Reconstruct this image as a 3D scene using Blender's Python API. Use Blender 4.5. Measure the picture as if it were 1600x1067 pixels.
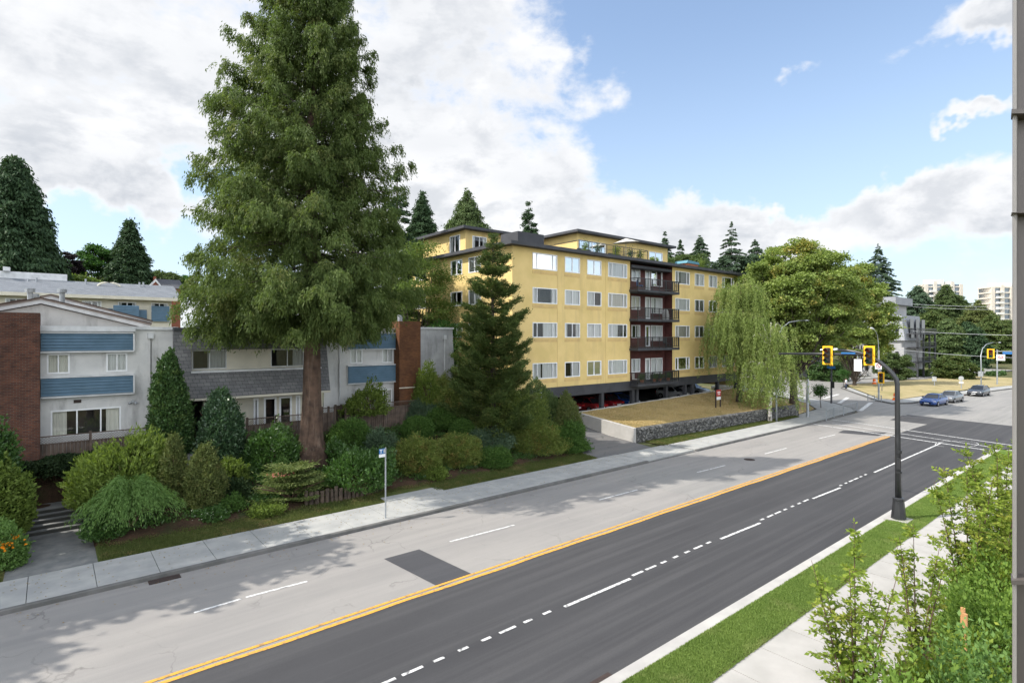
import bpy, bmesh, math, random
import numpy as np
from mathutils import Vector, Matrix
for o in list(bpy.data.objects): bpy.data.objects.remove(o, do_unlink=True)
SC = bpy.context.scene
COL = SC.collection
random.seed(7)
# ---------------------------------------------------------------- camera / sky / sun / exposure
# world axes: x runs along the road, y runs across it away from the camera, z up (road surface = 0)
H = 8.5; F = 870.0; VPX = 1050.0
_n = math.hypot(VPX, F); SN = VPX/_n; CS = F/_n
cam = bpy.data.cameras.new('camera'); camo = bpy.data.objects.new('camera', cam); COL.objects.link(camo)
camo.location = (0, 0, H); camo.rotation_euler = (math.radians(90), 0, -math.atan2(CS, SN))
cam.sensor_width = 36; cam.lens = F/1600*36; cam.shift_y = -7.5/1600; cam.clip_start = .05; cam.clip_end = 6000
SC.camera = camo
SC.view_settings.view_transform = 'Standard'; SC.view_settings.look = 'None'; SC.view_settings.gamma = 1
SC.view_settings.exposure = 1.21
SUN_EL = math.radians(46); SUN_XY = (-.90, .44)
sun = bpy.data.lights.new('sun', 'SUN'); sun.energy = 2.7; sun.angle = math.radians(.5); sun.color = (1, .94, .85)
suno = bpy.data.objects.new('sun', sun); COL.objects.link(suno)
_l = math.hypot(*SUN_XY)
sv = Vector((SUN_XY[0]/_l*math.cos(SUN_EL), SUN_XY[1]/_l*math.cos(SUN_EL), math.sin(SUN_EL)))
suno.rotation_euler = sv.to_track_quat('Z', 'Y').to_euler(); suno.location = (0, 0, 60)

def pix_dir(px, py):
    t = (px-800)/F; q = (py-526)/F
    return Vector((SN*t+CS, SN*0+ (SN - CS*t) if False else (SN-CS*t), -q))
def W(px, py, Z=None, D=None, S=None):
    """photo pixel + one known coordinate -> point in the place"""
    t = (px-800)/F; q = (py-526)/F
    dS, dD, dZ = SN*t+CS, SN-CS*t, -q
    k = (Z-H)/dZ if Z is not None else (D/dD if D is not None else S/dS)
    return (dS*k, dD*k, H+dZ*k)
def SX(px, D): return W(px, 526, D=D)[0]
def ZY(px, py, D): return W(px, py, D=D)[2]

class NT:
    """tiny node helper"""
    def __init__(s, tree): s.t = tree; s.n = tree.nodes; s.l = tree.links
    def new(s, typ, **kw):
        n = s.n.new(typ)
        for k, v in kw.items(): setattr(n, k, v)
        return n
    def setin(s, n, i, v):
        if hasattr(v, 'is_output'): s.l.new(v, n.inputs[i])
        else: n.inputs[i].default_value = v
    def m(s, op, a, b=0., c=0., clamp=False):
        n = s.new('ShaderNodeMath', operation=op, use_clamp=clamp)
        s.setin(n, 0, a); s.setin(n, 1, b); s.setin(n, 2, c); return n.outputs[0]
    def mix(s, f, a, b, bt='MIX'):
        n = s.new('ShaderNodeMix', data_type='RGBA', blend_type=bt)
        s.setin(n, 0, f)
        s.setin(n, 6, a if hasattr(a, 'is_output') else (*a[:3], 1)); s.setin(n, 7, b if hasattr(b, 'is_output') else (*b[:3], 1))
        return n.outputs[2]
    def noise(s, vec, scale, detail=4, rough=.55, dist=0., dim='3D'):
        n = s.new('ShaderNodeTexNoise'); n.noise_dimensions = dim
        if vec is not None: s.l.new(vec, n.inputs['Vector'])
        n.inputs['Scale'].default_value = scale; n.inputs['Detail'].default_value = detail
        n.inputs['Roughness'].default_value = rough; n.inputs['Distortion'].default_value = dist
        return n.outputs[0]
    def ramp(s, f, a, b):
        n = s.new('ShaderNodeMapRange', clamp=True)
        s.setin(n, 0, f); n.inputs[1].default_value = a; n.inputs[2].default_value = b
        return n.outputs[0]
    def smooth(s, f, a, b):
        n = s.new('ShaderNodeMapRange', clamp=True, interpolation_type='SMOOTHSTEP')
        s.setin(n, 0, f); n.inputs[1].default_value = a; n.inputs[2].default_value = b
        return n.outputs[0]
    def mapping(s, vec, scale=(1, 1, 1), rot=(0, 0, 0), loc=(0, 0, 0)):
        n = s.new('ShaderNodeMapping'); s.l.new(vec, n.inputs[0])
        n.inputs[1].default_value = loc; n.inputs[2].default_value = rot; n.inputs[3].default_value = scale
        return n.outputs[0]

world = bpy.data.worlds.new('World'); SC.world = world; world.use_nodes = True
def build_sky():
    N = NT(world.node_tree); N.n.clear()
    out = N.new('ShaderNodeOutputWorld'); bg = N.new('ShaderNodeBackground')
    sky = N.new('ShaderNodeTexSky', sky_type='NISHITA'); sky.sun_disc = False
    sky.sun_elevation = SUN_EL; sky.sun_rotation = math.atan2(SUN_XY[0], SUN_XY[1]); sky.air_density = 1.0; sky.dust_density = .6; sky.ozone_density = 1.5
    tc = N.new('ShaderNodeTexCoord'); d = tc.outputs['Generated']
    sx = N.new('ShaderNodeSeparateXYZ'); N.l.new(d, sx.inputs[0]); X, Y, Z = sx.outputs
    # azimuth measured from the middle of the view, elevation
    fx, fy = CS, SN
    f = N.m('ADD', N.m('MULTIPLY', X, fx), N.m('MULTIPLY', Y, fy))
    r = N.m('SUBTRACT', N.m('MULTIPLY', X, fy), N.m('MULTIPLY', Y, fx))
    az = N.m('ARCTAN2', r, f); el = N.m('ARCSINE', Z)
    wa = N.noise(N.mapping(d, loc=(5, 2, 9)), 5., 5, .6); wb = N.noise(N.mapping(d, loc=(1, 8, 3)), 6., 5, .6)
    azw = N.m('ADD', az, N.m('MULTIPLY', N.m('SUBTRACT', wa, .5), .34)); elw = N.m('ADD', el, N.m('MULTIPLY', N.m('SUBTRACT', wb, .5), .20))
    def blob(px, py, wx, wy, gain):
        a0 = math.atan((px-800)/F); e0 = math.atan((526-py)/F*math.cos(a0))
        ra = wx/F*math.cos(a0)**2; re = wy/F*math.cos(a0)
        a = N.m('DIVIDE', N.m('SUBTRACT', azw, a0), ra); e = N.m('DIVIDE', N.m('SUBTRACT', elw, e0), re)
        q = N.m('ADD', N.m('MULTIPLY', a, a), N.m('MULTIPLY', e, e))
        return N.m('MULTIPLY', N.m('EXPONENT', N.m('MULTIPLY', q, -1.)), gain)
    mp = N.mapping(d, scale=(1, 1, 1.5))
    n1 = N.noise(mp, 4.2, 10, .60, .15)
    n2 = N.noise(N.mapping(d, scale=(1, 1, 2.4), loc=(3.1, 1.7, .4)), 7.5, 7, .6, .3)
    bias = None
    for b in ((250, 40, 520, 260, .20), (760, 230, 260, 150, .28), (1230, 90, 330, 190, -.62), (1250, 235, 270, 45, -.30),
              (1330, 350, 420, 52, .40), (1480, 290, 110, 52, .30), (1200, 330, 110, 30, .2), (1050, 420, 300, 26, -.1), (820, 330, 180, 80, .16), (150, 270, 230, 70, .18),
              (290, 262, 75, 34, -.40), (220, 395, 260, 52, -.34), (100, 330, 60, 30, -.15), (90, 250, 150, 60, .2), (1285, 112, 70, 30, .58), (1500, 50, 130, 42, .62), (1510, 167, 120, 22, .66), (1350, 40, 40, 40, .35),
              (960, 175, 70, 45, .12), (1400, 440, 260, 40, .10), (1010, 30, 120, 120, -.15)):
        v = blob(*b); bias = v if bias is None else N.m('ADD', bias, v)
    dens = N.m('ADD', N.m('ADD', N.m('MULTIPLY', n1, 1.15), N.m('MULTIPLY', n2, .42)), bias)
    cov = N.smooth(dens, .71, .93)
    n1u = N.noise(N.mapping(d, scale=(1, 1, 1.5), loc=(0, 0, .075)), 4.2, 10, .60, .15)
    n2u = N.noise(N.mapping(d, scale=(1, 1, 2.4), loc=(3.1, 1.7, .45)), 7.5, 7, .6, .3)
    under = N.smooth(N.m('ADD', N.m('MULTIPLY', N.m('SUBTRACT', n1u, n1), 1.0), N.m('MULTIPLY', N.m('SUBTRACT', n2u, n2), .5)), -.10, .13)
    # thickness: thick parts have grey bases, thin edges are white
    lowf = N.noise(N.mapping(d, scale=(1, 1, 3.0), loc=(.5, .2, .12)), 2.6, 6, .5, .2)
    grey = N.m('MULTIPLY', N.smooth(dens, .80, 1.05), N.m('ADD', N.m('MULTIPLY', under, .75), N.m('MULTIPLY', N.smooth(lowf, .42, .66), .35)), clamp=True)
    c_white = (.44, .445, .455); c_grey = (.29, .305, .33)
    cl = N.mix(grey, c_white, c_grey)
    # unseen clouds behind the camera and overhead are brightened to add fill light
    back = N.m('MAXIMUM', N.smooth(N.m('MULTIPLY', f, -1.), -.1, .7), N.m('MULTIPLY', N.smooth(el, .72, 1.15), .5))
    cl = N.mix(back, cl, (CLOUD_FILL, CLOUD_FILL, CLOUD_FILL*.98))
    skyc = N.new('ShaderNodeVectorMath', operation='SCALE'); N.l.new(sky.outputs[0], skyc.inputs[0]); skyc.inputs['Scale'].default_value = .105
    haze = N.smooth(el, .55, .0)
    sk = N.mix(N.m('ADD', N.m('MULTIPLY', haze, .55), .15), skyc.outputs[0], (.31, .375, .45))
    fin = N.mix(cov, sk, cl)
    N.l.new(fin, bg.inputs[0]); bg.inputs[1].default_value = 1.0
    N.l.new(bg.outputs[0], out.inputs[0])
CLOUD_FILL = 2.3  # radiance of the unseen clouds added as fill light
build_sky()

# ---------------------------------------------------------------- materials
MATS = {}
def mat(name, col, rough=.85, col2=None, ns=3., nd=5, bump=None, spec=.3, metal=0., stain=None, contrast=(.35, .65)):
    m = bpy.data.materials.new(name); m.use_nodes = True; N = NT(m.node_tree)
    p = N.n['Principled BSDF']; p.inputs['Roughness'].default_value = rough; p.inputs['Metallic'].default_value = metal
    p.inputs['Specular IOR Level'].default_value = spec
    tc = N.new('ShaderNodeTexCoord').outputs['Object']
    c = None
    if col2 is None: col2 = tuple(x*.85 for x in col)
    c = N.mix(N.ramp(N.noise(tc, ns, nd), *contrast), col, col2)
    if stain:   # (scale vector, colour, amount): streaks and wear with their own shape
        s = N.ramp(N.noise(N.mapping(tc, scale=stain[0]), 1., 6, .65), .52, .8)
        c = N.mix(N.m('MULTIPLY', s, stain[2]), c, stain[1])
    N.l.new(c, p.inputs['Base Color'])
    if bump:
        b = N.new('ShaderNodeBump'); b.inputs['Strength'].default_value = bump[1]; b.inputs['Distance'].default_value = bump[2] if len(bump) > 2 else .02
        N.l.new(N.noise(tc, bump[0], 5, .6), b.inputs['Height']); N.l.new(b.outputs[0], p.inputs['Normal'])
    MATS[name] = m; return m
def leafmat(name, c1, c2, c3=None, trans=.35, ns=.7, rough=.6, spec=.15):
    m = bpy.data.materials.new(name); m.use_nodes = True; N = NT(m.node_tree); N.n.clear()
    out = N.new('ShaderNodeOutputMaterial')
    g = N.new('ShaderNodeNewGeometry'); tc = N.new('ShaderNodeTexCoord').outputs['Object']
    f = N.m('ADD', N.m('MULTIPLY', g.outputs['Random Per Island'], .75), N.m('MULTIPLY', N.ramp(N.noise(tc, ns, 4), .3, .7), .45), clamp=True)
    c = N.mix(f, c1, c2)
    if c3:
        f3 = N.m('MULTIPLY', N.smooth(N.noise(N.mapping(tc, loc=(7, 3, 1)), ns*1.3, 3), .5, .72), N.ramp(g.outputs['Random Per Island'], .1, .8))
        c = N.mix(f3, c, c3)
    d = N.new('ShaderNodeBsdfPrincipled'); d.inputs['Roughness'].default_value = rough; d.inputs['Specular IOR Level'].default_value = spec
    N.l.new(c, d.inputs['Base Color'])
    t = N.new('ShaderNodeBsdfTranslucent')
    ct = N.mix(1., c, (1.15, 1.25, .6), 'MULTIPLY'); N.l.new(ct, t.inputs[0])
    mx = N.new('ShaderNodeMixShader'); mx.inputs[0].default_value = trans
    N.l.new(d.outputs[0], mx.inputs[1]); N.l.new(t.outputs[0], mx.inputs[2]); N.l.new(mx.outputs[0], out.inputs[0])
    MATS[name] = m; return m
def brickmat(name, c1, c2, mortar, bw, bh, ms=.012, axis='xz', rough=.9, bump=.5, off=.5, ns=2., dark=None):
    m = bpy.data.materials.new(name); m.use_nodes = True; N = NT(m.node_tree); p = N.n['Principled BSDF']
    p.inputs['Roughness'].default_value = rough; p.inputs['Specular IOR Level'].default_value = .2
    tc = N.new('ShaderNodeTexCoord').outputs['Object']
    s = N.new('ShaderNodeSeparateXYZ'); N.l.new(tc, s.inputs[0]); cb = N.new('ShaderNodeCombineXYZ')
    xy = N.m('ADD', s.outputs[0], s.outputs[1])
    N.l.new(xy, cb.inputs[0]); N.l.new(s.outputs[2], cb.inputs[1])
    b = N.new('ShaderNodeTexBrick'); N.l.new(cb.outputs[0], b.inputs[0]); b.offset = off
    b.inputs['Color1'].default_value = (*c1, 1); b.inputs['Color2'].default_value = (*c2, 1); b.inputs['Mortar'].default_value = (*mortar, 1)
    b.inputs['Scale'].default_value = 1; b.inputs['Mortar Size'].default_value = ms; b.inputs['Brick Width'].default_value = bw; b.inputs['Row Height'].default_value = bh
    b.inputs['Mortar Smooth'].default_value = .2
    c = N.mix(N.m('MULTIPLY', N.ramp(N.noise(tc, ns, 6, .65), .35, .7), .55), b.outputs[0], dark or tuple(x*.45 for x in c1))
    N.l.new(c, p.inputs['Base Color'])
    bp = N.new('ShaderNodeBump'); bp.inputs['Strength'].default_value = bump; bp.inputs['Distance'].default_value = .012; bp.invert = True
    N.l.new(b.outputs['Fac'], bp.inputs['Height']); N.l.new(bp.outputs[0], p.inputs['Normal'])
    MATS[name] = m; return m
def stonemat():
    m = bpy.data.materials.new('stone_wall'); m.use_nodes = True; N = NT(m.node_tree); p = N.n['Principled BSDF']; p.inputs['Roughness'].default_value = .9
    tc = N.new('ShaderNodeTexCoord').outputs['Object']
    wn = N.new('ShaderNodeVectorMath', operation='ADD'); N.l.new(tc, wn.inputs[0])
    nz = N.new('ShaderNodeTexNoise'); N.l.new(tc, nz.inputs[0]); nz.inputs['Scale'].default_value = 3
    sc = N.new('ShaderNodeVectorMath', operation='SCALE'); N.l.new(nz.outputs['Color'], sc.inputs[0]); sc.inputs['Scale'].default_value = .16
    N.l.new(sc.outputs[0], wn.inputs[1])
    mp = N.mapping(wn.outputs[0], scale=(3.2, .6, 3.6))
    v = N.new('ShaderNodeTexVoronoi', feature='DISTANCE_TO_EDGE'); N.l.new(mp, v.inputs[0]); v.inputs['Scale'].default_value = 1
    v2 = N.new('ShaderNodeTexVoronoi'); N.l.new(mp, v2.inputs[0]); v2.inputs['Scale'].default_value = 1
    e = N.smooth(v.outputs['Distance'], .015, .12)
    sv_ = N.new('ShaderNodeSeparateColor'); N.l.new(v2.outputs['Color'], sv_.inputs[0])
    st = N.mix(sv_.outputs[0], (.075, .074, .074), (.17, .165, .155))
    st = N.mix(N.m('MULTIPLY', N.ramp(N.noise(tc, 9, 5), .4, .7), .5), st, (.07, .075, .06))
    c = N.mix(e, (.035, .034, .032), st); N.l.new(c, p.inputs['Base Color'])
    b = N.new('ShaderNodeBump'); b.inputs['Distance'].default_value = .06; b.inputs['Strength'].default_value = .9
    N.l.new(N.m('ADD', e, N.m('MULTIPLY', N.noise(tc, 14, 4), .25)), b.inputs['Height']); N.l.new(b.outputs[0], p.inputs['Normal'])
    MATS['stone_wall'] = m
def asphalt(name, c1, c2, c3, crack=.5, wear=.6):
    m = bpy.data.materials.new(name); m.use_nodes = True; N = NT(m.node_tree); p = N.n['Principled BSDF']; p.inputs['Roughness'].default_value = .88; p.inputs['Specular IOR Level'].default_value = .25
    tc = N.new('ShaderNodeTexCoord').outputs['Object']
    c = N.mix(N.ramp(N.noise(N.mapping(tc, scale=(.12, .45, 1)), 1., 6, .6), .35, .68), c1, c2)
    c = N.mix(N.m('MULTIPLY', N.ramp(N.noise(N.mapping(tc, scale=(.05, 2.2, 1)), 1., 3), .45, .66), wear), c, c3)   # tyre tracks
    c = N.mix(N.m('MULTIPLY', N.ramp(N.noise(tc, 55, 3, .7), .42, .66), .5), c, tuple(x*.62 for x in c1))            # aggregate
    c = N.mix(N.m('MULTIPLY', N.ramp(N.noise(tc, 1.7, 7, .7), .60, .72), .35), c, tuple(x*.6 for x in c1))           # oil spots
    if crack:
        v = N.new('ShaderNodeTexVoronoi', feature='DISTANCE_TO_EDGE')
        nz = N.new('ShaderNodeTexNoise'); N.l.new(tc, nz.inputs[0]); nz.inputs['Scale'].default_value = .9; nz.inputs['Detail'].default_value = 6
        ad = N.new('ShaderNodeVectorMath', operation='MULTIPLY_ADD'); N.l.new(nz.outputs['Color'], ad.inputs[0]); ad.inputs[1].default_value = (1.6, 1.6, 1.6); N.l.new(tc, ad.inputs[2])
        N.l.new(ad.outputs[0], v.inputs[0]); v.inputs['Scale'].default_value = .33
        k = N.m('MULTIPLY', N.m('SUBTRACT', 1., N.smooth(v.outputs['Distance'], .0, .014)), N.ramp(N.noise(tc, .35, 3), .48, .62))
        c = N.mix(N.m('MULTIPLY', k, crack), c, tuple(x*.3 for x in c1))
    N.l.new(c, p.inputs['Base Color'])
    b = N.new('ShaderNodeBump'); b.inputs['Distance'].default_value = .01; b.inputs['Strength'].default_value = .35
    N.l.new(N.noise(tc, 45, 3, .7), b.inputs['Height']); N.l.new(b.outputs[0], p.inputs['Normal'])
    MATS[name] = m
def groundmat(name, cols, ns=1.2, fine=25., bumpd=.04):
    """patchy ground: cols = (main, patches, dry/odd spots)"""
    m = bpy.data.materials.new(name); m.use_nodes = True; N = NT(m.node_tree); p = N.n['Principled BSDF']; p.inputs['Roughness'].default_value = 1; p.inputs['Specular IOR Level'].default_value = .05
    tc = N.new('ShaderNodeTexCoord').outputs['Object']
    c = N.mix(N.ramp(N.noise(tc, ns, 6, .65), .38, .62), cols[0], cols[1])
    c = N.mix(N.ramp(N.noise(N.mapping(tc, loc=(9, 4, 2)), ns*.55, 5, .6), .52, .68), c, cols[2])
    c = N.mix(N.m('MULTIPLY', N.ramp(N.noise(tc, fine, 4, .7), .4, .65), .45), c, tuple(x*.5 for x in cols[0]))
    N.l.new(c, p.inputs['Base Color'])
    b = N.new('ShaderNodeBump'); b.inputs['Distance'].default_value = bumpd; b.inputs['Strength'].default_value = .7
    N.l.new(N.noise(tc, fine*.8, 4, .7), b.inputs['Height']); N.l.new(b.outputs[0], p.inputs['Normal'])
    MATS[name] = m
def glassmat(name, tint=(.02, .025, .03), refl=.5, rough=.02):
    m = bpy.data.materials.new(name); m.use_nodes = True; N = NT(m.node_tree); N.n.clear(); out = N.new('ShaderNodeOutputMaterial')
    tr = N.new('ShaderNodeBsdfTransparent'); tr.inputs[0].default_value = (.88, .90, .90, 1)
    gl = N.new('ShaderNodeBsdfGlossy'); gl.inputs['Roughness'].default_value = rough
    lw = N.new('ShaderNodeFresnel'); lw.inputs[0].default_value = 1.5
    tc = N.new('ShaderNodeTexCoord').outputs['Object']
    b = N.new('ShaderNodeBump'); b.inputs['Distance'].default_value = .004; b.inputs['Strength'].default_value = .25; N.l.new(N.noise(tc, 1.6, 2), b.inputs['Height']); N.l.new(b.outputs[0], gl.inputs['Normal'])
    mx = N.new('ShaderNodeMixShader'); N.l.new(N.m('ADD', N.m('MULTIPLY', lw.outputs[0], 1.), refl, clamp=True), mx.inputs[0])
    N.l.new(tr.outputs[0], mx.inputs[1]); N.l.new(gl.outputs[0], mx.inputs[2]); N.l.new(mx.outputs[0], out.inputs[0])
    MATS[name] = m
def curtainmat(name, c):
    m = bpy.data.materials.new(name); m.use_nodes = True; N = NT(m.node_tree); p = N.n['Principled BSDF']; p.inputs['Roughness'].default_value = .9
    tc = N.new('ShaderNodeTexCoord').outputs['Object']
    oi = N.new('ShaderNodeObjectInfo')
    n = N.noise(N.mapping(tc, scale=(14, 1, .15)), 1., 2)
    c1 = N.mix(N.ramp(n, .35, .65), c, tuple(x*.82 for x in c))
    c1 = N.mix(N.m('MULTIPLY', oi.outputs['Random'], .28), c1, tuple(x*.4 for x in c)); N.l.new(c1, p.inputs['Base Color'])
    b = N.new('ShaderNodeBump'); b.inputs['Distance'].default_value = .04; N.l.new(n, b.inputs['Height']); N.l.new(b.outputs[0], p.inputs['Normal'])
    MATS[name] = m

asphalt('road_old', (.262, .25, .236), (.205, .198, .192), (.295, .282, .265), .5, .4)
asphalt('road_far', (.25, .242, .23), (.20, .197, .19), (.29, .28, .262), .6)
asphalt('road_new', (.056, .056, .059), (.042, .042, .045), (.080, .079, .081), 0)
asphalt('road_patch', (.060, .061, .066), (.05, .05, .055), (.075, .075, .08), 0)
asphalt('driveway', (.13, .13, .13), (.10, .10, .105), (.17, .16, .15), .7)
mat('concrete', (.34, .34, .325), .9, (.27, .275, .27), 1.3, 7, (30, .3, .01), stain=((.4, .8, 1), (.19, .19, .18), .6))
mat('concrete_new', (.37, .355, .335), .9, (.31, .30, .28), 1.1, 7, (30, .25, .01), stain=((.5, .9, 1), (.30, .29, .27), .5))
mat('concrete_old', (.19, .19, .185), .95, (.125, .13, .13), 2.2, 8, (25, .5, .015), stain=((1, 1.4, 1), (.09, .1, .09), .7))
mat('kerb', (.14, .135, .13), .9, (.09, .09, .085), 1.5, 6, (30, .3, .01), stain=((.8, 1, 5), (.09, .09, .085), .7))
mat('kerb_new', (.40, .39, .365), .9, (.33, .32, .305), 1.2, 6, (30, .2, .01))
mat('joint', (.06, .06, .055), 1)
mat('paint_white', (.55, .55, .54), .75, (.16, .16, .16), 6, 10, contrast=(.50, .66))
mat('paint_yellow', (.56, .285, .045), .75, (.24, .16, .07), 6, 10, contrast=(.5, .68))
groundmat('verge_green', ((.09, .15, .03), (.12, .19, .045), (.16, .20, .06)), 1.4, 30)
groundmat('verge_dull', ((.06, .085, .022), (.10, .11, .04), (.17, .135, .065)), 1.0, 30)  # dull patchy grass, green mixed with straw tones
groundmat('dry_lawn', ((.33, .255, .135), (.41, .325, .18), (.21, .18, .09)), .5, 22)
groundmat('dry_lawn_far', ((.31, .26, .135), (.36, .30, .17), (.20, .19, .08)), .35, 12)
groundmat('soil', ((.055, .038, .026), (.09, .055, .037), (.045, .06, .025)), 1.6, 18, .08)
groundmat('terrain', ((.08, .09, .04), (.10, .10, .05), (.14, .12, .07)), .2, 8)
mat('yellow_stucco', (.67, .505, .22), .9, (.59, .445, .18), .7, 8, (35, .35, .012), stain=((.9, .9, .14), (.42, .31, .15), .75))
mat('yellow_trim', (.58, .41, .17), .85, (.48, .34, .15), 2, 6)
mat('charcoal', (.036, .037, .042), .6, (.05, .052, .058), 1.2)
mat('charcoal_roof', (.06, .062, .07), .7, (.045, .047, .053), 1)
mat('maroon', (.10, .034, .030), .75, (.075, .026, .024), 2)
mat('white_frame', (.78, .79, .80), .45, (.70, .71, .72), 2)
mat('dark', (.012, .012, .014), .8)
mat('interior', (.05, .048, .045), .9, (.025, .024, .022), 1.2)
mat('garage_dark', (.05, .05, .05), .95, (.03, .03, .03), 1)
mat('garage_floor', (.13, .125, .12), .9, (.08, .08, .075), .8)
mat('dull_stucco', (.38, .38, .38), .92, (.30, .30, .305), .4, 8, stain=((1.3, 1.3, .35), (.12, .12, .12), .5))
mat('white_stucco', (.60, .595, .58), .92, (.50, .50, .495), 1.1, 8, (30, .4, .012), stain=((1.3, 1.3, .35), (.20, .195, .19), .9))
mat('grey_stucco', (.42, .425, .43), .92, (.30, .305, .31), 1.0, 8, (30, .4, .012), stain=((1.6, 1.6, .3), (.15, .15, .15), .85))
mat('cream', (.62, .58, .48), .9, (.52, .49, .41), 1, 6, stain=((1, 1, .3), (.35, .33, .28), .4))
mat('blue_siding', (.095, .165, .235), .7, (.075, .135, .19), 1.6, 7, stain=((.5, 1, 6), (.17, .235, .28), .6))
mat('white_trim', (.62, .63, .64), .6, (.50, .51, .52), 2, 6, stain=((2, 2, 2), (.3, .3, .3), .35))
mat('roof_edge', (.075, .05, .04), .8)
mat('roof_felt', (.36, .31, .28), .95, (.28, .245, .225), 1, 6, stain=((.5, .5, .5), (.2, .18, .16), .5))
mat('bark_red', (.13, .082, .058), .95, (.055, .036, .027), 2.0, 8, (6, 1., .05), stain=((9, 9, .6), (.20, .15, .115), .8))
mat('bark', (.10, .08, .065), .95, (.05, .04, .033), 3, 7, (10, 1., .03))
mat('bark_birch', (.42, .40, .37), .9, (.08, .07, .06), 4, 7, (10, .6, .02), contrast=(.45, .6))
mat('twig', (.12, .075, .05), .9, (.08, .05, .035), 4)
mat('wood_fence', (.13, .095, .075), .95, (.07, .053, .043), 3, 8, (20, .6, .01), stain=((9, 9, .5), (.26, .21, .18), .6))
mat('log_wood', (.10, .075, .055), .95, (.045, .035, .028), 3, 8, (12, .8, .02))
mat('stake_wood', (.50, .27, .12), .85, (.36, .19, .085), 3, 6)
mat('black_paint', (.018, .019, .021), .35, (.028, .029, .031), 3, spec=.5)
mat('galvanized', (.36, .38, .40), .45, (.28, .30, .32), 3, metal=.5)
mat('signal_yellow', (.95, .52, .02), .5, (.85, .45, .02), 3)
mat('signal_dark', (.02, .021, .023), .5, (.035, .035, .036), 5)
mat('lens_red', (.16, .015, .01), .25); mat('lens_amber', (.2, .09, .01), .25); mat('lens_green', (.01, .09, .05), .25)
mat('sign_white', (.75, .76, .77), .5); mat('sign_blue', (.03, .14, .36), .45); mat('sign_red', (.36, .05, .045), .6); mat('sign_back', (.42, .44, .46), .5, metal=.4)
mat('led_grey', (.62, .65, .68), .4)
mat('bronze_metal', (.135, .118, .108), .5, (.115, .10, .092), 2, spec=.5, metal=.35)
mat('bronze_light', (.30, .28, .26), .5, spec=.5)
mat('tyre', (.015, .015, .016), .85); mat('rim', (.35, .36, .38), .3, metal=.7)
mat('car_glass', (.015, .018, .022), .06, spec=.8)
mat('lamp_red', (.35, .01, .01), .2); mat('lamp_clear', (.6, .62, .65), .15)
for nm, c in (('car_blue', (.012, .055, .22)), ('car_grey', (.13, .135, .14)), ('car_dark', (.028, .033, .042)), ('car_red', (.20, .018, .02)), ('car_maroon', (.16, .01, .015)), ('car_white', (.62, .63, .64)), ('car_silver', (.38, .40, .42))):
    m = mat(nm, c, .22, tuple(x*.9 for x in c), spec=.6); m.node_tree.nodes['Principled BSDF'].inputs['Coat Weight'].default_value = .7
mat('orange_plastic', (.85, .16, .02), .5)
mat('skin', (.40, .24, .17), .6); mat('hair', (.03, .022, .018), .7); mat('shirt', (.62, .63, .66), .9); mat('trousers', (.03, .04, .07), .9); mat('bag', (.03, .03, .035), .8)
mat('tarp', (.09, .24, .30), .7, (.08, .19, .25), 3); mat('terracotta', (.32, .12, .06), .8); mat('cushion', (.45, .44, .42), .9); mat('umbrella', (.55, .53, .48), .9)
mat('rust', (.05, .035, .03), .8, (.035, .026, .024), 12)
mat('tower_conc', (.62, .56, .47), .85, (.56, .51, .44), .15); mat('tower_glass', (.16, .20, .23), .15, (.10, .13, .16), .3, spec=.7); mat('tower_white', (.70, .68, .63), .8)
mat('mansard', (.27, .28, .30), .8, (.23, .24, .26), .5, 6)
mat('brick_plain', (.22, .08, .05), .9)
brickmat('brick', (.165, .062, .036), (.085, .036, .026), (.13, .10, .085), .21, .075, .010, dark=(.022, .018, .017))
brickmat('brick_low', (.19, .085, .055), (.13, .06, .042), (.12, .10, .09), .22, .08, .012, dark=(.06, .05, .04))
brickmat('brick_orange', (.185, .078, .032), (.125, .052, .024), (.10, .06, .04), .21, .075, .009, dark=(.04, .024, .018))
brickmat('shingle', (.150, .150, .156), (.215, .213, .215), (.05, .05, .055), .32, .20, .010, dark=(.085, .087, .092), ns=1.)
brickmat('roof_shingle', (.14, .155, .175), (.19, .205, .225), (.08, .085, .095), .35, .16, .012, dark=(.10, .11, .12))
stonemat()
glassmat('glass', refl=.05); glassmat('glass_dark', refl=.04)
curtainmat('curtain_white', (.85, .85, .84)); curtainmat('curtain_beige', (.75, .72, .64)); curtainmat('curtain_grey', (.50, .51, .52)); curtainmat('curtain_green', (.50, .56, .50))
# foliage (real-world reflectances)
leafmat('cedar', (.058, .092, .026), (.13, .175, .055), (.19, .205, .075), ns=.55, trans=.4)
leafmat('conifer_dark', (.028, .056, .028), (.055, .095, .042), ns=.4, trans=.2)
leafmat('conifer_mid', (.045, .078, .028), (.105, .145, .052), ns=.5, trans=.25)
leafmat('conifer_blue', (.042, .075, .046), (.09, .135, .078), ns=.4, trans=.2)
leafmat('pine', (.040, .070, .02), (.095, .13, .04), (.15, .15, .05), ns=.8, trans=.25)
leafmat('pine_bright', (.065, .105, .025), (.17, .21, .055), ns=1.2, trans=.3)
leafmat('maple', (.11, .165, .042), (.25, .31, .09), (.38, .31, .09), ns=.35, trans=.35)
leafmat('birch', (.13, .185, .05), (.25, .31, .10), (.31, .33, .12), ns=.4, trans=.4)
leafmat('broad_light', (.065, .11, .03), (.13, .18, .05), (.19, .20, .06), ns=.6, trans=.4)
leafmat('broad_green', (.03, .085, .022), (.065, .14, .035), ns=.5, trans=.3)
leafmat('plum', (.022, .016, .022), (.035, .028, .03), ns=.6, trans=.1)
leafmat('holly', (.022, .055, .018), (.07, .125, .04), (.12, .17, .05), ns=2., trans=.15, rough=.3)
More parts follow.
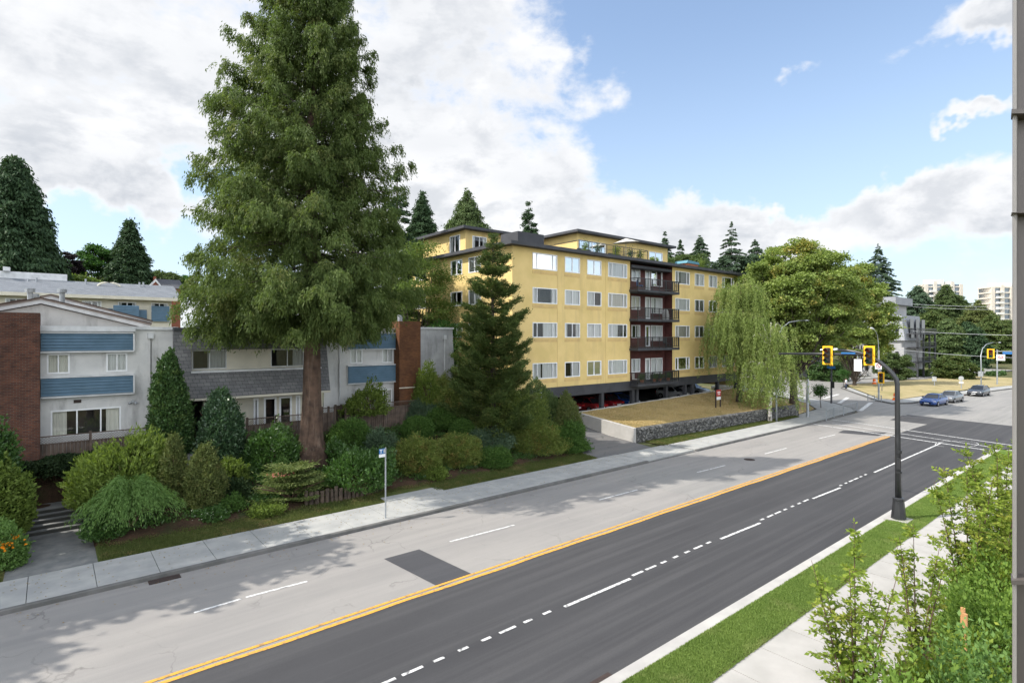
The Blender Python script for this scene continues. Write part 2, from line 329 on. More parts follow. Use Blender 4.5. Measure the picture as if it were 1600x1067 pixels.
leafmat('camellia', (.025, .062, .030), (.075, .13, .06), ns=2., trans=.15, rough=.3, spec=.5)
leafmat('laurel', (.032, .078, .018), (.08, .155, .038), ns=2., trans=.25, rough=.35, spec=.4)
leafmat('clipped', (.038, .085, .018), (.085, .155, .035), ns=2., trans=.25)
leafmat('rhodo', (.065, .105, .02), (.18, .24, .055), ns=2., trans=.35)
leafmat('feathery', (.08, .155, .04), (.18, .29, .09), ns=2., trans=.4)
leafmat('cypress_brown', (.06, .085, .024), (.13, .155, .05), (.17, .16, .06), ns=3., trans=.2)
leafmat('juniper', (.06, .09, .028), (.16, .20, .065), (.24, .26, .10), ns=2.5, trans=.25)
leafmat('azalea', (.075, .11, .025), (.18, .22, .055), (.27, .15, .06), ns=1.3, trans=.3)
leafmat('ivy', (.010, .025, .010), (.03, .05, .018), ns=1.5, trans=.1)
leafmat('sapling', (.12, .19, .03), (.27, .34, .06), (.42, .40, .08), ns=1.2, trans=.45)
leafmat('bed_shrub', (.08, .15, .03), (.20, .30, .06), ns=1.2, trans=.4)
leafmat('grass_blade', (.12, .19, .045), (.22, .30, .08), (.28, .31, .12), ns=.8, trans=.35)
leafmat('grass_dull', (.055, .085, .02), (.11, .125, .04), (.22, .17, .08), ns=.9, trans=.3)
leafmat('grass_dry', (.36, .27, .13), (.48, .37, .19), (.26, .22, .10), ns=.5, trans=.3)
leafmat('flower_orange', (.75, .22, .01), (.85, .35, .02), trans=.3); leafmat('flower_pink', (.45, .16, .13), (.55, .25, .2), trans=.3); leafmat('flower_white', (.6, .6, .55), (.7, .7, .65), trans=.3)
# ---------------------------------------------------------------- object helpers
def tag(o, label=None, cat=None, group=None, kind=None):
    if label: o['label'] = label
    if cat: o['category'] = cat
    if group: o['group'] = group
    if kind: o['kind'] = kind
    return o
def thing(name, label, cat, loc=(0, 0, 0), group=None):
    o = bpy.data.objects.new(name, None); o.empty_display_size = .3; COL.objects.link(o); o.location = loc
    return tag(o, label, cat, group)
def children(o): return [c for c in bpy.data.objects if c.parent is o]
def copy_tree(o, parent=None, label=None):
    kids = KIDS.get(o.name, [])
    c = o.copy(); COL.objects.link(c); c.parent = parent
    if label: c['label'] = label
    KIDS[c.name] = []
    for k in kids: KIDS[c.name].append(copy_tree(k, c))
    return c
KIDS = {}
def wloc(o):
    v = Vector((0, 0, 0))
    while o is not None: v = v + Vector(o.location); o = o.parent
    return v
def link(name, me, m, parent, loc=(0, 0, 0), rot=None):
    o = bpy.data.objects.new(name, me); COL.objects.link(o)
    if m is not None and not me.materials: me.materials.append(MATS[m])
    if parent is not None: o.parent = parent; KIDS.setdefault(parent.name, []).append(o)
    o.location = loc
    if rot is not None: o.rotation_euler = (0, 0, rot)
    return o
class MB:
    def __init__(s): s.v = []; s.f = []
    def quad(s, a, b, c, d): n = len(s.v); s.v += [a, b, c, d]; s.f.append((n, n+1, n+2, n+3))
    def poly(s, pts): n = len(s.v); s.v += list(pts); s.f.append(tuple(range(n, n+len(pts))))
    def box(s, x0, x1, y0, y1, z0, z1):
        n = len(s.v)
        s.v += [(x0, y0, z0), (x1, y0, z0), (x1, y1, z0), (x0, y1, z0), (x0, y0, z1), (x1, y0, z1), (x1, y1, z1), (x0, y1, z1)]
        s.f += [(n, n+3, n+2, n+1), (n+4, n+5, n+6, n+7), (n, n+1, n+5, n+4), (n+1, n+2, n+6, n+5), (n+2, n+3, n+7, n+6), (n+3, n, n+4, n+7)]
        return s
    def bar(s, a, b, w, h=None):
        """square bar from a to b"""
        h = h or w; a = Vector(a); b = Vector(b); d = (b-a).normalized()
        up = Vector((0, 0, 1)) if abs(d.z) < .95 else Vector((0, 1, 0))
        sd = d.cross(up).normalized()*w/2; u = sd.cross(d).normalized()*h/2
        n = len(s.v)
        for p in (a, b): s.v += [tuple(p+sd+u), tuple(p-sd+u), tuple(p-sd-u), tuple(p+sd-u)]
        s.f += [(n, n+1, n+2, n+3), (n+7, n+6, n+5, n+4)] + [(n+i, n+4+i, n+4+(i+1) % 4, n+(i+1) % 4) for i in range(4)]
        return s
    def tube(s, pts, rad, seg=8, cap=True):
        pts = [Vector(p) for p in pts]
        if not hasattr(rad, '__len__'): rad = [rad]*len(pts)
        n0 = len(s.v); ref = None
        for i, p in enumerate(pts):
            d = (pts[min(i+1, len(pts)-1)]-pts[max(i-1, 0)]).normalized()
            if ref is None: ref = Vector((0, 0, 1)) if abs(d.z) < .9 else Vector((1, 0, 0))
            a = d.cross(ref).normalized(); b = d.cross(a).normalized(); ref = a.cross(d).normalized() if False else ref
            for k in range(seg):
                t = 2*math.pi*k/seg; s.v.append(tuple(p+(a*math.cos(t)+b*math.sin(t))*rad[i]))
        for i in range(len(pts)-1):
            for k in range(seg):
                a0 = n0+i*seg+k; a1 = n0+i*seg+(k+1) % seg; s.f.append((a0, a1, a1+seg, a0+seg))
        if cap: s.f.append(tuple(n0+k for k in range(seg))[::-1]); s.f.append(tuple(n0+(len(pts)-1)*seg+k for k in range(seg)))
        return s
    def prism(s, pts, z0, z1):
        n = len(s.v); m = len(pts)
        s.v += [(p[0], p[1], z0) for p in pts]+[(p[0], p[1], z1) for p in pts]
        s.f += [tuple(n+i for i in range(m))[::-1], tuple(n+m+i for i in range(m))]+[(n+i, n+(i+1) % m, n+m+(i+1) % m, n+m+i) for i in range(m)]
        return s
    def extr_y(s, pts, y0, y1):
        """outline in x,z extruded along y"""
        n = len(s.v); m = len(pts)
        s.v += [(p[0], y0, p[1]) for p in pts]+[(p[0], y1, p[1]) for p in pts]
        s.f += [tuple(n+i for i in range(m)), tuple(n+m+i for i in range(m))[::-1]]+[(n+i, n+m+i, n+m+(i+1) % m, n+(i+1) % m) for i in range(m)]
        return s
    def loft(s, rings, cap=True):
        n0 = len(s.v); m = len(rings[0])
        for r in rings: s.v += [tuple(p) for p in r]
        for i in range(len(rings)-1):
            for k in range(m):
                a0 = n0+i*m+k; a1 = n0+i*m+(k+1) % m; s.f.append((a0, a1, a1+m, a0+m))
        if cap: s.f.append(tuple(n0+k for k in range(m))[::-1]); s.f.append(tuple(n0+(len(rings)-1)*m+k for k in range(m)))
        return s
    def mesh(s, name, off=(0, 0, 0), smooth=False, bevel=0):
        me = bpy.data.meshes.new(name)
        me.from_pydata([(x-off[0], y-off[1], z-off[2]) for x, y, z in s.v], [], s.f)
        bm = bmesh.new(); bm.from_mesh(me); bmesh.ops.recalc_face_normals(bm, faces=bm.faces)
        if bevel: bmesh.ops.bevel(bm, geom=list(bm.edges), offset=bevel, segments=1, affect='EDGES')
        bm.to_mesh(me); bm.free()
        if smooth: me.polygons.foreach_set('use_smooth', [True]*len(me.polygons))
        return me
    def build(s, name, m, parent=None, smooth=False, bevel=0, loc=None):
        off = wloc(parent) if parent is not None else (loc or (0, 0, 0))
        return link(name, s.mesh(name, off, smooth, bevel), m, parent, (0, 0, 0) if parent is not None else off)
def struct(name, mb, m, **k):
    o = mb.build(name, m, None, **k); o['kind'] = 'structure'; return o
def sheet_poly(name, pts, z, m):
    mb = MB(); mb.poly([(p[0], p[1], z) for p in pts]); return struct(name, mb, m)
def grid_mesh(name, xs, ys, fz, m, kind='structure'):
    xs = np.asarray(xs, float); ys = np.asarray(ys, float)
    v = [(x, y, fz(x, y)) for x in xs for y in ys]; ny = len(ys)
    f = [(i*ny+j, (i+1)*ny+j, (i+1)*ny+j+1, i*ny+j+1) for i in range(len(xs)-1) for j in range(ny-1)]
    me = bpy.data.meshes.new(name); me.from_pydata(v, [], f); me.polygons.foreach_set('use_smooth', [True]*len(f))
    o = link(name, me, m, None); o['kind'] = kind; return o

# ---- leaves: n small diamond faces in one mesh
def leaves(name, C, A, L, Wd, m, parent=None, rng=None, flat=None):
    n = len(C); C = np.asarray(C); off = np.array(wloc(parent)) if parent is not None else np.zeros(3); C = C-off
    A = A/(np.linalg.norm(A, axis=1, keepdims=True)+1e-9)
    R = rng.normal(size=(n, 3))
    if flat is not None: R = R*(1-flat)+np.array([0, 0, 1.])*flat*2.
    Sd = np.cross(A, R); Sd /= (np.linalg.norm(Sd, axis=1, keepdims=True)+1e-9)
    L = np.broadcast_to(L, n)[:, None]; Wd = np.broadcast_to(Wd, n)[:, None]
    V = np.empty((n, 4, 3), np.float32)
    V[:, 0] = C-A*L*.5; V[:, 1] = C+Sd*Wd*.5-A*L*.06; V[:, 2] = C+A*L*.5; V[:, 3] = C-Sd*Wd*.5-A*L*.06
    me = bpy.data.meshes.new(name); me.vertices.add(4*n); me.vertices.foreach_set('co', V.ravel())
    me.loops.add(4*n); me.loops.foreach_set('vertex_index', np.arange(4*n, dtype=np.int32))
    me.polygons.add(n); me.polygons.foreach_set('loop_start', np.arange(0, 4*n, 4, dtype=np.int32))
    me.update(calc_edges=True)
    return link(name, me, m, parent)

# ---------------------------------------------------------------- terrain
def lerp(x, P):
    if x <= P[0][0]: return P[0][1]
    for (a, b), (c, d) in zip(P, P[1:]):
        if x <= c: return b+(d-b)*(x-a)/(c-a)
    return P[-1][1]
YARD = [(25.7, .13), (27, .26), (29, .8), (31, 1.5), (33, 2.35), (34, 2.6), (35, 2.8), (45, 3.6), (60, 5.6), (75, 6.5), (200, 8)]
DRIVE = [(25.7, .13), (30, .45), (33, .95), (35, 1.12), (50, 1.12), (54, 3), (75, 5), (200, 8)]
EAST = [(25.7, -.05), (40, -.05), (80, .3), (200, 3)]
def yard(S, D):
    if -1.35 < S < 1.5 and D < 31.9: return .10
    if -1.35 < S < 3.0 and 31.9 <= D < 33.25: return .93
    return lerp(D, YARD)
def ground(S, D):
    if D < 25.7: return -.06
    y = yard(S, D); d = lerp(D, DRIVE); e = lerp(D, EAST)
    if S < 28.0: return y
    if S < 28.8: k = (S-28.0)/.8; return y*(1-k)+d*k
    if S < 62: return d
    if S < 70: k = (S-62)/8; return d*(1-k)+e*k
    return e
def axis(vals):
    out = []
    for a, b, st in vals: out += list(np.arange(a, b, st))
    return out+[vals[-1][1]]
gx = axis([(-1500, -100, 200), (-100, -12, 8), (-12, 32, .45), (32, 80, 2), (80, 200, 10), (200, 2500, 230)])
gy = axis([(-1500, -100, 200), (-100, 24, 12), (25.69, 36, .35), (36, 60, 3), (60, 200, 14), (200, 2500, 230)])
grid_mesh('ground', gx, gy, lambda x, y: ground(x, y)-(.09 if y > 25.7 else .03), 'terrain')
# garden beds, verges, lawns: sheets lying on that ground
bed = grid_mesh('garden_soil', axis([(-12, 28.6, .35)]), axis([(27.0, 34.9, .3)]), lambda x, y: ground(x, y)-.01+.04*math.sin(x*3.1+y*2.3)*math.sin(x*1.7-y*3.3), 'soil')
def verge_z(x, y): return .14+max(0, y-25.72)*.03+max(0, y-26.6)*.12
VR = [(1.35, 10.2), (10.2, 28.7)]
grid_mesh('left_verge', axis([(1.35, 29.0, .5)]), axis([(25.72, 27.3, .25)]), lambda x, y: verge_z(x, y)+.02*math.sin(x*2)*math.sin(y*5+x) , 'verge_dull')
grid_mesh('left_verge_corner', axis([(-12, -1.25, .5)]), axis([(25.72, 27.6, .25)]), lambda x, y: verge_z(x, y)+.02*math.sin(x*2)*math.sin(y*5+x), 'verge_dull')

# ---------------------------------------------------------------- roads
KL, KR, YL = 23.0, 9.04, 16.12     # kerb lines and centre line (distance across the road)
CW = 55.6
sheet_poly('road', [(-60, KR-.02), (60, KR-.02), (60, KL+.02), (-60, KL+.02)], 0, 'road_old')
sheet_poly('intersection_road', [(60, -60), (72, -60), (74, -10), (90, 2), (150, -6), (320, -60), (330, -30), (150, 12.0), (119, 18.0), (100, 20.5), (84, 22.0), (81.5, 23.4), (84, 26), (100, 36), (107, 37.8), (138, 31.8), (190, 27), (190, 32.5), (140, 37), (114, 44), (112, 60), (128, 110), (118, 112), (100, 60), (88, 41), (76.5, 28.2), (72.2, 24.4), (70, 23.4), (60, 23.02)], .0, 'road_far')
sheet_poly('side_road', [(54.2, KR-.5), (60.01, KR-.5), (60.01, -60), (56, -60), (56.0, 4)], -.004, 'road_new')
sheet_poly('new_asphalt', [(-60, KR-.02), (54.4, KR-.02), (56.8, 7.6), (57.5, 4.8), (70.2, 4.8), (70.6, 10.6), (71.5, 17), (70.9, 19.4), (66, 19.2), (65.5, 15.9), (60, YL-.1), (-60, YL-.1)], .005, 'road_new')
p = W(600, 873, Z=0); q = W(655, 858, Z=0); r = W(738, 897, Z=0); s = W(686, 917, Z=0)
sheet_poly('asphalt_area', [p[:2], s[:2], (r[0], r[1]), q[:2]], .009, 'road_patch')
def W2(*xy): return [W(x, y, Z=0)[:2] for x, y in xy]
sheet_poly('asphalt_area', W2((1309, 676), (1372, 681), (1386, 676), (1318, 672)), .009, 'road_patch')
sheet_poly('asphalt_area', W2((1407, 652), (1448, 655), (1458, 652), (1418, 648)), .013, 'road_patch')
sheet_poly('asphalt_area', W2((960, 748), (1095, 778), (1205, 741), (1010, 725)), .004, 'driveway_like' if False else 'road_far')  # flat area in the far road's asphalt tone
def stripe(name, pts, w, z, m):
    mb = MB()
    P = [Vector((a, b, 0)) for a, b in pts]
    L = []; R = []
    for i, p in enumerate(P):
        d = (P[min(i+1, len(P)-1)]-P[max(i-1, 0)]).normalized(); n = Vector((-d.y, d.x, 0))*w/2
        L.append(p+n); R.append(p-n)
    for i in range(len(P)-1): mb.quad((L[i].x, L[i].y, z), (L[i+1].x, L[i+1].y, z), (R[i+1].x, R[i+1].y, z), (R[i].x, R[i].y, z))
    return struct(name, mb, m)
def wob(x): return .035*math.sin(x*.9)+.02*math.sin(x*2.3)
stripe('yellow_line', [(x, YL+.13) for x in np.arange(-40, 55.1, .5)], .12, .013, 'paint_yellow')
stripe('yellow_line', [(x, YL-.12+wob(x)*.6) for x in np.arange(-40, 55.1, .5)], .14, .013, 'paint_yellow')
for a in (-28, -10.7): pass
DL = 19.62
for (x0, x1) in (( -21.6, -18.6), (-12.9, -9.9), (0, 0)):
    if x1 != x0: stripe('lane_dash', [(x0, DL), (x1, DL)], .11, .009, 'paint_white')
for (a, b) in (((303, 957), (378, 935)), ((384, 933), (480, 908)), ((703, 846), (804, 820)), ((936, 781), (996, 765)), ((1089, 738), (1133, 727)), ((1195, 709), (1229, 700)), ((1280, 685), (1305, 679))):
    p, q = W(*a, Z=0), W(*b, Z=0); stripe('lane_dash', [p[:2], q[:2]], .11, .009, 'paint_white')
NL = 12.52
# new asphalt: long dashes joined by short tick marks
for (a, b) in (((882, 948), (985, 904)), ((1126, 842), (1188, 817)), ((1270, 779), (1313, 762)), ((1366, 738), (1471, 692))):
    p, q = W(*a, Z=0), W(*b, Z=0)
    stripe('lane_dash', [(p[0], p[1]), (q[0], q[1])], .12, .013, 'paint_white')
mb = MB()
def tick(x, w=.28): mb.box(x-w, x+w, NL-.05, NL+.05, .0115, .0145)
segs = [(W(600, 1067, Z=0)[0]-6, W(884, 948, Z=0)[0]), (W(985, 904, Z=0)[0], W(1126, 842, Z=0)[0]), (W(1188, 817, Z=0)[0], W(1270, 779, Z=0)[0]), (W(1313, 762, Z=0)[0], W(1366, 738, Z=0)[0])]
for a, b in segs:
    x = a+.55
    while x < b-.3: tick(x, .16 if int(x*3) % 3 else .30); x += .78
struct('lane_ticks', mb, 'paint_white')
for (a, b, w) in (((1260, 661), (1546, 704), .22), ((1300, 661.5), (1559, 700), .16), ((1290, 654), (1590, 697), .2)):
    p, q = W(*a, Z=0), W(*b, Z=0); stripe('crosswalk_line', [p[:2], q[:2]], w, .017, 'paint_white')
for (a, b) in (((1344, 642), (1361, 629)), ((1311, 630), (1325, 621)), ((1286, 623), (1310, 616))):
    p, q = W(*a, Z=0), W(*b, Z=0); stripe('crosswalk_line', [p[:2], q[:2]], .45, .017, 'paint_white')
stripe('sprayed_arc', [W(1487+34*math.cos(t)+8, 694+5*math.sin(t), Z=0)[:2] for t in np.linspace(2.2, 7.6, 16)], .05, .017, 'paint_white')

# kerbs and pavements
def wiggle_kerb(name, pts, w, h, m, side=1):
    mb = MB(); P = [Vector((a, b, 0)) for a, b in pts]; rings = []
    for i, p in enumerate(P):
        d = (P[min(i+1, len(P)-1)]-P[max(i-1, 0)]).normalized(); n = Vector((-d.y, d.x, 0))*side
        a = p; b = p+n*w
        rings.append([(a.x, a.y, -.05), (a.x, a.y, h-.025), (a.x+n.x*.025, a.y+n.y*.025, h), (b.x, b.y, h), (b.x, b.y, -.05)])
    mb.loft(rings); return struct(name, mb, m)
wiggle_kerb('left_kerb', [(-60, KL), (31, KL)], .17, .15, 'kerb')
wiggle_kerb('driveway_kerb', [(31.02, KL), (36.8, KL)], .17, .045, 'kerb')
wiggle_kerb('left_kerb', [(36.82, KL), (57, KL), (61, KL+.05), (66, KL+.3), (70, KL+.65), (72.2, KL+1.6), (76.5, 28.2), (88, 41), (100, 60), (118, 112)], .17, .15, 'kerb')
wiggle_kerb('right_kerb', [(-60, KR), (53.2, KR), (54.6, KR-.35), (55.6, KR-1.2), (56, KR-2.2), (56, 4), (56, -60)], .40, .15, 'kerb_new', side=-1)
wiggle_kerb('island_kerb', [(190, 27), (138, 31.8), (107, 37.8), (100, 36), (84, 26), (81.5, 23.4), (84, 22.0), (100, 20.5), (119, 18.0), (150, 12.0), (330, -30)], .17, .15, 'kerb')
def pavement(name, x0, x1, y0, y1, step, m, z=.15, gap=.02, skew=0, group=None):
    """concrete slabs with open joints"""
    b = MB(); b.quad((x0, y0, z-.03), (x1, y0, z-.03), (x1, y1, z-.03), (x0, y1, z-.03)); struct(name+'_joints', b, 'joint')
    b = MB(); x = x0
    while x < x1-.01:
        e = min(x+step, x1); b.box(x+gap/2, e-gap/2, y0, y1, -.04, z); x = e
    return struct(name, b, m)
pavement('left_pavement', -60, 30.9, KL+.175, 25.70, 1.8, 'concrete')
pavement('left_pavement_drive', 31, 36.7, KL+.175, 25.70, 1.9, 'concrete', z=.13)
pavement('left_pavement_far', 36.8, 60, KL+.175, 25.5, 1.8, 'concrete')
sheet_poly('corner_pavement', [(60, KL+.17), (66, KL+.47), (70, KL+.85), (72, KL+1.8), (76.3, 28.5), (88, 41.3), (99.8, 60), (97, 61), (85, 43), (73, 30), (68, 27), (60, 26.2)], .152, 'concrete')
q0 = W(607, 787, Z=.15); 
struct('bus_pad', MB().box(13.1, 16.45, 25.705, 26.45, -.02, .192), 'concrete')
pavement('right_pavement', -40, 54, 4.62, 7.30, 1.52, 'concrete_new', gap=.025)
sheet_poly('right_corner_pavement', [(54, 4.62), (56.0, 4.62), (56.0, 6.8), (55.4, 8.0), (54.6, 8.6), (54, 8.75)], .15, 'concrete_new')
wiggle_kerb('island_pavement_edge', [(84, 24.1), (100, 22.6), (119, 20.1), (150, 14)], .02, .152, 'kerb')
sheet_poly('island_pavement', [(82, 23.6), (84.2, 22.2), (100, 20.7), (119, 18.2), (150, 12.2), (150.5, 14.2), (119.5, 20.2), (100.3, 22.7), (86, 24.2), (86.5, 26.6), (101, 35.0), (100, 35.8), (84.2, 25.8)], .153, 'concrete')
def isl(x, y): return .16+.5*math.exp(-((x-112)/14)**2-((y-27)/4.5)**2)
def island_sheet():
    xs = np.linspace(86.2, 150, 60); v = []; f = []
    for i, x in enumerate(xs):
        lo = np.interp(x, [86.2, 100.3, 119.5, 150.5], [24.3, 22.75, 20.25, 14.25]); hi = np.interp(x, [86.2, 101, 107, 138, 150], [26.3, 34.8, 37.4, 31.5, 30.6])
        for j in range(11): y = lo+(hi-lo)*j/10; v.append((x, y, isl(x, y)))
    for i in range(59):
        for j in range(10): a = i*11+j; f.append((a, a+11, a+12, a+1))
    me = bpy.data.meshes.new('island_lawn'); me.from_pydata(v, [], f); me.polygons.foreach_set('use_smooth', [True]*len(f))
    link('island_lawn', me, 'dry_lawn_far', None)['kind'] = 'structure'
island_sheet()
# right verge between kerb and pavement
grid_mesh('right_verge', axis([(-40, 54.0, .5)]), [7.31, 7.6, 8.0, 8.4, KR-.405], lambda x, y: .155+.035*math.sin((y-7.3)/1.5*math.pi)+.01*math.sin(x*3+y*7), 'verge_green')
grid_mesh('verge_edge', axis([(-40, 54.0, .5)]), [7.30, 7.40], lambda x, y: .166+.012*math.sin(x*5.1)*math.sin(x*2.3), 'soil')
sheet_poly('planting_bed', [(-40, -2), (53, -2), (53, 4.6), (-40, 4.6)], .10, 'soil')
sheet_poly('far_pavement', [(112, 44.2), (140, 37.2), (190, 32.7), (190, 35.5), (141, 40), (114, 47)], .10, 'concrete')
# driveway into the garage
grid_mesh('driveway', [28.9, 31, 33, 35.0], axis([(25.7, 36, .5)]), lambda x, y: lerp(y, DRIVE)+.02 , 'driveway')
# front path and steps
struct('front_path', MB().box(-1.25, 1.35, 25.71, 30.75, -.02, .155), 'concrete_old')
mb = MB()
for k in range(5): mb.box(-1.3, 1.55, 30.76+k*.27, 32.2, .1, .155+.155*(k+1))
mb.box(-1.3, 2.9, 32.21, 33.2, .1, .155+.155*5-.003)
struct('front_steps', mb, 'concrete_old')
mb = MB()
for k in range(5): mb.box(-1.3, 1.55, 30.745+k*.27, 30.757+k*.27, .155+.155*k+.004, .155+.155*(k+1)-.03)
struct('step_risers', mb, 'joint')
mb = MB()
for k in range(7): mb.box(5.3, 6.6, 29.2+k*.33, 31.9, .5, .62+.16*(k+1))
mb.box(5.3, 6.6, 31.91, 34.9, .5, 2.55); struct('garden_steps', mb, 'concrete_old')
# gully grate and manhole covers
g = MB()
gp = W(258, 909, Z=0)
for k in range(7): g.box(gp[0]-.42+k*.13, gp[0]-.36+k*.13, KL-.36, KL-.02, .004, .022)
g.box(gp[0]-.46, gp[0]+.5, KL-.40, KL-.36, .004, .022); g.box(gp[0]-.46, gp[0]+.5, KL-.36, KL-.02, .003, .012)
tag(g.build('storm_drain', 'rust', None), 'rusty iron storm drain grate in the gutter below the left kerb', 'drain')
def manhole(px, py, label):
    c = W(px, py, Z=0); b = MB(); b.prism([(c[0]+.36*math.cos(t), c[1]+.36*math.sin(t)) for t in np.linspace(0, 2*math.pi, 24, endpoint=False)], .004, .018)
    tag(b.build('manhole_cover', 'rust', None), label, 'manhole cover')
manhole(1171, 718, 'round iron manhole cover in the old asphalt lane')
def box_hole(): pass
g = MB(); g.box(W(940, 1062, Z=0)[0]-.35, W(940, 1062, Z=0)[0]+.35, KR+.03, KR+.27, .006, .02)
tag(g.build('storm_drain', 'rust', None), 'iron storm drain grate beside the new pale kerb at the bottom of the view', 'drain')
# ---------------------------------------------------------------- walls with real openings, windows
def wall_holes(mb, ax, pos, u0, u1, z0, z1, holes, depth=.14, t=0):
    us = sorted({u0, u1}|{h[0] for h in holes}|{h[1] for h in holes}); zs = sorted({z0, z1}|{h[2] for h in holes}|{h[3] for h in holes})
    us = [u for u in us if u0 <= u <= u1]; zs = [z for z in zs if z0 <= z <= z1]
    P = (lambda u, d, z: (u, pos+d, z)) if ax == 'y' else (lambda u, d, z: (pos+d, u, z))
    for a, b in zip(us, us[1:]):
        for c, d in zip(zs, zs[1:]):
            um, zm = (a+b)/2, (c+d)/2
            if any(h[0] < um < h[1] and h[2] < zm < h[3] for h in holes): continue
            mb.quad(P(a, 0, c), P(b, 0, c), P(b, 0, d), P(a, 0, d))
    for a, b, c, d in [h[:4] for h in holes]:
        mb.quad(P(a, 0, c), P(b, 0, c), P(b, depth, c), P(a, depth, c)); mb.quad(P(a, 0, d), P(b, 0, d), P(b, depth, d), P(a, depth, d))
        mb.quad(P(a, 0, c), P(a, 0, d), P(a, depth, d), P(a, depth, c)); mb.quad(P(b, 0, c), P(b, 0, d), P(b, depth, d), P(b, depth, c))
WM = {}
def win_meshes(w, h, lay, cur, fm, fw, name='window'):
    key = (round(w, 2), round(h, 2), tuple(lay), cur, fm, fw)
    if key in WM: return WM[key]
    f = MB(); x0, x1, z0, z1 = -w/2, w/2, -h/2, h/2
    f.box(x0, x1, -.03, .07, z1-fw, z1); f.box(x0, x1, -.03, .07, z0, z0+fw)
    f.box(x0, x0+fw, -.029, .069, z0+fw, z1-fw); f.box(x1-fw, x1, -.029, .069, z0+fw, z1-fw)
    for m in lay: f.box(x0+w*m-fw*.42, x0+w*m+fw*.42, -.02, .06, z0+fw, z1-fw)
    fme = f.mesh('window')
    g = MB(); g.quad((x0+fw, .03, z0+fw), (x1-fw, .03, z0+fw), (x1-fw, .03, z1-fw), (x0+fw, .03, z1-fw)); gme = g.mesh('pane')
    c = None
    if cur:
        c = []; rnd = random.Random(hash(key) & 0xffff)
        spans = {'full': [(0, 1)], 'sides': [(0, .22), (.78, 1)], 'left': [(0, .55)], 'right': [(.45, 1)], 'most': [(.0, .36), (.42, 1)], 'blind': [(0, 1)]}[cur[0]]
        zb = z0 if cur[0] != 'blind' else z0+h*.35
        for a, b in spans:
            n = max(2, int((b-a)*w/.06)); pts = [(x0+w*(a+(b-a)*i/n), .10+.018*math.sin(i*2.1+rnd.random())) for i in range(n+1)]
            cm = MB(); c.append(cm)
            for p, q in zip(pts, pts[1:]): cm.quad((p[0], p[1], zb), (q[0], q[1], zb), (q[0], q[1], z1), (p[0], p[1], z1))
        c = [k.mesh('curtain') for k in c]
    r = MB(); d = .8
    r.quad((x0, d, z0), (x1, d, z0), (x1, d, z1), (x0, d, z1)); r.quad((x0, .13, z0), (x0, d, z0), (x0, d, z1), (x0, .13, z1)); r.quad((x1, .13, z0), (x1, d, z0), (x1, d, z1), (x1, .13, z1))
    r.quad((x0, .13, z0), (x1, .13, z0), (x1, d, z0), (x0, d, z0)); r.quad((x0, .13, z1), (x1, .13, z1), (x1, d, z1), (x0, d, z1)); rme = r.mesh('room')
    WM[key] = (fme, gme, c, rme); return WM[key]
def window(parent, ax, pos, u, z, w, h, lay=(.5,), cur=None, fm='white_frame', fw=.075, gm='glass', name='window'):
    fme, gme, cme, rme = win_meshes(w, h, lay, cur, fm, fw)
    pl = wloc(parent)
    loc = (u, pos, z) if ax == 'y' else (pos, u, z)
    loc = tuple(Vector(loc)-pl)
    o = link(name, fme, fm, parent, loc, 0 if ax == 'y' else -math.pi/2)
    link('pane', gme, gm, o)
    for k in cme or (): link('curtain', k, cur[1], o)
    link('room', rme, 'interior', o)
    return o

# ---------------------------------------------------------------- the yellow apartment building
YF = 34.0; YS = 28.2; YE = 63.2
RW = [(15.40, 14.05), (12.55, 11.25), (9.68, 8.42), (6.32, 5.00)]
apt = thing('apartment_building', 'yellow four storey apartment building with dark flat roof and open car park below', 'building', (45, 42, 1.15))
cols_f = [((832, 870.4), (.18, .82)), ((882.4, 906), (.5,)), ((917.2, 939.4), (.5,)), ((950, 979.6), (.2, .8)),
          ((1054.9, 1077.4), (.2, .8)), ((1085.5, 1100), (.5,)), ((1107.4, 1120.3), (.5,)), ((1128, 1147), (.2, .8)), ((1158, 1173), (.5,)), ]
CUR = [('full', 'curtain_white'), ('most', 'curtain_white'), ('left', 'curtain_white'), ('most', 'curtain_white'), ('full', 'curtain_beige'), ('right', 'curtain_white'), ('full', 'curtain_white'), ('sides', 'curtain_white'), ('most', 'curtain_grey')]
b0, b1 = SX(984.4, YF), SX(1050.4, YF); YR = 34.95
wl = MB(); trim = MB(); holes = []; wins = []; rr = random.Random(11)
for (a, b), lay in cols_f:
    u0, u1 = SX(a, YF), SX(b, YF)
    if u1 > YE-.4: continue
    for zt, zb in RW:
        holes.append((u0, u1, zb, zt)); wins.append((u0, u1, zb, zt, lay))
        MB().box(u0-.02, u1+.02, YF-.022, YF+.02, zb-.36, zb-.10).build('sill_panel', 'yellow_trim', apt)
wall_holes(wl, 'y', YF, YS, b0, 4.23, 15.74, [h for h in holes if h[1] < b0])
wall_holes(wl, 'y', YF, b1, YE, 4.23, 15.74, [h for h in holes if h[0] > b1])
lw = []; lc = [((704.5, 722.5), (.5,)), ((732.4, 751.6), (.5,))]
def YX(px, S): return W(px, 526, S=S)[1]
for (a, b), lay in lc:
    u1, u0 = YX(a, YS), YX(b, YS)
    for zt, zb in RW: lw.append((u0, u1, zb, zt, lay))
for zt, zb in RW: lw.append((47.2, 49.2, zb, zt, (.5,)))
wall_holes(wl, 'x', YS, YF, 50, 2.6, 15.74, [h[:4] for h in lw])
wl.quad((YE, YF, 2.6), (YE, 50, 2.6), (YE, 50, 15.74), (YE, YF, 15.74)); wl.quad((YS, 50, 2.6), (YE, 50, 2.6), (YE, 50, 15.74), (YS, 50, 15.74))
wl.build('wall', 'yellow_stucco', apt)
for zz in (13.1, 10.2): pass
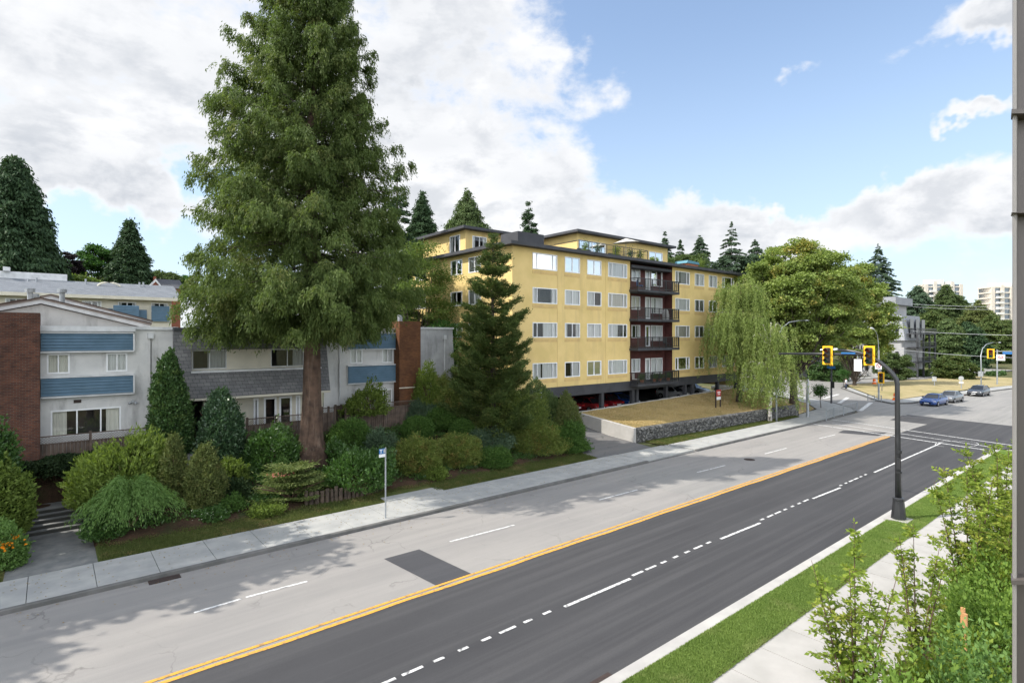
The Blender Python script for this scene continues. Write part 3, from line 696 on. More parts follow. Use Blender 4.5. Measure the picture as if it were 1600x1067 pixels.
for px in (871.5, 950-3): 
    u = SX(px, YF)-.05; MB().box(u-.02, u+.02, YF-.012, YF+.02, 4.24, 15.5).build('expansion_joint', 'yellow_trim', apt)
for i, (u0, u1, zb, zt, lay) in enumerate(wins): window(apt, 'y', YF, (u0+u1)/2, (zb+zt)/2, u1-u0, zt-zb, lay, CUR[(i*7+i//4) % 9])
for i, (u0, u1, zb, zt, lay) in enumerate(lw): window(apt, 'x', YS, (u0+u1)/2, (zb+zt)/2, u1-u0, zt-zb, lay, CUR[(i*5+2) % 9])
# balcony bay
bw = MB(); hs = []
bx = [((986.5, 1000), 'w1'), ((1008, 1015.6), 'd'), ((1017, 1034.8), 'w2')]
FL = [zb-1.02 for zt, zb in RW]
for i, (zt, zb) in enumerate(RW):
    for (a, b), k in bx:
        u0, u1 = SX(a, YR), SX(b, YR); lo = {'w1': zb-.05, 'd': FL[i]+.06, 'w2': zb-.35}[k]
        hs.append((u0, u1, lo, zt-.02, k))
wall_holes(bw, 'y', YR, b0, b1, 3.5, 15.74, [h[:4] for h in hs], .1)
bw.quad((b0, YF-.003, 3.5), (b0, YR, 3.5), (b0, YR, 15.74), (b0, YF-.003, 15.74)); bw.quad((b1, YF-.003, 3.5), (b1, YR, 3.5), (b1, YR, 15.74), (b1, YF-.003, 15.74))
bw.build('bay_wall', 'maroon', apt)
for i, (u0, u1, lo, hi, k) in enumerate(hs):
    if k == 'd':
        window(apt, 'y', YR, (u0+u1)/2, (lo+hi)/2, u1-u0, hi-lo, (), ('full', 'curtain_white'), fw=.16, name='balcony_door')
    else: window(apt, 'y', YR, (u0+u1)/2, (lo+hi)/2, u1-u0, hi-lo, (.5,), CUR[(i*4+1) % 9])
for i, fz in enumerate(FL):
    y0 = 32.95; x0, x1 = b0-.12, SX(1058.5, 33.2)
    s = MB().box(x0, x1, y0, YR-.01, fz-.24, fz); bs = s.build('balcony', 'charcoal' if i else 'charcoal', apt)
    r = MB()
    for zz in (fz+1.05, fz+.12):
        r.bar((x0+.05, y0+.05, zz), (x1-.05, y0+.05, zz), .06); r.bar((x0+.05, y0+.05, zz), (x0+.05, YF-.02, zz), .06); r.bar((x1-.05, y0+.05, zz), (x1-.05, YF-.02, zz), .06)
    for k in range(7): x = x0+.05+(x1-x0-.1)*k/6; r.box(x-.035, x+.035, y0+.015, y0+.085, fz, fz+1.06)
    n = int((x1-x0)/.11)
    for k in range(n): x = x0+.1+(x1-x0-.2)*k/n; r.box(x-.010, x+.010, y0+.04, y0+.06, fz+.12, fz+1.04)
    for k in range(8):
        y = y0+.12+k*.11
        r.box(x0+.04, x0+.06, y-.01, y+.01, fz+.12, fz+1.04); r.box(x1-.06, x1-.04, y-.01, y+.01, fz+.12, fz+1.04)
    rl = r.build('railing', 'black_paint', bs)
# black band, columns, garage
bd = MB().box(YS-.03, YE+.03, YF-.06, YF+.25, 3.36, 4.228); bd.box(YS-.03, YS+.3, YF+.26, 49.9, 3.36, 4.2)
bd.build('dark_band', 'charcoal', apt)
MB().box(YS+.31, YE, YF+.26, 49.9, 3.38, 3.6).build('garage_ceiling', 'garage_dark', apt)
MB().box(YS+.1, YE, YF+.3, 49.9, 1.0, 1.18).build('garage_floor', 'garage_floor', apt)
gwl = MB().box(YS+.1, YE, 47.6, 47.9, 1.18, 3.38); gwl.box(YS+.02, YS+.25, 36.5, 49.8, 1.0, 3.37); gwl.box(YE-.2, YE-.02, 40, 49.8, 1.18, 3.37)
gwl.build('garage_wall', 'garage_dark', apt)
for px in (940, 988, 994.5, 1040.5, 1070, 1081.6, 1121, 1150):
    x = SX(px, YF+.1); MB().box(x-.17, x+.17, YF-.04, YF+.3, 1.1, 3.358).build('column', 'charcoal', apt)
MB().box(YS, YS+.3, YF, YF+.3, 1.1, 3.358).build('column', 'charcoal', apt)
# roof slab and fascia
rf = MB().box(YS-.65, YE+.65, YF-.65, 50.6, 15.75, 16.02); rf.build('roof', 'charcoal_roof', apt)
MB().box(b0+.2, b1-.1, YF-.02, YR-.01, 15.2, 15.45).build('bay_beam', 'charcoal', apt)
def penthouse(x0, x1, y0, y1, z1, fw, lw_):
    m = MB(); wall_holes(m, 'y', y0, x0, x1, 16.03, z1, [(a, b, c, d) for a, b, c, d in fw]); wall_holes(m, 'x', x0, y0, y1, 16.03, z1, [(a, b, c, d) for a, b, c, d in lw_])
    m.quad((x1, y0, 16.03), (x1, y1, 16.03), (x1, y1, z1), (x1, y0, z1)); m.quad((x0, y1, 16.03), (x1, y1, 16.03), (x1, y1, z1), (x0, y1, z1))
    p = m.build('penthouse', 'yellow_stucco', apt)
    MB().box(x0-.7, x1+.7, y0-.7, y1+.7, z1, z1+.24).build('penthouse_roof', 'charcoal_roof', p)
    for a, b, c, d in fw: window(apt, 'y', y0, (a+b)/2, (c+d)/2, b-a, d-c, (.5,), ('sides', 'curtain_white'))
    for a, b, c, d in lw_: window(apt, 'x', x0, (a+b)/2, (c+d)/2, b-a, d-c, (.5,), ('sides', 'curtain_white'))
p1y = 41.6; p1x = 29.0
penthouse(p1x, 37.4, p1y, 49, 18.2, [(SX(738, p1y), SX(760, p1y), 16.35, 17.75)], [(YX(719, p1x), YX(703, p1x), 16.3, 17.9)])
p2y = 37.6; p2x = 39.4
penthouse(p2x, 54.2, p2y, 44.5, 18.55, [(SX(904, p2y), SX(946, p2y), 16.5, 17.95), (SX(1014, p2y), SX(1035, p2y), 16.2, 17.9)], [])
MB().box(31.5, 34.6, 37.2, 39.6, 16.03, 17.75).build('stair_housing', 'charcoal_roof', apt)
ch = MB().box(44.6, 46.4, 44.7, 45.6, 16.03, 19.5); ch.box(44.5, 46.5, 44.6, 45.7, 19.5, 19.62); 
for k in range(3): ch.box(44.75+k*.55, 45.1+k*.55, 44.9, 45.3, 19.62, 19.95)
ch.build('chimney', 'tower_conc', apt)
rl = MB(); xa, xb = SX(905, 34.2), SX(1012, 34.2)
rl.bar((xa, 34.2, 17.05), (xb, 34.2, 17.05), .05); rl.bar((xa, 34.2, 16.6), (xb, 34.2, 16.6), .025)
n = int((xb-xa)/1.2)
for k in range(n+1): x = xa+(xb-xa)*k/n; rl.bar((x, 34.2, 16.02), (x, 34.2, 17.05), .05)
for y in (34.2, 37.4): pass
rl.bar((xa, 34.2, 17.05), (xa, 37.4, 17.05), .05); rl.bar((xb, 34.2, 17.05), (xb, 37.4, 17.05), .05)
rl.build('roof_railing', 'black_paint', apt)
sg = MB().box(SX(842, YF-.1), SX(846.5, YF-.1), YF-.10, YF-.065, 3.42, 4.15); sg.build('no_entry_plate', 'sign_white', apt)
# low things on the lawn edge
kb = MB(); 
for a in range(0, 13): 
    x0 = 35.2+a*2; x1 = min(x0+2, 61.2); za = 1.86+(x0-35.2)*.022
    if x0 < x1: kb.box(x0+.004, x1-.004, YF-.42, YF-.24, 1.0, za+.12)
struct('garage_kerb', kb, 'concrete_new')
def lawn(x, y): return 1.22+(.64+max(0, x-35.2)*.022)*max(0., min(1., (y-26.9)/6.6))+.03*math.sin(x*.8)*math.sin(y*1.1)
def wallD(x): return 27.4-(x-35.1)*.052
def lawn_sheet():
    xs = np.linspace(35.35, 61.4, 60); v = []; f = []
    for x in xs:
        lo = wallD(x)+.35
        for j in range(16): y = lo+(33.57-lo)*j/15; v.append((x, y, lawn(x, y)))
    for i in range(59):
        for j in range(15): a = i*16+j; f.append((a, a+16, a+17, a+1))
    me = bpy.data.meshes.new('building_lawn'); me.from_pydata(v, [], f); me.polygons.foreach_set('use_smooth', [True]*len(f)); link('building_lawn', me, 'dry_lawn', None)['kind'] = 'structure'
lawn_sheet()
def corner_sheet():
    v = []; f = []; xs = np.linspace(61.5, 76, 20)
    for x in xs:
        lo = np.interp(x, [61.5, 68, 73, 76], [26.4, 27.2, 30.2, 33.5]); 
        for j in range(14): y = lo+(48-lo)*j/13; v.append((x, y, .17+1.3*math.exp(-((x-61)/4.5)**2)*min(1, (y-lo)/1.5)))
    for i in range(19):
        for j in range(13): a = i*14+j; f.append((a, a+14, a+15, a+1))
    me = bpy.data.meshes.new('corner_lawn'); me.from_pydata(v, [], f); me.polygons.foreach_set('use_smooth', [True]*len(f)); link('corner_lawn', me, 'dry_lawn', None)['kind'] = 'structure'
corner_sheet()
# rubble wall: individual lumpy stones in one wall mesh
def rubble():
    rg = random.Random(4); xs = np.arange(35.36, 61.0, .12); nz = 12; v = []; f = []
    import mathutils
    for x in xs:
        y = wallD(x)
        for j in range(nz+1):
            z = .08+(1.30-.08)*j/nz
            d = mathutils.noise.voronoi(Vector((x*2.6+.3*math.sin(z*5), .3, z*3.1+.25*math.sin(x*3))))[0]
            e = min(.11, (d[1]-d[0])*.35)
            v.append((x, y-e if 0 < j < nz else y, z))
        v.append((x, y+.36, 1.31))
    m = nz+2
    for i in range(len(xs)-1):
        for j in range(m-1): a = i*m+j; f.append((a, a+m, a+m+1, a+1))
    me = bpy.data.meshes.new('stone_wall'); me.from_pydata(v, [], f)
    tag(link('stone_wall', me, 'stone_wall', None), 'dark grey rubble stone retaining wall along the pavement below the dry lawn', 'wall')
rubble()
cwm = MB()
P0 = (35.02, 27.38); cwm.v = []
for (x0, x1, z0, z1) in ((35.0, 35.28, 1.33, 1.33),):
    n = 0; cwm.v += [(35.0, 27.36, 0), (35.32, 27.36, 0), (35.32, 33.7, 0), (35.0, 33.7, 0), (35.0, 27.36, 1.36), (35.32, 27.36, 1.36), (35.32, 33.7, 1.98), (35.0, 33.7, 1.98)]
    cwm.f += [(0, 3, 2, 1), (4, 5, 6, 7), (0, 1, 5, 4), (1, 2, 6, 5), (2, 3, 7, 6), (3, 0, 4, 7)]
tag(cwm.build('concrete_wall', 'concrete_new', None, bevel=.015), 'pale smooth concrete wall holding the lawn beside the driveway', 'wall')
def strip_sheet():
    xs = np.linspace(36.2, 60, 50); v = []; f = []
    for x in xs:
        for j in range(5): y = 25.52+(wallD(x)-.0-25.52)*j/4; v.append((x, y, .16+.06*j/4))
    for i in range(49):
        for j in range(4): a = i*5+j; f.append((a, a+5, a+6, a+1))
    me = bpy.data.meshes.new('wall_verge'); me.from_pydata(v, [], f); link('wall_verge', me, 'verge_dull', None)['kind'] = 'structure'
strip_sheet()

# ---------------------------------------------------------------- townhouses
TF = 35.0
def siding(mb, x0, x1, y, z0, z1, h=.15):
    z = z0
    while z < z1-.01:
        e = min(z+h, z1)
        mb.quad((x0, y-.055, z+.006), (x1, y-.055, z+.006), (x1, y-.012, e), (x0, y-.012, e)); mb.quad((x0, y-.008, z-.004), (x1, y-.008, z-.004), (x1, y-.055, z+.006), (x0, y-.055, z+.006)); z = e
    mb.quad((x0, y-.035, z0), (x0, y-.035, z1), (x0, y+.02, z1), (x0, y+.02, z0)); mb.quad((x1, y-.035, z0), (x1, y-.035, z1), (x1, y+.02, z1), (x1, y+.02, z0))
lh = thing('townhouse', 'white stucco townhouse with two blue siding bands beside the dark brick chimney wall', 'house', (3, 38, 2.6))
xL, xM, xR = SX(63, TF), SX(207, TF), SX(275, TF)
w = MB(); hs = [(SX(73, TF), SX(109, TF), ZY(100, 583.5, TF), ZY(100, 552.5, TF), (.5,)), (SX(166, TF), SX(199, TF), ZY(180, 580.5, TF), ZY(180, 551.5, TF), (.5,)), (SX(79, TF), SX(189, TF), 3.62, ZY(130, 638.5, TF), (.36, .7))]
wall_holes(w, 'y', TF, xL-3.2, xR+.05, 2.2, 8.86, [h[:4] for h in hs])
w.quad((xR+.05, TF, 2.2), (xR+.05, 45, 2.2), (xR+.05, 45, 8.86), (xR+.05, TF, 8.86)); w.quad((xL-3.2, 45, 2.2), (xR+.05, 45, 2.2), (xR+.05, 45, 8.86), (xL-3.2, 45, 8.86))
w.build('wall', 'white_stucco', lh)
for (a, b, c, d, lay), cu in zip(hs, (('full', 'curtain_beige'), ('full', 'curtain_white'), ('sides', 'curtain_beige'))): window(lh, 'y', TF, (a+b)/2, (c+d)/2, b-a, d-c, lay, cu, fw=.07)
for (za, zb) in ((7.78, 8.66), (5.60, 6.50)):
    m = MB(); m.box(xL+.02, xM, TF-.22, TF-.002, za, zb); m.build('siding_backing', 'white_trim', lh)
    m = MB(); siding(m, xL+.02, xM, TF-.23, za+.03, zb-.01); m.build('siding', 'blue_siding', lh)
    m = MB(); m.box(xL, xM+.03, TF-.32, TF-.003, za-.06, za-.005); m.box(xL, xM+.03, TF-.31, TF-.003, zb+.003, zb+.07); m.box(xM+.005, xM+.07, TF-.30, TF-.003, za, zb); m.build('trim', 'white_trim', lh)
m = MB(); m.box(xL-3.2, xM+.1, TF-.36, TF+.35, 8.76, 9.02); m.box(xM+.1, xR+.1, TF-.12, TF+.35, 8.864, 9.02); m.build('parapet_cap', 'white_trim', lh)
MB().box(xL-3.3, xR+.1, TF+.35, 45.1, 8.862, 8.95).build('flat_roof', 'roof_felt', lh)
# gable roofs showing above the parapet
def gable(parent, xr, xh, zr, ze, y0, y1):
    m = MB(); m.extr_y([(xr-xh, ze), (xr, zr), (xr+xh, ze)], y0+.25, y1); g = m.build('gable', 'white_stucco', parent)
    t = .18; m = MB(); m.extr_y([(xr-xh-.3, ze-.05), (xr, zr+.05), (xr+xh+.3, ze-.05), (xr+xh+.3, ze+t-.02), (xr, zr+t+.05), (xr-xh-.3, ze+t-.02)], y0, y0+.24); m.build('fascia', 'white_trim', g)
    m = MB(); m.extr_y([(xr-xh-.36, ze+t-.015), (xr, zr+t+.06), (xr+xh+.36, ze+t-.015), (xr+xh+.36, ze+t+.05), (xr, zr+t+.12), (xr-xh-.36, ze+t+.05)], y0-.04, y1); m.build('gable_roof', 'roof_felt', g)
    m = MB(); m.extr_y([(xr-xh-.38, ze+t+.051), (xr, zr+t+.121), (xr+xh+.38, ze+t+.051), (xr+xh+.38, ze+t+.11), (xr, zr+t+.18), (xr-xh-.38, ze+t+.11)], y0-.06, y0+.1); m.build('roof_edge', 'roof_edge', g)
gx0 = SX(64, 37.2); gable(lh, gx0, 4.4, 10.15, 8.98, 37.2, 44.0)
gable(lh, gx0+.4, 4.9, 10.75, 9.3, 44.3, 49.0)
def vent(parent, px, pyt, D, r=.10, zb=9.5, cap=True):
    x = SX(px, D); zt = ZY(px, pyt, D); m = MB(); m.tube([(x, D, zb), (x, D, zt-.12)], r, 10); 
    if cap: m.tube([(x, D, zt-.2), (x, D, zt)], r*1.7, 12)
    m.build('vent_pipe', 'galvanized', parent)
for px, py, D, r in ((47, 451, 40, .13), (55, 459, 41, .11), (97, 452, 42.5, .14), (27, 476, 39, .08)): vent(lh, px, py, D, r, 8.9)
# wall light box, vent, small lamp, downpipe
x = SX(235, TF); MB().box(x-.13, x+.13, TF-.16, TF-.003, ZY(235, 529, TF), ZY(235, 521, TF)).build('wall_light', 'white_trim', lh)
MB().bar((x+.02, TF-.03, ZY(235, 529, TF)), (x+.02, TF-.03, 5.0), .03).build('cable', 'dark', lh)
x = SX(121, TF); MB().box(x-.15, x+.15, TF-.03, TF-.002, 5.22, 5.38).build('wall_vent', 'rust', lh)
x = SX(207, TF); m = MB(); m.box(x-.06, x+.06, TF-.1, TF-.002, 5.05, 5.2); m.tube([(x-.1, TF-.18, 5.1), (x-.16, TF-.24, 5.02)], .06, 8); m.tube([(x+.1, TF-.18, 5.1), (x+.16, TF-.24, 5.02)], .06, 8); m.build('flood_light', 'galvanized', lh)
# brick chimney wall at the left
m = MB(); m.box(xL-5.0, xL, 33.9, TF+1.0, 2.0, ZY(40, 489, 34.4)); m.build('brick_wall', 'brick', lh)
MB().box(xL-2.2, xL-1.9, 34.2, 34.5, ZY(40, 489, 34.4), ZY(40, 489, 34.4)+.35).build('chimney_pot', 'galvanized', lh)

# centre unit: grey shingled mansard
ch_ = thing('shingled_townhouse', 'townhouse front clad in weathered grey shingles with a long recessed window strip', 'house', (9, 38, 2.6))
xa, xb = SX(272, 34.6), SX(509, 34.6)
zt, zm1, zm0, zb = ZY(380, 517, 34.6), ZY(360, 546, 34.3), ZY(360, 578, 34.2), ZY(380, 618, 33.9)
def mz(z): return 33.85+(z-zb)/(zt-zb)*.85    # sloping face
m = MB(); wx0, wx1 = SX(300, 34.2), SX(500, 34.2)
xs_ = [xa, wx0, wx1, xb]; zs_ = [zb, zm0, zm1, zt]
for i in range(3):
    for j in range(3):
        if i == 1 and j == 1: continue
        a, b, c, d = xs_[i], xs_[i+1], zs_[j], zs_[j+1]; m.quad((a, mz(c), c), (b, mz(c), c), (b, mz(d), d), (a, mz(d), d))
for xe in (xa, xb): m.quad((xe, mz(zb), zb), (xe, 36, zb), (xe, 36, zt), (xe, mz(zt), zt))
for xe in (wx0, wx1): m.quad((xe, mz(zm0), zm0), (xe, 34.85, zm0), (xe, 34.85, zm1), (xe, mz(zm1), zm1))
m.quad((wx0, mz(zm1), zm1), (wx1, mz(zm1), zm1), (wx1, 34.85, zm1), (wx0, 34.85, zm1))
m.build('shingle_front', 'shingle', ch_)
MB().box(xa-.03, xb+.03, mz(zt)-.08, 45, zt, zt+.16).build('roof', 'charcoal_roof', ch_)
m = MB(); wh = [(SX(300, 34.85), SX(354, 34.85), zm0+.06, zm1-.02, (.5,)), (SX(423, 34.85), SX(499, 34.85), zm0+.06, zm1-.02, (.33, .66))]
wall_holes(m, 'y', 34.85, wx0, wx1, zm0, zm1, [h[:4] for h in wh]); m.build('recess_wall', 'cream', ch_)
for a, b, c, d, lay in wh: window(ch_, 'y', 34.85, (a+b)/2, (c+d)/2, b-a, d-c, lay, ('right', 'curtain_grey'), fw=.05, fm='white_trim')
MB().box(wx0-.05, wx1+.05, mz(zm0)-.1, 34.84, zm0-.10, zm0-.002).build('ledge', 'white_trim', ch_)
MB().box(xa+.02, xb-.02, mz(zb)-.06, 36.4, zb-.12, zb-.003).build('soffit', 'cream', ch_)
# ground floor: patio doors under the overhang
yg = 35.1; m = MB(); gh = [(SX(a, yg), SX(b, yg), 2.75, zb-.32, ()) for a, b in ((396, 404), (412, 432), (436, 456), (462, 469))]
eo = (SX(283, yg), SX(318, yg), 2.4, zb-.12)
wall_holes(m, 'y', yg, xa+.1, xb, 2.2, zb-.12, [h[:4] for h in gh]+[eo], .2); m.build('ground_floor_wall', 'cream', ch_)
for a, b, c, d, lay in gh: window(ch_, 'y', yg, (a+b)/2, (c+d)/2, b-a, d-c, lay, None, fw=.11, name='patio_door')
m = MB(); m.box(eo[0], eo[1], yg+2.0, yg+2.1, 2.4, zb); m.quad((eo[0], yg+.2, 2.4), (eo[0], yg+2, 2.4), (eo[0], yg+2, zb), (eo[0], yg+.2, zb)); m.quad((eo[1], yg+.2, 2.4), (eo[1], yg+2, 2.4), (eo[1], yg+2, zb), (eo[1], yg+.2, zb)); m.build('entry_passage', 'interior', ch_)
MB().box(SX(268, 34.9)-.0, SX(268, 34.9)+.22, TF+.1, 36, 8.6, 9.0).build('roof_flashing', 'roof_edge', ch_)

# right unit
rh = thing('end_townhouse', 'end townhouse of stained stucco with blue siding bands and a tall orange brown brick chimney', 'house', (18, 38, 2.6))
x0 = xb+.01; xs1, xs2, xe = SX(542, TF), SX(619, TF), SX(707, TF)
hs = [(SX(547, TF), SX(566, TF), ZY(556, 567.5, TF), ZY(556, 545, TF), (.5,)), (SX(597, TF), SX(614, TF), ZY(605, 566.5, TF), ZY(605, 544.5, TF), (.5,)), (SX(570, TF), SX(612, TF), ZY(590, 632, TF), ZY(590, 609, TF), (.35, .68))]
m = MB(); wall_holes(m, 'y', TF, x0, xs2+.3, 2.2, 8.95, [h[:4] for h in hs]); m.build('wall', 'white_stucco', rh)
for (a, b, c, d, lay), cu in zip(hs, (('full', 'curtain_white'), ('full', 'curtain_white'), ('sides', 'curtain_beige'))): window(rh, 'y', TF, (a+b)/2, (c+d)/2, b-a, d-c, lay, cu, fw=.06)
for ya, yb in ((547-2, 521), (597, 571)):
    za, zb_ = ZY(580, ya, TF), ZY(580, yb, TF)
    m = MB(); m.box(xs1, xs2, TF-.2, TF-.002, za, zb_); m.build('siding_backing', 'white_trim', rh)
    m = MB(); siding(m, xs1, xs2, TF-.21, za+.02, zb_-.01); m.build('siding', 'blue_siding', rh)
    m = MB(); m.box(xs1-.03, xs2+.03, TF-.28, TF-.003, za-.06, za-.004); m.box(xs1-.03, xs2+.03, TF-.28, TF-.003, zb_+.004, zb_+.06); m.build('trim', 'white_trim', rh)
cx0, cx1 = SX(622, 34.4), SX(655, 34.4)
MB().box(cx0, cx1, 34.2, 35.6, 2.2, ZY(640, 502, 34.3)).build('brick_chimney', 'brick_orange', rh)
MB().box(cx0-.03, cx1+.03, 34.17, 34.2, ZY(640, 606, 34.2), ZY(640, 604.5, 34.2)).build('chimney_band', 'cream', rh)
MB().box(cx0+.3, cx0+.55, 34.8, 35.05, ZY(640, 502, 34.3), ZY(640, 492, 34.3)).build('chimney_pot', 'galvanized', rh)
m = MB(); zt2 = ZY(680, 514, TF); m.v += [(cx1, TF, 2.2), (xe+.35, TF, 2.2), (xe, TF, zt2), (cx1, TF, zt2), (cx1, 45, 2.2), (xe+.35, 45, 2.2), (xe, 45, zt2), (cx1, 45, zt2)]; m.f += [(0, 1, 2, 3), (1, 5, 6, 2), (5, 4, 7, 6), (4, 0, 3, 7)]; m.build('end_wall', 'grey_stucco', rh)
m = MB().box(cx1-.02, xe+.08, TF-.08, 45, zt2, zt2+.12); m.box(x0, cx1-.03, TF-.1, 45, 8.951, 9.08); m.build('parapet_cap', 'white_trim', rh)
x = SX(695, TF-.1); m = MB(); m.tube([(x, TF-.08, 4.0), (x, TF-.08, zt2-.75)], .045, 8); m.box(x-.12, x+.12, TF-.16, TF-.01, zt2-.75, zt2-.45); m.build('downpipe', 'white_trim', rh)
x = SX(531, TF-.1); m = MB(); m.tube([(x, TF-.08, 3.0), (x, TF-.08, 8.9)], .045, 8); m.build('downpipe', 'white_trim', rh)

# ---------------------------------------------------------------- row house up the slope
BF = 72.0
rb = thing('row_house', 'long cream row house with grey shingle roof and blue balcony panels up the slope behind', 'house', (4, 76, 6.4))
bx0, bx1 = SX(-25, BF), SX(268, BF)
def bz(px, py): return ZY(px, py, BF)
ze = 12.62
m = MB(); bh = [(SX(8, BF), SX(42, BF), 11.35, 12.2, (.5,)), (SX(70, BF), SX(96, BF), 11.35, 12.2, (.5,)), (SX(128, BF), SX(158.5, BF), 11.35, 12.2, (.5,)), (SX(184, BF), SX(213, BF), 11.55, 12.2, (.5,)), (SX(175, BF), SX(216, BF), 8.4, 9.15, (.5,)), (SX(236, BF), SX(262, BF), 11.2, 12.2, (.5,))]
wall_holes(m, 'y', BF, bx0, bx1, 5.0, ze, [h[:4] for h in bh]); m.quad((bx1, BF, 5), (bx1, 82, 5), (bx1, 82, ze), (bx1, BF, ze)); m.build('wall', 'cream', rb)
for a, b, c, d, lay in bh: window(rb, 'y', BF, (a+b)/2, (c+d)/2, b-a, d-c, lay, ('sides', 'curtain_white'), fw=.09)
m = MB()
for a, b, ya, yb in ((138, 161, 499, 482), (161, 176, 500, 482), (176, 216, 496, 477), (216, 229, 505, 484), (236, 264, 502, 478)):
    siding(m, SX(a, BF), SX(b, BF), BF-.25-(.5 if a == 176 else 0), ZY(a, ya, BF), ZY(a, yb, BF), .16)
m.build('siding', 'blue_siding', rb)
m = MB(); m.v += [(bx0-.8, BF-.8, ze), (bx1+.9, BF-.8, ze), (bx1+.9, 77, 14.4), (bx0-.8, 77, 14.4), (bx0-.8, BF-.8, ze+.12), (bx1+.9, BF-.8, ze+.12), (bx1+.9, 77, 14.52), (bx0-.8, 77, 14.52), (bx0-.8, 82.8, ze), (bx1+.9, 82.8, ze)]
m.f += [(4, 5, 6, 7), (0, 1, 5, 4), (1, 2, 6, 5), (0, 4, 7, 3), (7, 6, 9, 8)]; m.build('roof', 'roof_shingle', rb)
m = MB(); m.box(bx0-.82, bx1+.92, BF-.86, BF-.805, ze-.2, ze+.14); m.build('gutter', 'cream', rb)
m = MB(); m.box(bx0, SX(105, 77), 76.9, 77.2, 14.3, 15.2); m.box(SX(5, 77), SX(16, 77), 76.4, 77.4, 15.2, 15.6); m.build('roof_parapet', 'white_trim', rb)
for px, py in ((44, 436), (57, 434), (134, 436), (218, 441), (224, 441)): 
    x = SX(px, 76); MB().tube([(x, 76, 13.8), (x, 76, ZY(px, py, 76))], .09, 8).build('vent_pipe', 'galvanized', rb)
m = MB(); x = SX(170, 76); m.tube([(x+math.cos(t)*1.0, 75.5, 14.0+math.sin(t)*.45) for t in np.linspace(0, math.pi, 9)], .12, 6); m.build('roof_vent_hood', 'cream', rb)
rd = thing('brick_house', 'distant red brick house with pale gable trim behind the row house roof', 'house', (20, 100, 8))
D_ = 98; m = MB(); a, b = SX(232, D_), SX(282, D_); c = SX(243, D_); zr = ZY(243, 441, D_); zz = ZY(243, 449.5, D_)
m.box(SX(233, D_), b, D_, D_+8, 6, zz); m.extr_y([(SX(233, D_), zz), (c, zr), (SX(253, D_), zz)], D_-.1, D_+.5); m.build('wall', 'brick_plain', rd)
m = MB(); m.extr_y([(SX(231, D_), zz-.2), (c, zr+.1), (SX(253, D_), zz-.2), (SX(253, D_), zz+.15), (c, zr+.5), (SX(231, D_), zz+.15)], D_-.3, D_-.11); m.build('gable_trim', 'white_trim', rd)
m = MB(); zt3 = ZY(260, 433, D_); m.v += [(c, D_-.1, zr+.4), (b+.5, D_-.3, zz), (b+.5, D_+4, zt3), (c+.5, D_+4, zt3), (SX(253, D_), D_-.1, zz)]; m.f += [(0, 4, 1, 2, 3)]; m.build('roof', 'charcoal_roof', rd)
MB().box(SX(240, D_+3), SX(244, D_+3), D_+3, D_+4, zz, ZY(242, 432, D_+3)).build('chimney', 'brick_plain', rd)

# ---------------------------------------------------------------- mansard apartments beyond the side road, and the far towers
mh = thing('mansard_apartments', 'white mansard roofed apartment block with dark balconies behind the frontage road', 'building', (140, 42, 0))
mS, mD = 136.0, 37.0
m = MB(); m.box(mS, 149, mD, 47, 0, 6.3); m.build('wall', 'dull_stucco', mh)
m = MB(); yy0, yy1 = mD-.3, 47
m.v += [(mS-.5, yy0, 7.7), (149, yy0, 7.7), (149, yy1, 7.7), (mS-.5, yy1, 7.7), (mS+.7, yy0+.9, 13.0), (149, yy0+.9, 13.0), (149, yy1, 13.0), (mS+.7, yy1, 13.0)]
m.f += [(0, 3, 2, 1), (4, 5, 6, 7), (0, 1, 5, 4), (1, 2, 6, 5), (2, 3, 7, 6), (3, 0, 4, 7)]; m.build('mansard_roof', 'mansard', mh)
m = MB(); m.box(mS, 149, mD+.4, 46.5, 6.3, 7.7); m.box(mS+1.5, 147, 39.5, 46, 13, 15.3); m.build('upper_wall', 'dull_stucco', mh)
m = MB(); m.box(mS+.6, 148, 38.6, 46.5, 15.3, 16.9); m.build('penthouse_roof', 'mansard', mh)
for y in (38.2, 39.6, 41.0, 42.4, 43.8):
    for z0, z1, dx in ((8.6, 10.4, -.16), (4.0, 5.4, -.06), (1.2, 2.6, -.06)):
        MB().box(mS+dx-.05, mS+dx+.4, y-.28, y+.28, z0, z1).build('window', 'car_glass', mh)
for k in range(3):
    MB().box(mS+3+k*4, mS+5.4+k*4, mD-.32, mD-.2, 8.2, 12.2).build('window', 'car_glass', mh)
for z in (3.2, 6.3, 9.2):
    m = MB(); m.box(mS+1, 150, mD-2.2, mD-.35, z-.2, z); sl = m.build('balcony', 'charcoal', mh)
    m = MB(); m.bar((mS+1, mD-2.15, z+1), (150, mD-2.15, z+1), .1); m.bar((mS+1, mD-2.15, z+1), (mS+1, mD-.4, z+1), .1)
    for k in range(28): m.bar((mS+1+k*.5, mD-2.15, z), (mS+1+k*.5, mD-2.15, z+1), .06)
    m.build('railing', 'black_paint', sl)
for k in range(4): MB().box(mS+1+k*4.2, mS+1.3+k*4.2, mD-2.2, mD-1.9, 0, 9).build('column', 'charcoal', mh)
mh2 = thing('stucco_apartments', 'low pale apartment block with awning half hidden behind the maple', 'building', (118, 52, 0))
m = MB(); m.box(112, 131, 50, 60, 0, 8.5); m.build('wall', 'dull_stucco', mh2)
for z in (3.0, 5.8):
    m = MB(); m.box(112.5, 130.5, 48.6, 49.99, z-.15, z); b_ = m.build('balcony', 'charcoal', mh2)
    m = MB(); m.bar((112.5, 48.65, z+1), (130.5, 48.65, z+1), .1)
    for k in range(37): m.bar((112.5+k*.5, 48.65, z), (112.5+k*.5, 48.65, z+1), .05)
    m.build('railing', 'black_paint', b_)
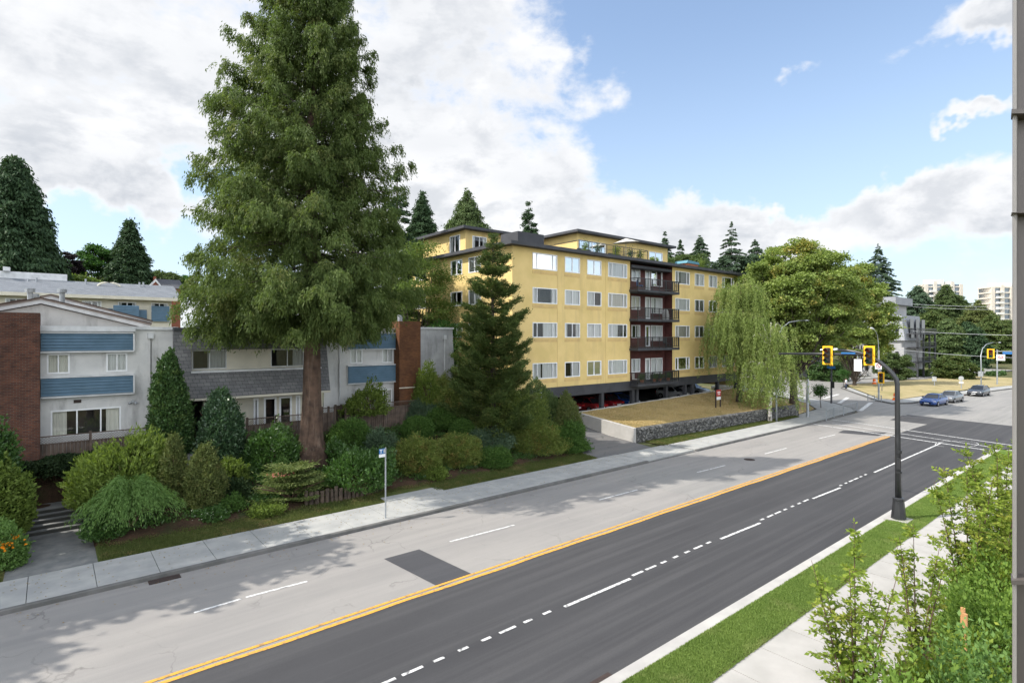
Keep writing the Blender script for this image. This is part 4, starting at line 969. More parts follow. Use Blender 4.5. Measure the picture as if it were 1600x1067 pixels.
for k in range(6):
    for z in (1.0, 3.9, 6.5): MB().box(113+k*3, 114.6+k*3, 49.9, 50.05, z, z+1.4).build('window', 'car_glass', mh2)
m = MB(); m.box(119, 122, 46.6, 48.5, 2.45, 2.6); m.bar((119.1, 46.7, 0), (119.1, 46.7, 2.45), .1); m.bar((121.9, 46.7, 0), (121.9, 46.7, 2.45), .1); m.build('awning', 'umbrella', mh2)
def tower(name, label, pxs, pyt, z, seed):
    """pxs: left, right pixel; z: distance in front of the camera"""
    tl, tr = (pxs[0]-800)/F, (pxs[1]-800)/F
    k = z; a = Vector((SN*tl+CS, SN-CS*tl, 0))*k; b = Vector((SN*tr+CS, SN-CS*tr, 0))*k; top = H+(526-pyt)/F*k
    t = thing(name, label, 'building', tuple((a+b)/2))
    u = (b-a).normalized(); w_ = (b-a).length; n = Vector((u.y, -u.x, 0))
    if n.dot(a) > 0: n = -n
    def bx(mb, u0, u1, d0, d1, z0, z1):
        ps = [a+u*u0+n*(-d0), a+u*u1+n*(-d0), a+u*u1+n*(-d1), a+u*u0+n*(-d1)]
        mb.prism([(p.x, p.y) for p in ps], z0, z1)
    m = MB(); bx(m, 0, w_, 1.0, w_*.4, 0, top-3); g = m.build('glazing', 'tower_glass', t)
    rg = random.Random(seed); fl = int((top-3)/2.9)
    m = MB()
    for i in range(fl+1): bx(m, -.3, w_+.3, .55, w_*.4+.3, i*2.9, i*2.9+.75)
    for j in range(5):
        uu = w_*j/4*.96; bx(m, uu, uu+w_*.09, .3, w_*.42, 0, top-3+(1.5 if j % 2 else 0))
    m.build('wall', 'tower_conc', t)
    for i in range(4, fl):
        for j in (0, 2): m = MB(); uu = w_*(.12+j*.24); bx(m, uu, uu+w_*.16, -.9, .5, i*2.9+.1, i*2.9+1.2); m.build('balcony', 'tower_white', t)
    m = MB(); bx(m, w_*.2, w_*.62, 3, w_*.36, top-3, top); bx(m, w_*.66, w_*.86, 3, w_*.36, top-3, top-1.2); m.build('roof_house', 'tower_white', t)
tower('apartment_tower', 'cream high rise tower rising behind the dark conifers', (1446, 1503), 436, 330, 1)
tower('apartment_tower', 'cream high rise tower cut off by the brown metal post', (1550, 1612), 441, 300, 2)
# ---------------------------------------------------------------- plants
def unit(v): return v/(np.linalg.norm(v, axis=-1, keepdims=True)+1e-9)
def rs(seed): return np.random.default_rng(seed)
LIGHT = 1.0
def plant(name, label, cat, S, D, z, group=None): return thing(name, label, cat, (S, D, z), group)
def trunk_mesh(parent, base, h, r0, r1, m='bark', rng=None, limbs=(), seg=9, flare=1.5, lean=.0):
    mb = MB(); x, y, z = base; n = 9; pts = []; rad = []
    for i in range(n+1):
        t = i/n; pts.append((x+lean*t+.03*math.sin(t*9+x), y+.03*math.cos(t*7+y), z-.15+(h+.15)*t)); rad.append((r0*(1-t)+r1*t)*(1+(flare-1)*math.exp(-t*h/.6)))
    mb.tube(pts, rad, seg)
    for pl, rr_ in limbs: mb.tube(pl, rr_, 4, cap=False)
    return mb.build('trunk', m, parent, smooth=True)
def conifer(name, label, cat, S, D, z0, h, zb, R, seed, m='conifer_mid', nb=150, cl=22, lv=5, L=.34, Wd=.13, rise=.0, droop=.25, up=.0, hang=.3, sig=.16, trunk=(.3, .04), bark='bark', prof=None, flat=.35, group=None, spread=.2, asym=None, jit=.16, sides=None):
    rng = rs(seed); t_ = plant(name, label, cat, S, D, z0, group); base = np.array([S, D, z0])
    prof = prof or (lambda f: (1-f)**.85)
    f = rng.random(nb*3)**1.0; keep = rng.random(nb*3) < np.array([prof(a) for a in f])+.35; f = np.sort(f[keep][:nb]); nb = len(f)
    az = (np.arange(nb)*2.39996+rng.normal(0, .35, nb))
    Rl = np.array([prof(a) for a in f])*R*rng.uniform(1-jit*1.6, 1+jit, nb)+.12
    if asym is not None: Rl *= 1+asym[0]*np.cos(az-asym[1])
    zz = zb+f*(h-zb)
    out = np.stack([np.cos(az), np.sin(az), np.zeros(nb)], 1); per = np.stack([-np.sin(az), np.cos(az), np.zeros(nb)], 1)
    cnt = np.maximum(3, (cl*(Rl/R)**1.25*1.4+3).astype(int)); idx = np.repeat(np.arange(nb), cnt); n = len(idx)
    t = rng.random(n)**.62*.9+.1
    lat = rng.normal(0, 1, n)*spread*Rl[idx]*(1.12-t)*1.3
    zo = (rise*t-droop*t**1.6+up*t**3.5)*Rl[idx]-np.abs(lat)*.25
    C = base+np.stack([np.zeros(n), np.zeros(n), zz[idx]+zo], 1)+out[idx]*(t*Rl[idx])[:, None]+per[idx]*lat[:, None]
    k = np.repeat(np.arange(n), lv); m_ = len(k)
    off = rng.normal(0, sig, (m_, 3)); off[:, 2] *= .65
    if hang > .5: off[:, 2] = -np.abs(rng.normal(0, sig*1.9, m_))
    P = C[k]+off
    A = out[idx][k]*.8+per[idx][k]*np.sign(lat[k])[:, None]*.6+rng.normal(0, .35, (m_, 3))+np.array([0, 0, 1.])*(up*.9-hang*2.0)
    sc = rng.uniform(.6, 1.3, m_)
    leaves('crown', P, A, L*sc, Wd*sc, m, t_, rng, flat)
    limbs = []
    for i in range(0, nb, 1 if nb < 260 else 2):
        pl = []
        for q in (0, .35, .7, .95):
            p = base+np.array([0, 0, zz[i]+(rise*q-droop*q**1.6+up*q**3.5)*Rl[i]])+out[i]*q*Rl[i]; pl.append(tuple(p))
        rr_ = trunk[0]*.16*(Rl[i]/R)+.012; limbs.append((pl, [rr_, rr_*.7, rr_*.45, rr_*.2]))
    trunk_mesh(t_, (S, D, z0), h*.97, trunk[0], trunk[1], bark, rng, limbs)
    return t_
def lumps(rng, rad, n, lr, squash=.8, low=-.75):
    v = unit(rng.normal(size=(n*3, 3))); v = v[v[:, 2] > low][:n]
    c = v*np.array(rad)*(1-lr/np.array(rad).mean()*.7)*rng.uniform(.55, 1.04, (len(v), 1)); return c
def broadleaf(name, label, cat, S, D, z0, cz, rad, seed, m='broad_green', nl=60, lr=1.1, cl=26, lv=14, L=.2, Wd=.14, trunk=(.25, .08), bark='bark', group=None, low=-.8, offx=0., sig=.28, shoot=.35, fill=.5):
    rng = rs(seed); t_ = plant(name, label, cat, S, D, z0, group); ctr = np.array([S+offx, D, z0+cz])
    lc = lumps(rng, rad, nl, lr, low=low); nl = len(lc)
    li = np.repeat(np.arange(nl), cl); n = len(li)
    v = unit(rng.normal(size=(n, 3))); v[:, 2] = np.abs(v[:, 2])*.9-.3*rng.random(n); rr_ = lr*rng.uniform(.45, 1.05, n)*np.repeat(rng.uniform(.65, 1.2, nl), cl)
    C = ctr+lc[li]+v*rr_[:, None]*np.array([1, 1, .72])
    k = np.repeat(np.arange(n), lv); P = C[k]+rng.normal(0, sig, (len(k), 3))*np.array([1, 1, .6])
    A = v[k]*.8+rng.normal(0, .6, (len(k), 3))+np.array([0, 0, -.25])
    sc = rng.uniform(.6, 1.25, len(k)); leaves('crown', P, A, L*sc, Wd*sc, m, t_, rng, .45)
    limbs = []; b0 = np.array([S, D, z0+max(.4, (cz-rad[2])*.9)])
    for i in range(min(nl, 46)):
        e = ctr+lc[i]; mid = b0*.5+e*.5+rng.normal(0, .15, 3)*rad[0]*.3+np.array([0, 0, -.05*rad[2]]); r_ = trunk[0]*.38
        limbs.append(([tuple(b0), tuple(b0*.72+mid*.28+np.array([0, 0, .1])), tuple(mid), tuple(e)], [r_, r_*.8, r_*.5, r_*.14]))
    trunk_mesh(t_, (S, D, z0), max(.5, cz-rad[2]*.2), trunk[0], trunk[1], bark, rng, limbs)
    return t_
def weeping(name, label, S, D, z0, h, R, seed, m='birch', ns=420, L=.16, Wd=.07, trunk=(.24, .05), bark='bark'):
    rng = rs(seed); t_ = plant(name, label, 'tree', S, D, z0)
    nlb = 34; az = np.arange(nlb)*2.4+rng.normal(0, .3, nlb); hh = rng.uniform(.42, .97, nlb)*h; rl = R*rng.uniform(.5, 1.05, nlb)*np.sqrt(np.clip(1-((hh/h-.45)/.58)**2, .05, 1))
    limbs = []; Cs = []; As = []
    for i in range(nlb):
        o = np.array([math.cos(az[i]), math.sin(az[i]), 0]); p0 = np.array([S, D, z0+hh[i]*.72])
        pl = [p0+o*rl[i]*q+np.array([0, 0, h*.24*math.sin(q*2.2)*(hh[i]/h)]) for q in (0, .3, .6, .85, 1.)]
        limbs.append(([tuple(p) for p in pl], [.07, .055, .04, .025, .01]))
        for s in range(ns//nlb):
            q = rng.uniform(.15, 1.05); j = min(3, int(q*4)); a = pl[0]+(o*rl[i]*q); zt = z0+hh[i]*.72+h*.24*math.sin(q*2.2)*(hh[i]/h)
            st = np.array([a[0]+rng.normal(0, .45), a[1]+rng.normal(0, .45), zt+rng.normal(0, .2)])
            ln = rng.uniform(.12, .40)*h*(.6+.5*q); ln = min(ln, st[2]-z0-1.3)
            n = int(max(4, ln/.045)); u = rng.random(n)
            sw = rng.normal(0, .12, 2)
            P = np.stack([st[0]+o[0]*.45*np.sqrt(u)+sw[0]*u*ln, st[1]+o[1]*.45*np.sqrt(u)+sw[1]*u*ln, st[2]+.25*np.sin(u*3)-ln*u], 1)+rng.normal(0, .07, (n, 3))
            Cs.append(P); As.append(np.tile([0, 0, -1.], (n, 1))+rng.normal(0, .45, (n, 3)))
    P = np.concatenate(Cs); A = np.concatenate(As); sc = rng.uniform(.6, 1.3, len(P))
    leaves('crown', P, A, L*sc, Wd*sc, m, t_, rng)
    trunk_mesh(t_, (S, D, z0), h*.86, trunk[0], trunk[1], bark, rng, limbs, lean=.3)
    return t_
def shrub(name, label, S, D, z0, rx, h, m, seed, ry=None, L=.11, Wd=.06, k=3.2, lump=.22, nl=9, shape='dome', cat='shrub', up=.3, out=.8, jit=.05, group=None, flat=0, nmax=26000, stems='twig'):
    L *= 1.3; Wd *= 1.3; jit *= 1.3
    """leaves spread through the outer shell of a lumpy mound / cone / ball"""
    rng = rs(seed); ry = ry or rx; t_ = plant(name, label, cat, S, D, z0, group)
    area = 2.2*math.pi*rx*max(h, rx); n = int(min(nmax, k*area/(L*Wd*.5)))
    az = rng.random(n)*2*math.pi
    if shape == 'ball': cz = rng.uniform(-.85, 1, n); rr_ = np.sqrt(1-cz**2); hz = (cz+1)/2
    elif shape == 'cone': hz = 1-np.sqrt(rng.random(n)); hz = np.clip(hz*1.03, 0, 1); rr_ = np.sin(np.clip((1-hz)**.72, 0, 1)*math.pi/2*.98)*(.82+.18*np.sin(np.clip(hz*5, 0, math.pi/2)))
    elif shape == 'egg': hz = rng.random(n)**1.1; rr_ = np.sqrt(np.clip(1-hz**1.5, 0, 1))*(1-.3*np.exp(-hz/.14))*(1-.28*hz)
    elif shape == 'column': hz = rng.random(n); rr_ = np.sqrt(np.clip(1-(np.abs(hz-.42)/.6)**2.6, 0, 1))
    else: cz = rng.uniform(-.12, 1, n); rr_ = np.sqrt(1-cz**2)**.8; hz = np.clip(cz, 0, 1)*.96+.04*rng.random(n)
    # lumps
    ph = rng.random((nl, 2))*np.array([2*math.pi, 1]); amp = np.zeros(n)
    for a, b in ph: amp += np.exp(-((np.angle(np.exp(1j*(az-a)))/.55)**2+((hz-b)/.22)**2))
    amp = 1+lump*(np.clip(amp, 0, 1.3)-.55)
    p1, p2, p3, p4 = rng.random(4)*6.28; fq = max(3, round(rx*5))
    amp += (.05+lump*.22)*np.sin(fq*az+p1+5*hz)*np.sin(fq*2.1*hz+p2+2*az)+(.03+lump*.12)*np.sin((2*fq+1)*az+p3)*np.sin(fq*4.3*hz+p4)
    dep = 1-np.abs(rng.normal(0, .13, n))-.12*rng.random(n)**2
    r_ = rr_*amp*dep
    if shape == 'dome': z = hz*h*(.35+.65*dep)*amp
    else: z = hz*h*(.92+.08*amp)
    N = np.stack([np.cos(az)*rr_, np.sin(az)*rr_, np.full(n, .0)+ (hz if shape != 'ball' else (hz*2-1))], 1)
    P = np.array([S, D, z0])+np.stack([np.cos(az)*r_*rx, np.sin(az)*r_*ry, z], 1)+rng.normal(0, jit, (n, 3))
    if lump > .12:   # young shoots standing out of the outline
        nsh = min(n//14, int(60+rx*h*90)); ii = rng.integers(0, n, nsh); kk = np.repeat(ii, 9); q = np.tile(np.linspace(.15, 1, 9), nsh)[:, None]; sl = np.repeat(rng.uniform(.10, .30, nsh), 9)[:, None]
        dv = unit(N[kk]*[1, 1, .6]+np.repeat(rng.normal(0, .25, (nsh, 3)), 9, 0)+[0, 0, .45 if up >= 0 else -.6]); Ps = P[kk]+dv*sl*q+rng.normal(0, L*.25, (len(kk), 3)); P = np.concatenate([P, Ps]); N = np.concatenate([N, dv]); n = len(P)
    P[:, 2] = np.maximum(P[:, 2], z0-.1)
    A = N*out+rng.normal(0, .55, (n, 3))+np.array([0, 0, up]); sc = rng.uniform(.6, 1.3, n)
    leaves('foliage', P, A, L*sc, Wd*sc, m, t_, rng, flat)
    mb = MB()
    for i in range(9):
        a = rng.random()*6.28; q = rng.uniform(.3, .75)
        mb.tube([(S, D, z0-.1), (S+math.cos(a)*rx*q*.4, D+math.sin(a)*ry*q*.4, z0+h*.4), (S+math.cos(a)*rx*q, D+math.sin(a)*ry*q, z0+h*.72)], [.035, .025, .01], 5)
    mb.build('stems', stems, t_)
    return t_
def SH(px, pyt, pw, D, m, name, label, seed, zoff=0, ry=None, z0=None, **kw):
    """shrub whose middle, top and width are read from the photo, standing D metres across the road"""
    x, _, zt = W(px, pyt, D=D); depth = x*CS+D*SN; rx = pw/2*depth/F
    zg = ground(x, D)-.05 if z0 is None else z0
    return shrub(name, label, x, D, zg, rx, max(.3, zt-zg), m, seed, ry=ry, **kw)

# --- the great cedar
cx, cy = 11.2, 31.0
zc = ground(cx, cy)-.1
def cprof(f): return np.interp(f, [0, .06, .16, .3, .45, .6, .75, .88, 1], [.66, .95, 1.0, .88, .74, .57, .38, .22, .03])
ced = plant('cedar_tree', 'giant green cedar with fluted reddish trunk towering over the garden', 'tree', cx, cy, zc)
def cedar():
    rng = rs(42); h = 31.5; zb = 8.9-zc+.2
    nb = 640; f = np.sort(rng.random(nb)**1.12); az = np.arange(nb)*2.39996+rng.normal(0, .4, nb)
    R = 6.0; Rl = cprof(f)*R*rng.uniform(.66, 1.10, nb); Rl *= 1+.08*np.cos(az-2.6)+.10*np.sin(az*3+f*9)+.07*np.sin(az*5-f*23)
    zz = zb+f*(h-zb); base = np.array([cx, cy, zc])
    out = np.stack([np.cos(az), np.sin(az), np.zeros(nb)], 1); per = np.stack([-np.sin(az), np.cos(az), np.zeros(nb)], 1)
    dr = np.interp(f, [0, .15, .5, 1], [.24, .20, .06, -.40])
    cnt = (12+46*(Rl/R)**1.3).astype(int); idx = np.repeat(np.arange(nb), cnt); n = len(idx)
    t = rng.random(n)**.55*.86+.16
    lat = rng.normal(0, .15, n)*Rl[idx]*(1.2-t)
    zo = (-dr[idx]*t**1.5+.16*np.clip(t-.72, 0, 1)**1.0*2)*Rl[idx]-np.abs(lat)*.35+rng.normal(0, .08, n)
    C = base+np.stack([np.zeros(n), np.zeros(n), zz[idx]+zo], 1)+out[idx]*(t*Rl[idx])[:, None]+per[idx]*lat[:, None]
    # every clump is a hanging frond: leaves strung down a short curved spray
    lv = 27; k = np.repeat(np.arange(n), lv); m_ = len(k)
    u = rng.random(m_); ln = (rng.uniform(.3, .85, n))[k]*np.interp(f[idx][k], [0, 1], [1.1, .6])
    fd = unit(out[idx]*1.0+per[idx]*(np.sign(lat)*.7)[:, None]+rng.normal(0, .45, (n, 3)))[k]; fd[:, 2] *= .3
    P = C[k]+fd*(u*.5*ln)[:, None]+np.array([0, 0, -1.])*(u**1.5*ln)[:, None]+rng.normal(0, .075, (m_, 3))
    A = fd*(1-u*.7)[:, None]+np.array([0, 0, -1.])*(.55+u)[:, None]+rng.normal(0, .38, (m_, 3))
    sc = rng.uniform(.6, 1.35, m_)
    leaves('crown', P, A, .175*sc, .050*sc, 'cedar', ced, rng, .1)
    mb = MB(); rings = []
    for i in range(22):
        q = i/21; z = zc-.2+q*(h-.6); r0 = .50*(1-q)**.9+.03; fl = 1+.75*math.exp(-(z-zc)/.75); ring = []
        for j in range(36):
            a = j/36*2*math.pi; fw = 1+(.13*math.exp(-(z-zc)/4.)+.03)*math.sin(a*5+.4*z)+.05*math.sin(a*11+z)*math.exp(-(z-zc)/6)+(.35*math.exp(-(z-zc)/1.0))*max(0, math.cos(a*3+1))
            ring.append((cx+math.cos(a)*r0*fl*fw, cy+math.sin(a)*r0*fl*fw, z))
        rings.append(ring)
    mb.loft(rings)
    # second stem leaning on the main one at the foot
    mb.tube([(cx-.75, cy-.35, zc-.2), (cx-.62, cy-.35, zc+1.2), (cx-.38, cy-.28, zc+2.6), (cx-.15, cy-.2, zc+4.5)], [.34, .27, .22, .12], 12)
    mb.build('trunk', 'bark_red', ced, smooth=True)
    lb = MB()
    for i in range(0, nb, 2):
        pl = [tuple(base+np.array([0, 0, zz[i]+(-dr[i]*q**1.5)*Rl[i]])+out[i]*q*Rl[i]) for q in (0, .3, .6, .9)]; r_ = .035+.06*(Rl[i]/R); lb.tube(pl, [r_, r_*.8, r_*.5, r_*.2], 4, cap=False)
    lb.build('limbs', 'bark', ced, smooth=True)
cedar()

# --- tall tree beside the yellow building, and the dense greenery at its foot
def TR(px, D, pyt):
    x, _, zt = W(px, pyt, D=D); return x, zt
px_, D_ = 770, 31.0; x, zt = TR(px_, D_, 366); zg = ground(x, D_)
conifer('pine_tree', 'tall narrow pine with upswept tufted branches in front of the yellow building', 'tree', x, D_, zg, zt-zg, .6, 3.3, 5, m='pine', nb=190, cl=62, lv=16, L=.19, Wd=.055, rise=.28, droop=.28, up=.30, hang=-.12, sig=.14, trunk=(.24, .03), prof=lambda f: (1-f)**.72*(1+.10*math.sin(f*46)), jit=.28, spread=.13, flat=0.)
x, zt = TR(620, 46, 268); conifer('spruce_tree', 'dark conifer half hidden behind the right side of the giant cedar', 'tree', x, 46, 3.6, zt-3.6, 1, 4.6, 6, m='conifer_dark', nb=150, cl=26, lv=7, L=.4, Wd=.15)
x, zt = TR(655, 42, 358); broadleaf('birch_tree', 'light green feathery tree between the cedar and the yellow building', 'tree', x, 42, 3.4, (zt-3.4)*.56, (3.5, 3.5, (zt-3.4)*.46), 7, m='broad_light', nl=110, lr=.95, cl=24, lv=11, L=.2, Wd=.09)
x, zt = TR(700, 39, 500); broadleaf('maple_tree', 'bright green rounded tree squeezed against the left face of the yellow building', 'tree', x-.4, 40, 3.2, (zt-3.2)*.62, (2.2, 2.6, (zt-3.2)*.45), 8, m='broad_green', nl=40, lr=.9, cl=22, lv=12, L=.18, Wd=.11)
# --- conifers and trees on the skyline, left
for (nm, lab, px, pyt, D, Rpx, m, sd, kw) in (
    ('cedar_tree', 'huge dark cedar at the far left edge behind the row house', 22, 240, 96, 74, 'conifer_dark', 10, dict(nb=300, cl=52, lv=9, L=.75, Wd=.3, hang=.6, sig=.4, prof=lambda f: np.interp(f, [0, .3, .6, .85, 1], [1, .95, .62, .34, .03]))),
    ('spruce_tree', 'pointed dark spruce beyond the right end of the row house roof', 203, 345, 104, 30, 'conifer_dark', 11, dict(nb=170, cl=30, lv=7, L=.75, Wd=.28, sig=.3)),
    ('spruce_tree', 'thin dark spruce top on the skyline just right of the cedar', 660, 300, 95, 26, 'conifer_dark', 12, dict(nb=110, cl=24, lv=6, L=.8, Wd=.26, sig=.3)),
    ('cedar_tree', 'broad pointed cedar on the skyline left of the rooftop stair housing', 730, 293, 100, 46, 'conifer_mid', 13, dict(nb=190, cl=34, lv=8, L=.7, Wd=.3, sig=.35, hang=.6)),
    ('spruce_tree', 'slim broken topped conifer above the stair housing on the roof', 826, 316, 100, 24, 'conifer_dark', 14, dict(nb=70, cl=26, lv=7, L=.7, Wd=.26, sig=.3)),
    ('spruce_tree', 'small spruce on the skyline above the yellow roof, leftmost of the group', 1039, 362, 92, 20, 'conifer_blue', 15, dict(nb=110, cl=20, lv=6, L=.8, Wd=.3)),
    ('spruce_tree', 'narrow spruce second in the group above the yellow roof', 1063, 374, 96, 15, 'conifer_dark', 16, dict(nb=90, cl=18, lv=6, L=.8, Wd=.3)),
    ('spruce_tree', 'wide spruce third in the group above the yellow roof', 1094, 366, 90, 30, 'conifer_blue', 17, dict(nb=130, cl=26, lv=6, L=.8, Wd=.3)),
    ('fir_tree', 'tallest open branched fir above the right end of the yellow roof', 1143, 347, 95, 26, 'conifer_blue', 18, dict(nb=80, cl=30, lv=8, L=.7, Wd=.26, prof=lambda f: (1-f)**.7)),
    ('spruce_tree', 'dense dark spruce just left of the big maple crown', 1180, 373, 95, 30, 'conifer_blue', 19, dict(nb=150, cl=28, lv=7, L=.8, Wd=.32)),
    ('fir_tree', 'open blue green fir standing right behind the big maple', 1372, 381, 82, 26, 'conifer_blue', 20, dict(nb=110, cl=34, lv=9, L=.7, Wd=.26, prof=lambda f: (1-f)**.65)),
):
    x, zt = TR(px, D, pyt); zg = ground(x, D); dep = x*CS+D*SN
    conifer(nm, lab, 'tree', x, D, zg, zt-zg, 1, Rpx*dep/F*(1. if px < 100 else 1.12), sd, m=m, trunk=(.3, .03), **{**kw, 'nb': int(kw['nb']*(1.7 if px < 100 else 3.4)), 'cl': int(kw['cl']*(2.2 if px < 100 else 1.2)), 'L': .5, 'Wd': .2, 'lv': 10, 'prof': kw['prof'] if px < 100 else ((lambda f: min(1, (1-f)*2)) if px < 300 else (lambda f: min(1, (1-f)*3.2)))})
def BT(px, D, pyt, wpx, hpx, seed, m, label, nm='maple_tree', **kw):
    x, zt = TR(px, D, pyt); zg = ground(x, D); dep = x*CS+D*SN; rh = hpx*dep/F/2; r = wpx*dep/F/2
    a = dict(nl=70, lr=r*.24, cl=24, lv=12, L=.028*r+.2, Wd=.02*r+.13, sig=r*.055); a.update(kw)
    return broadleaf(nm, label, 'tree', x, D, zg, zt-zg-rh, (r, r, rh), seed, m=m, **a)
BT(152, 108, 379, 82, 66, 30, 'broad_green', 'round green maple between the purple tree and the pointed spruce')
BT(107, 104, 392, 44, 60, 31, 'plum', 'small dark purple leaved plum tree next to the huge left cedar', 'plum_tree')
BT(252, 112, 424, 60, 30, 32, 'conifer_mid', 'low rounded garden tree behind the distant brick house', 'garden_tree')
BT(280, 118, 428, 56, 34, 33, 'broad_green', 'low green tree on the skyline behind the drooping cedar branches', 'garden_tree')
BT(100, 100, 432, 120, 26, 34, 'rhodo', 'wide sunlit hedge of low trees above the row house roof', 'garden_tree')
BT(1075, 84, 395, 90, 50, 35, 'conifer_mid', 'leafy crown showing just over the yellow roof beneath the spruces', 'garden_tree')
BT(1190, 88, 392, 70, 60, 36, 'conifer_blue', 'dark round crown behind the left side of the big maple', 'garden_tree')
# --- the street corner trees
weeping('weeping_birch', 'weeping birch with long hanging yellow green strands over the dry lawn', 55.3, 29.6, 1.85, 13.8, 3.8, 50, ns=1250)
weeping('weeping_birch', 'white trunked weeping tree standing at the pavement in front of the stone wall', 54.4, 25.95, .1, 10.6, 2.7, 51, ns=700, bark='bark_birch', trunk=(.17, .05))
def maple():
    t = broadleaf('big_leaf_maple', 'large spreading maple with yellow and rust tinged crown at the corner', 'tree', 65.2, 28.4, .6, 11.4, (8.4, 6.8, 8.0), 52, m='maple', nl=300, lr=1.3, cl=34, lv=15, L=.27, Wd=.2, trunk=(.42, .22), offx=1.6, sig=.24, low=-.95)
maple()
BT(1130+165, 44, 560, 70, 60, 53, 'holly', 'dark green understorey tree below the maple beside the signal post', 'garden_tree')
# small staked street trees at the corner
for px, py, D, hh, sd, lab in ((1282, 625, 27.3, 2.7, 54, 'young street tree on the corner grass by the kerb railing'), (1318, 607, 36, 3, 55, 'tiny street tree beside the side road pavement')):
    x = SX(px, D); broadleaf('young_tree', lab, 'tree', x, D, .15, hh*.72, (.75, .75, hh*.32), sd, m='broad_green', nl=16, lr=.4, cl=14, lv=8, L=.16, Wd=.1, trunk=(.04, .02))
# --- round trees by the frontage road and the mass of conifers behind
BT(1222, 58, 470, 190, 150, 59, 'broad_green', 'broad green tree standing across the side road behind the weeping birches')
BT(1335, 36, 408, 118, 190, 47, 'maple', 'yellow green tree joined to the right side of the big maple crown', nl=170, lr=1.25, cl=30, lv=14)
BT(1350, 48, 500, 90, 110, 58, 'maple', 'tall green tree filling the gap between the big maple and the mansard apartments')
BT(1398, 36.5, 548, 60, 56, 56, 'conifer_mid', 'round dark green tree in front of the mansard apartments', 'garden_tree', nl=80)
BT(1492, 29.3, 553, 66, 50, 57, 'pine', 'spreading low tree with forked pale trunk on the dry island', 'island_tree', nl=90, trunk=(.3, .15))
for (px, pyt, D, Rpx, m, sd, lab, nm) in (
    (1434, 448, 60, 34, 'conifer_blue', 60, 'tall rounded conifer right behind the mansard roof', 'spruce_tree'),
    (1478, 446, 66, 30, 'conifer_mid', 61, 'pointed conifer covering the left side of the first tower', 'spruce_tree'),
    (1500, 462, 62, 26, 'conifer_mid', 62, 'dark conifer in front of the first tower', 'spruce_tree'),
    (1456, 480, 46, 30, 'pine', 63, 'yellow green conifer beside the dark balconies', 'pine_tree'),
    (1480, 500, 42, 30, 'conifer_mid', 64, 'mid green conifer in the middle of the group behind the island', 'spruce_tree'),
    (1528, 470, 50, 34, 'cypress_brown', 65, 'brownish feathery conifer near the right signal', 'spruce_tree'),
    (1552, 492, 40, 34, 'pine', 66, 'broad conifer beside the brown post', 'pine_tree'),
    (1576, 500, 45, 34, 'conifer_mid', 67, 'conifer cut by the brown post at the end of the row', 'spruce_tree'),
    (1512, 505, 38, 28, 'conifer_dark', 68, 'darkest conifer behind the right signal pole', 'spruce_tree'),
    (1602, 520, 36, 30, 'conifer_mid', 69, 'conifer mostly behind the brown post', 'spruce_tree'),
    (1418, 470, 75, 22, 'conifer_dark', 70, 'slim dark conifer left of the white penthouse roof', 'spruce_tree')):
    x, zt = TR(px, D, pyt); zg = -.05; dep = x*CS+D*SN
    conifer(nm, lab, 'tree', x, D, zg, zt-zg, .6, Rpx*dep/F, sd, m=m, nb=230, cl=50, lv=8, L=.7, Wd=.32, sig=.4, trunk=(.4, .05), prof=lambda f: np.interp(f, [0, .25, .6, .85, 1], [.9, 1, .8, .5, .08]))
for i, (px, D, r, lab) in enumerate(((1500, 33.2, 34, 'low dark clipped hedge behind the keep right sign'), (1556, 27, 60, 'long low shrub row at the foot of the conifers by the road'), (1390, 41, 60, 'hedge along the frontage road below the mansard apartments'), (1330, 47.5, 46, 'green hedge beside the pale awning'), (1440, 36.4, 30, 'small hedge under the dark balconies'))):
    SH(px, 578 if i != 1 else 582, r, D, 'holly' if i % 2 else 'conifer_mid', 'hedge', lab, 80+i, L=.4, Wd=.22, z0=0, k=2.5, ry=1.5, cat='hedge')

# the street trees just outside the left edge, whose shade lies over the left pavement and road
for i, (x, D, h, r) in enumerate(((-8.5, 29.8, 17.5, 4.6), (-15.5, 29.0, 18.5, 4.8), (-22.5, 29.5, 18, 4.8))):
    broadleaf('street_maple', ('tall leafy tree standing nearest past the left edge', 'second tall leafy tree past the left edge', 'third tall leafy tree past the left edge')[i], 'tree', x, D, ground(x, D), h-6.3, (r, r, 6.3), 400+i, m='broad_green', nl=60, lr=1.4, cl=18, lv=12, L=.42, Wd=.28, sig=.35, trunk=(.3, .15))
# ---------------------------------------------------------------- garden shrubs (front yard)
SH(265, 553, 74, 32.9, 'holly', 'holly_column', 'tall dense holly column against the white wall left of the dark entry', 100, shape='egg', L=.10, Wd=.06, k=3.4, lump=.25)
SH(345, 610, 88, 32.2, 'camellia', 'camellia_bush', 'broad glossy camellia bush right of the dark entry', 101, shape='egg', L=.11, Wd=.065, k=3.2)
SH(-14, 655, 84, 30.2, 'laurel', 'laurel_bush', 'bright green bush cut by the left edge above the brick planter', 102, shape='dome', L=.12, Wd=.07)
SH(-2, 712, 76, 29.4, 'rhodo', 'rhododendron_bush', 'yellow green leafy bush at the left edge beside the steps', 103, L=.13, Wd=.06)
SH(4, 815, 64, 27.4, 'feathery', 'flower_clump', 'low leafy clump with orange flowers at the bottom left corner', 104, L=.10, Wd=.04)
def flowers(name_parent_label, cx_, cy_, cz_, n, spread, m, seed, nm='flower_heads', r=.05):
    rng = rs(seed); C = np.array([cx_, cy_, cz_])+rng.normal(0, 1, (n, 3))*np.array(spread); k = np.repeat(np.arange(n), 6)
    o = leaves(nm, C[k]+rng.normal(0, r*.3, (len(k), 3)), rng.normal(size=(len(k), 3)), r*1.6, r, m, name_parent_label, rng); o['kind'] = 'stuff'; return o
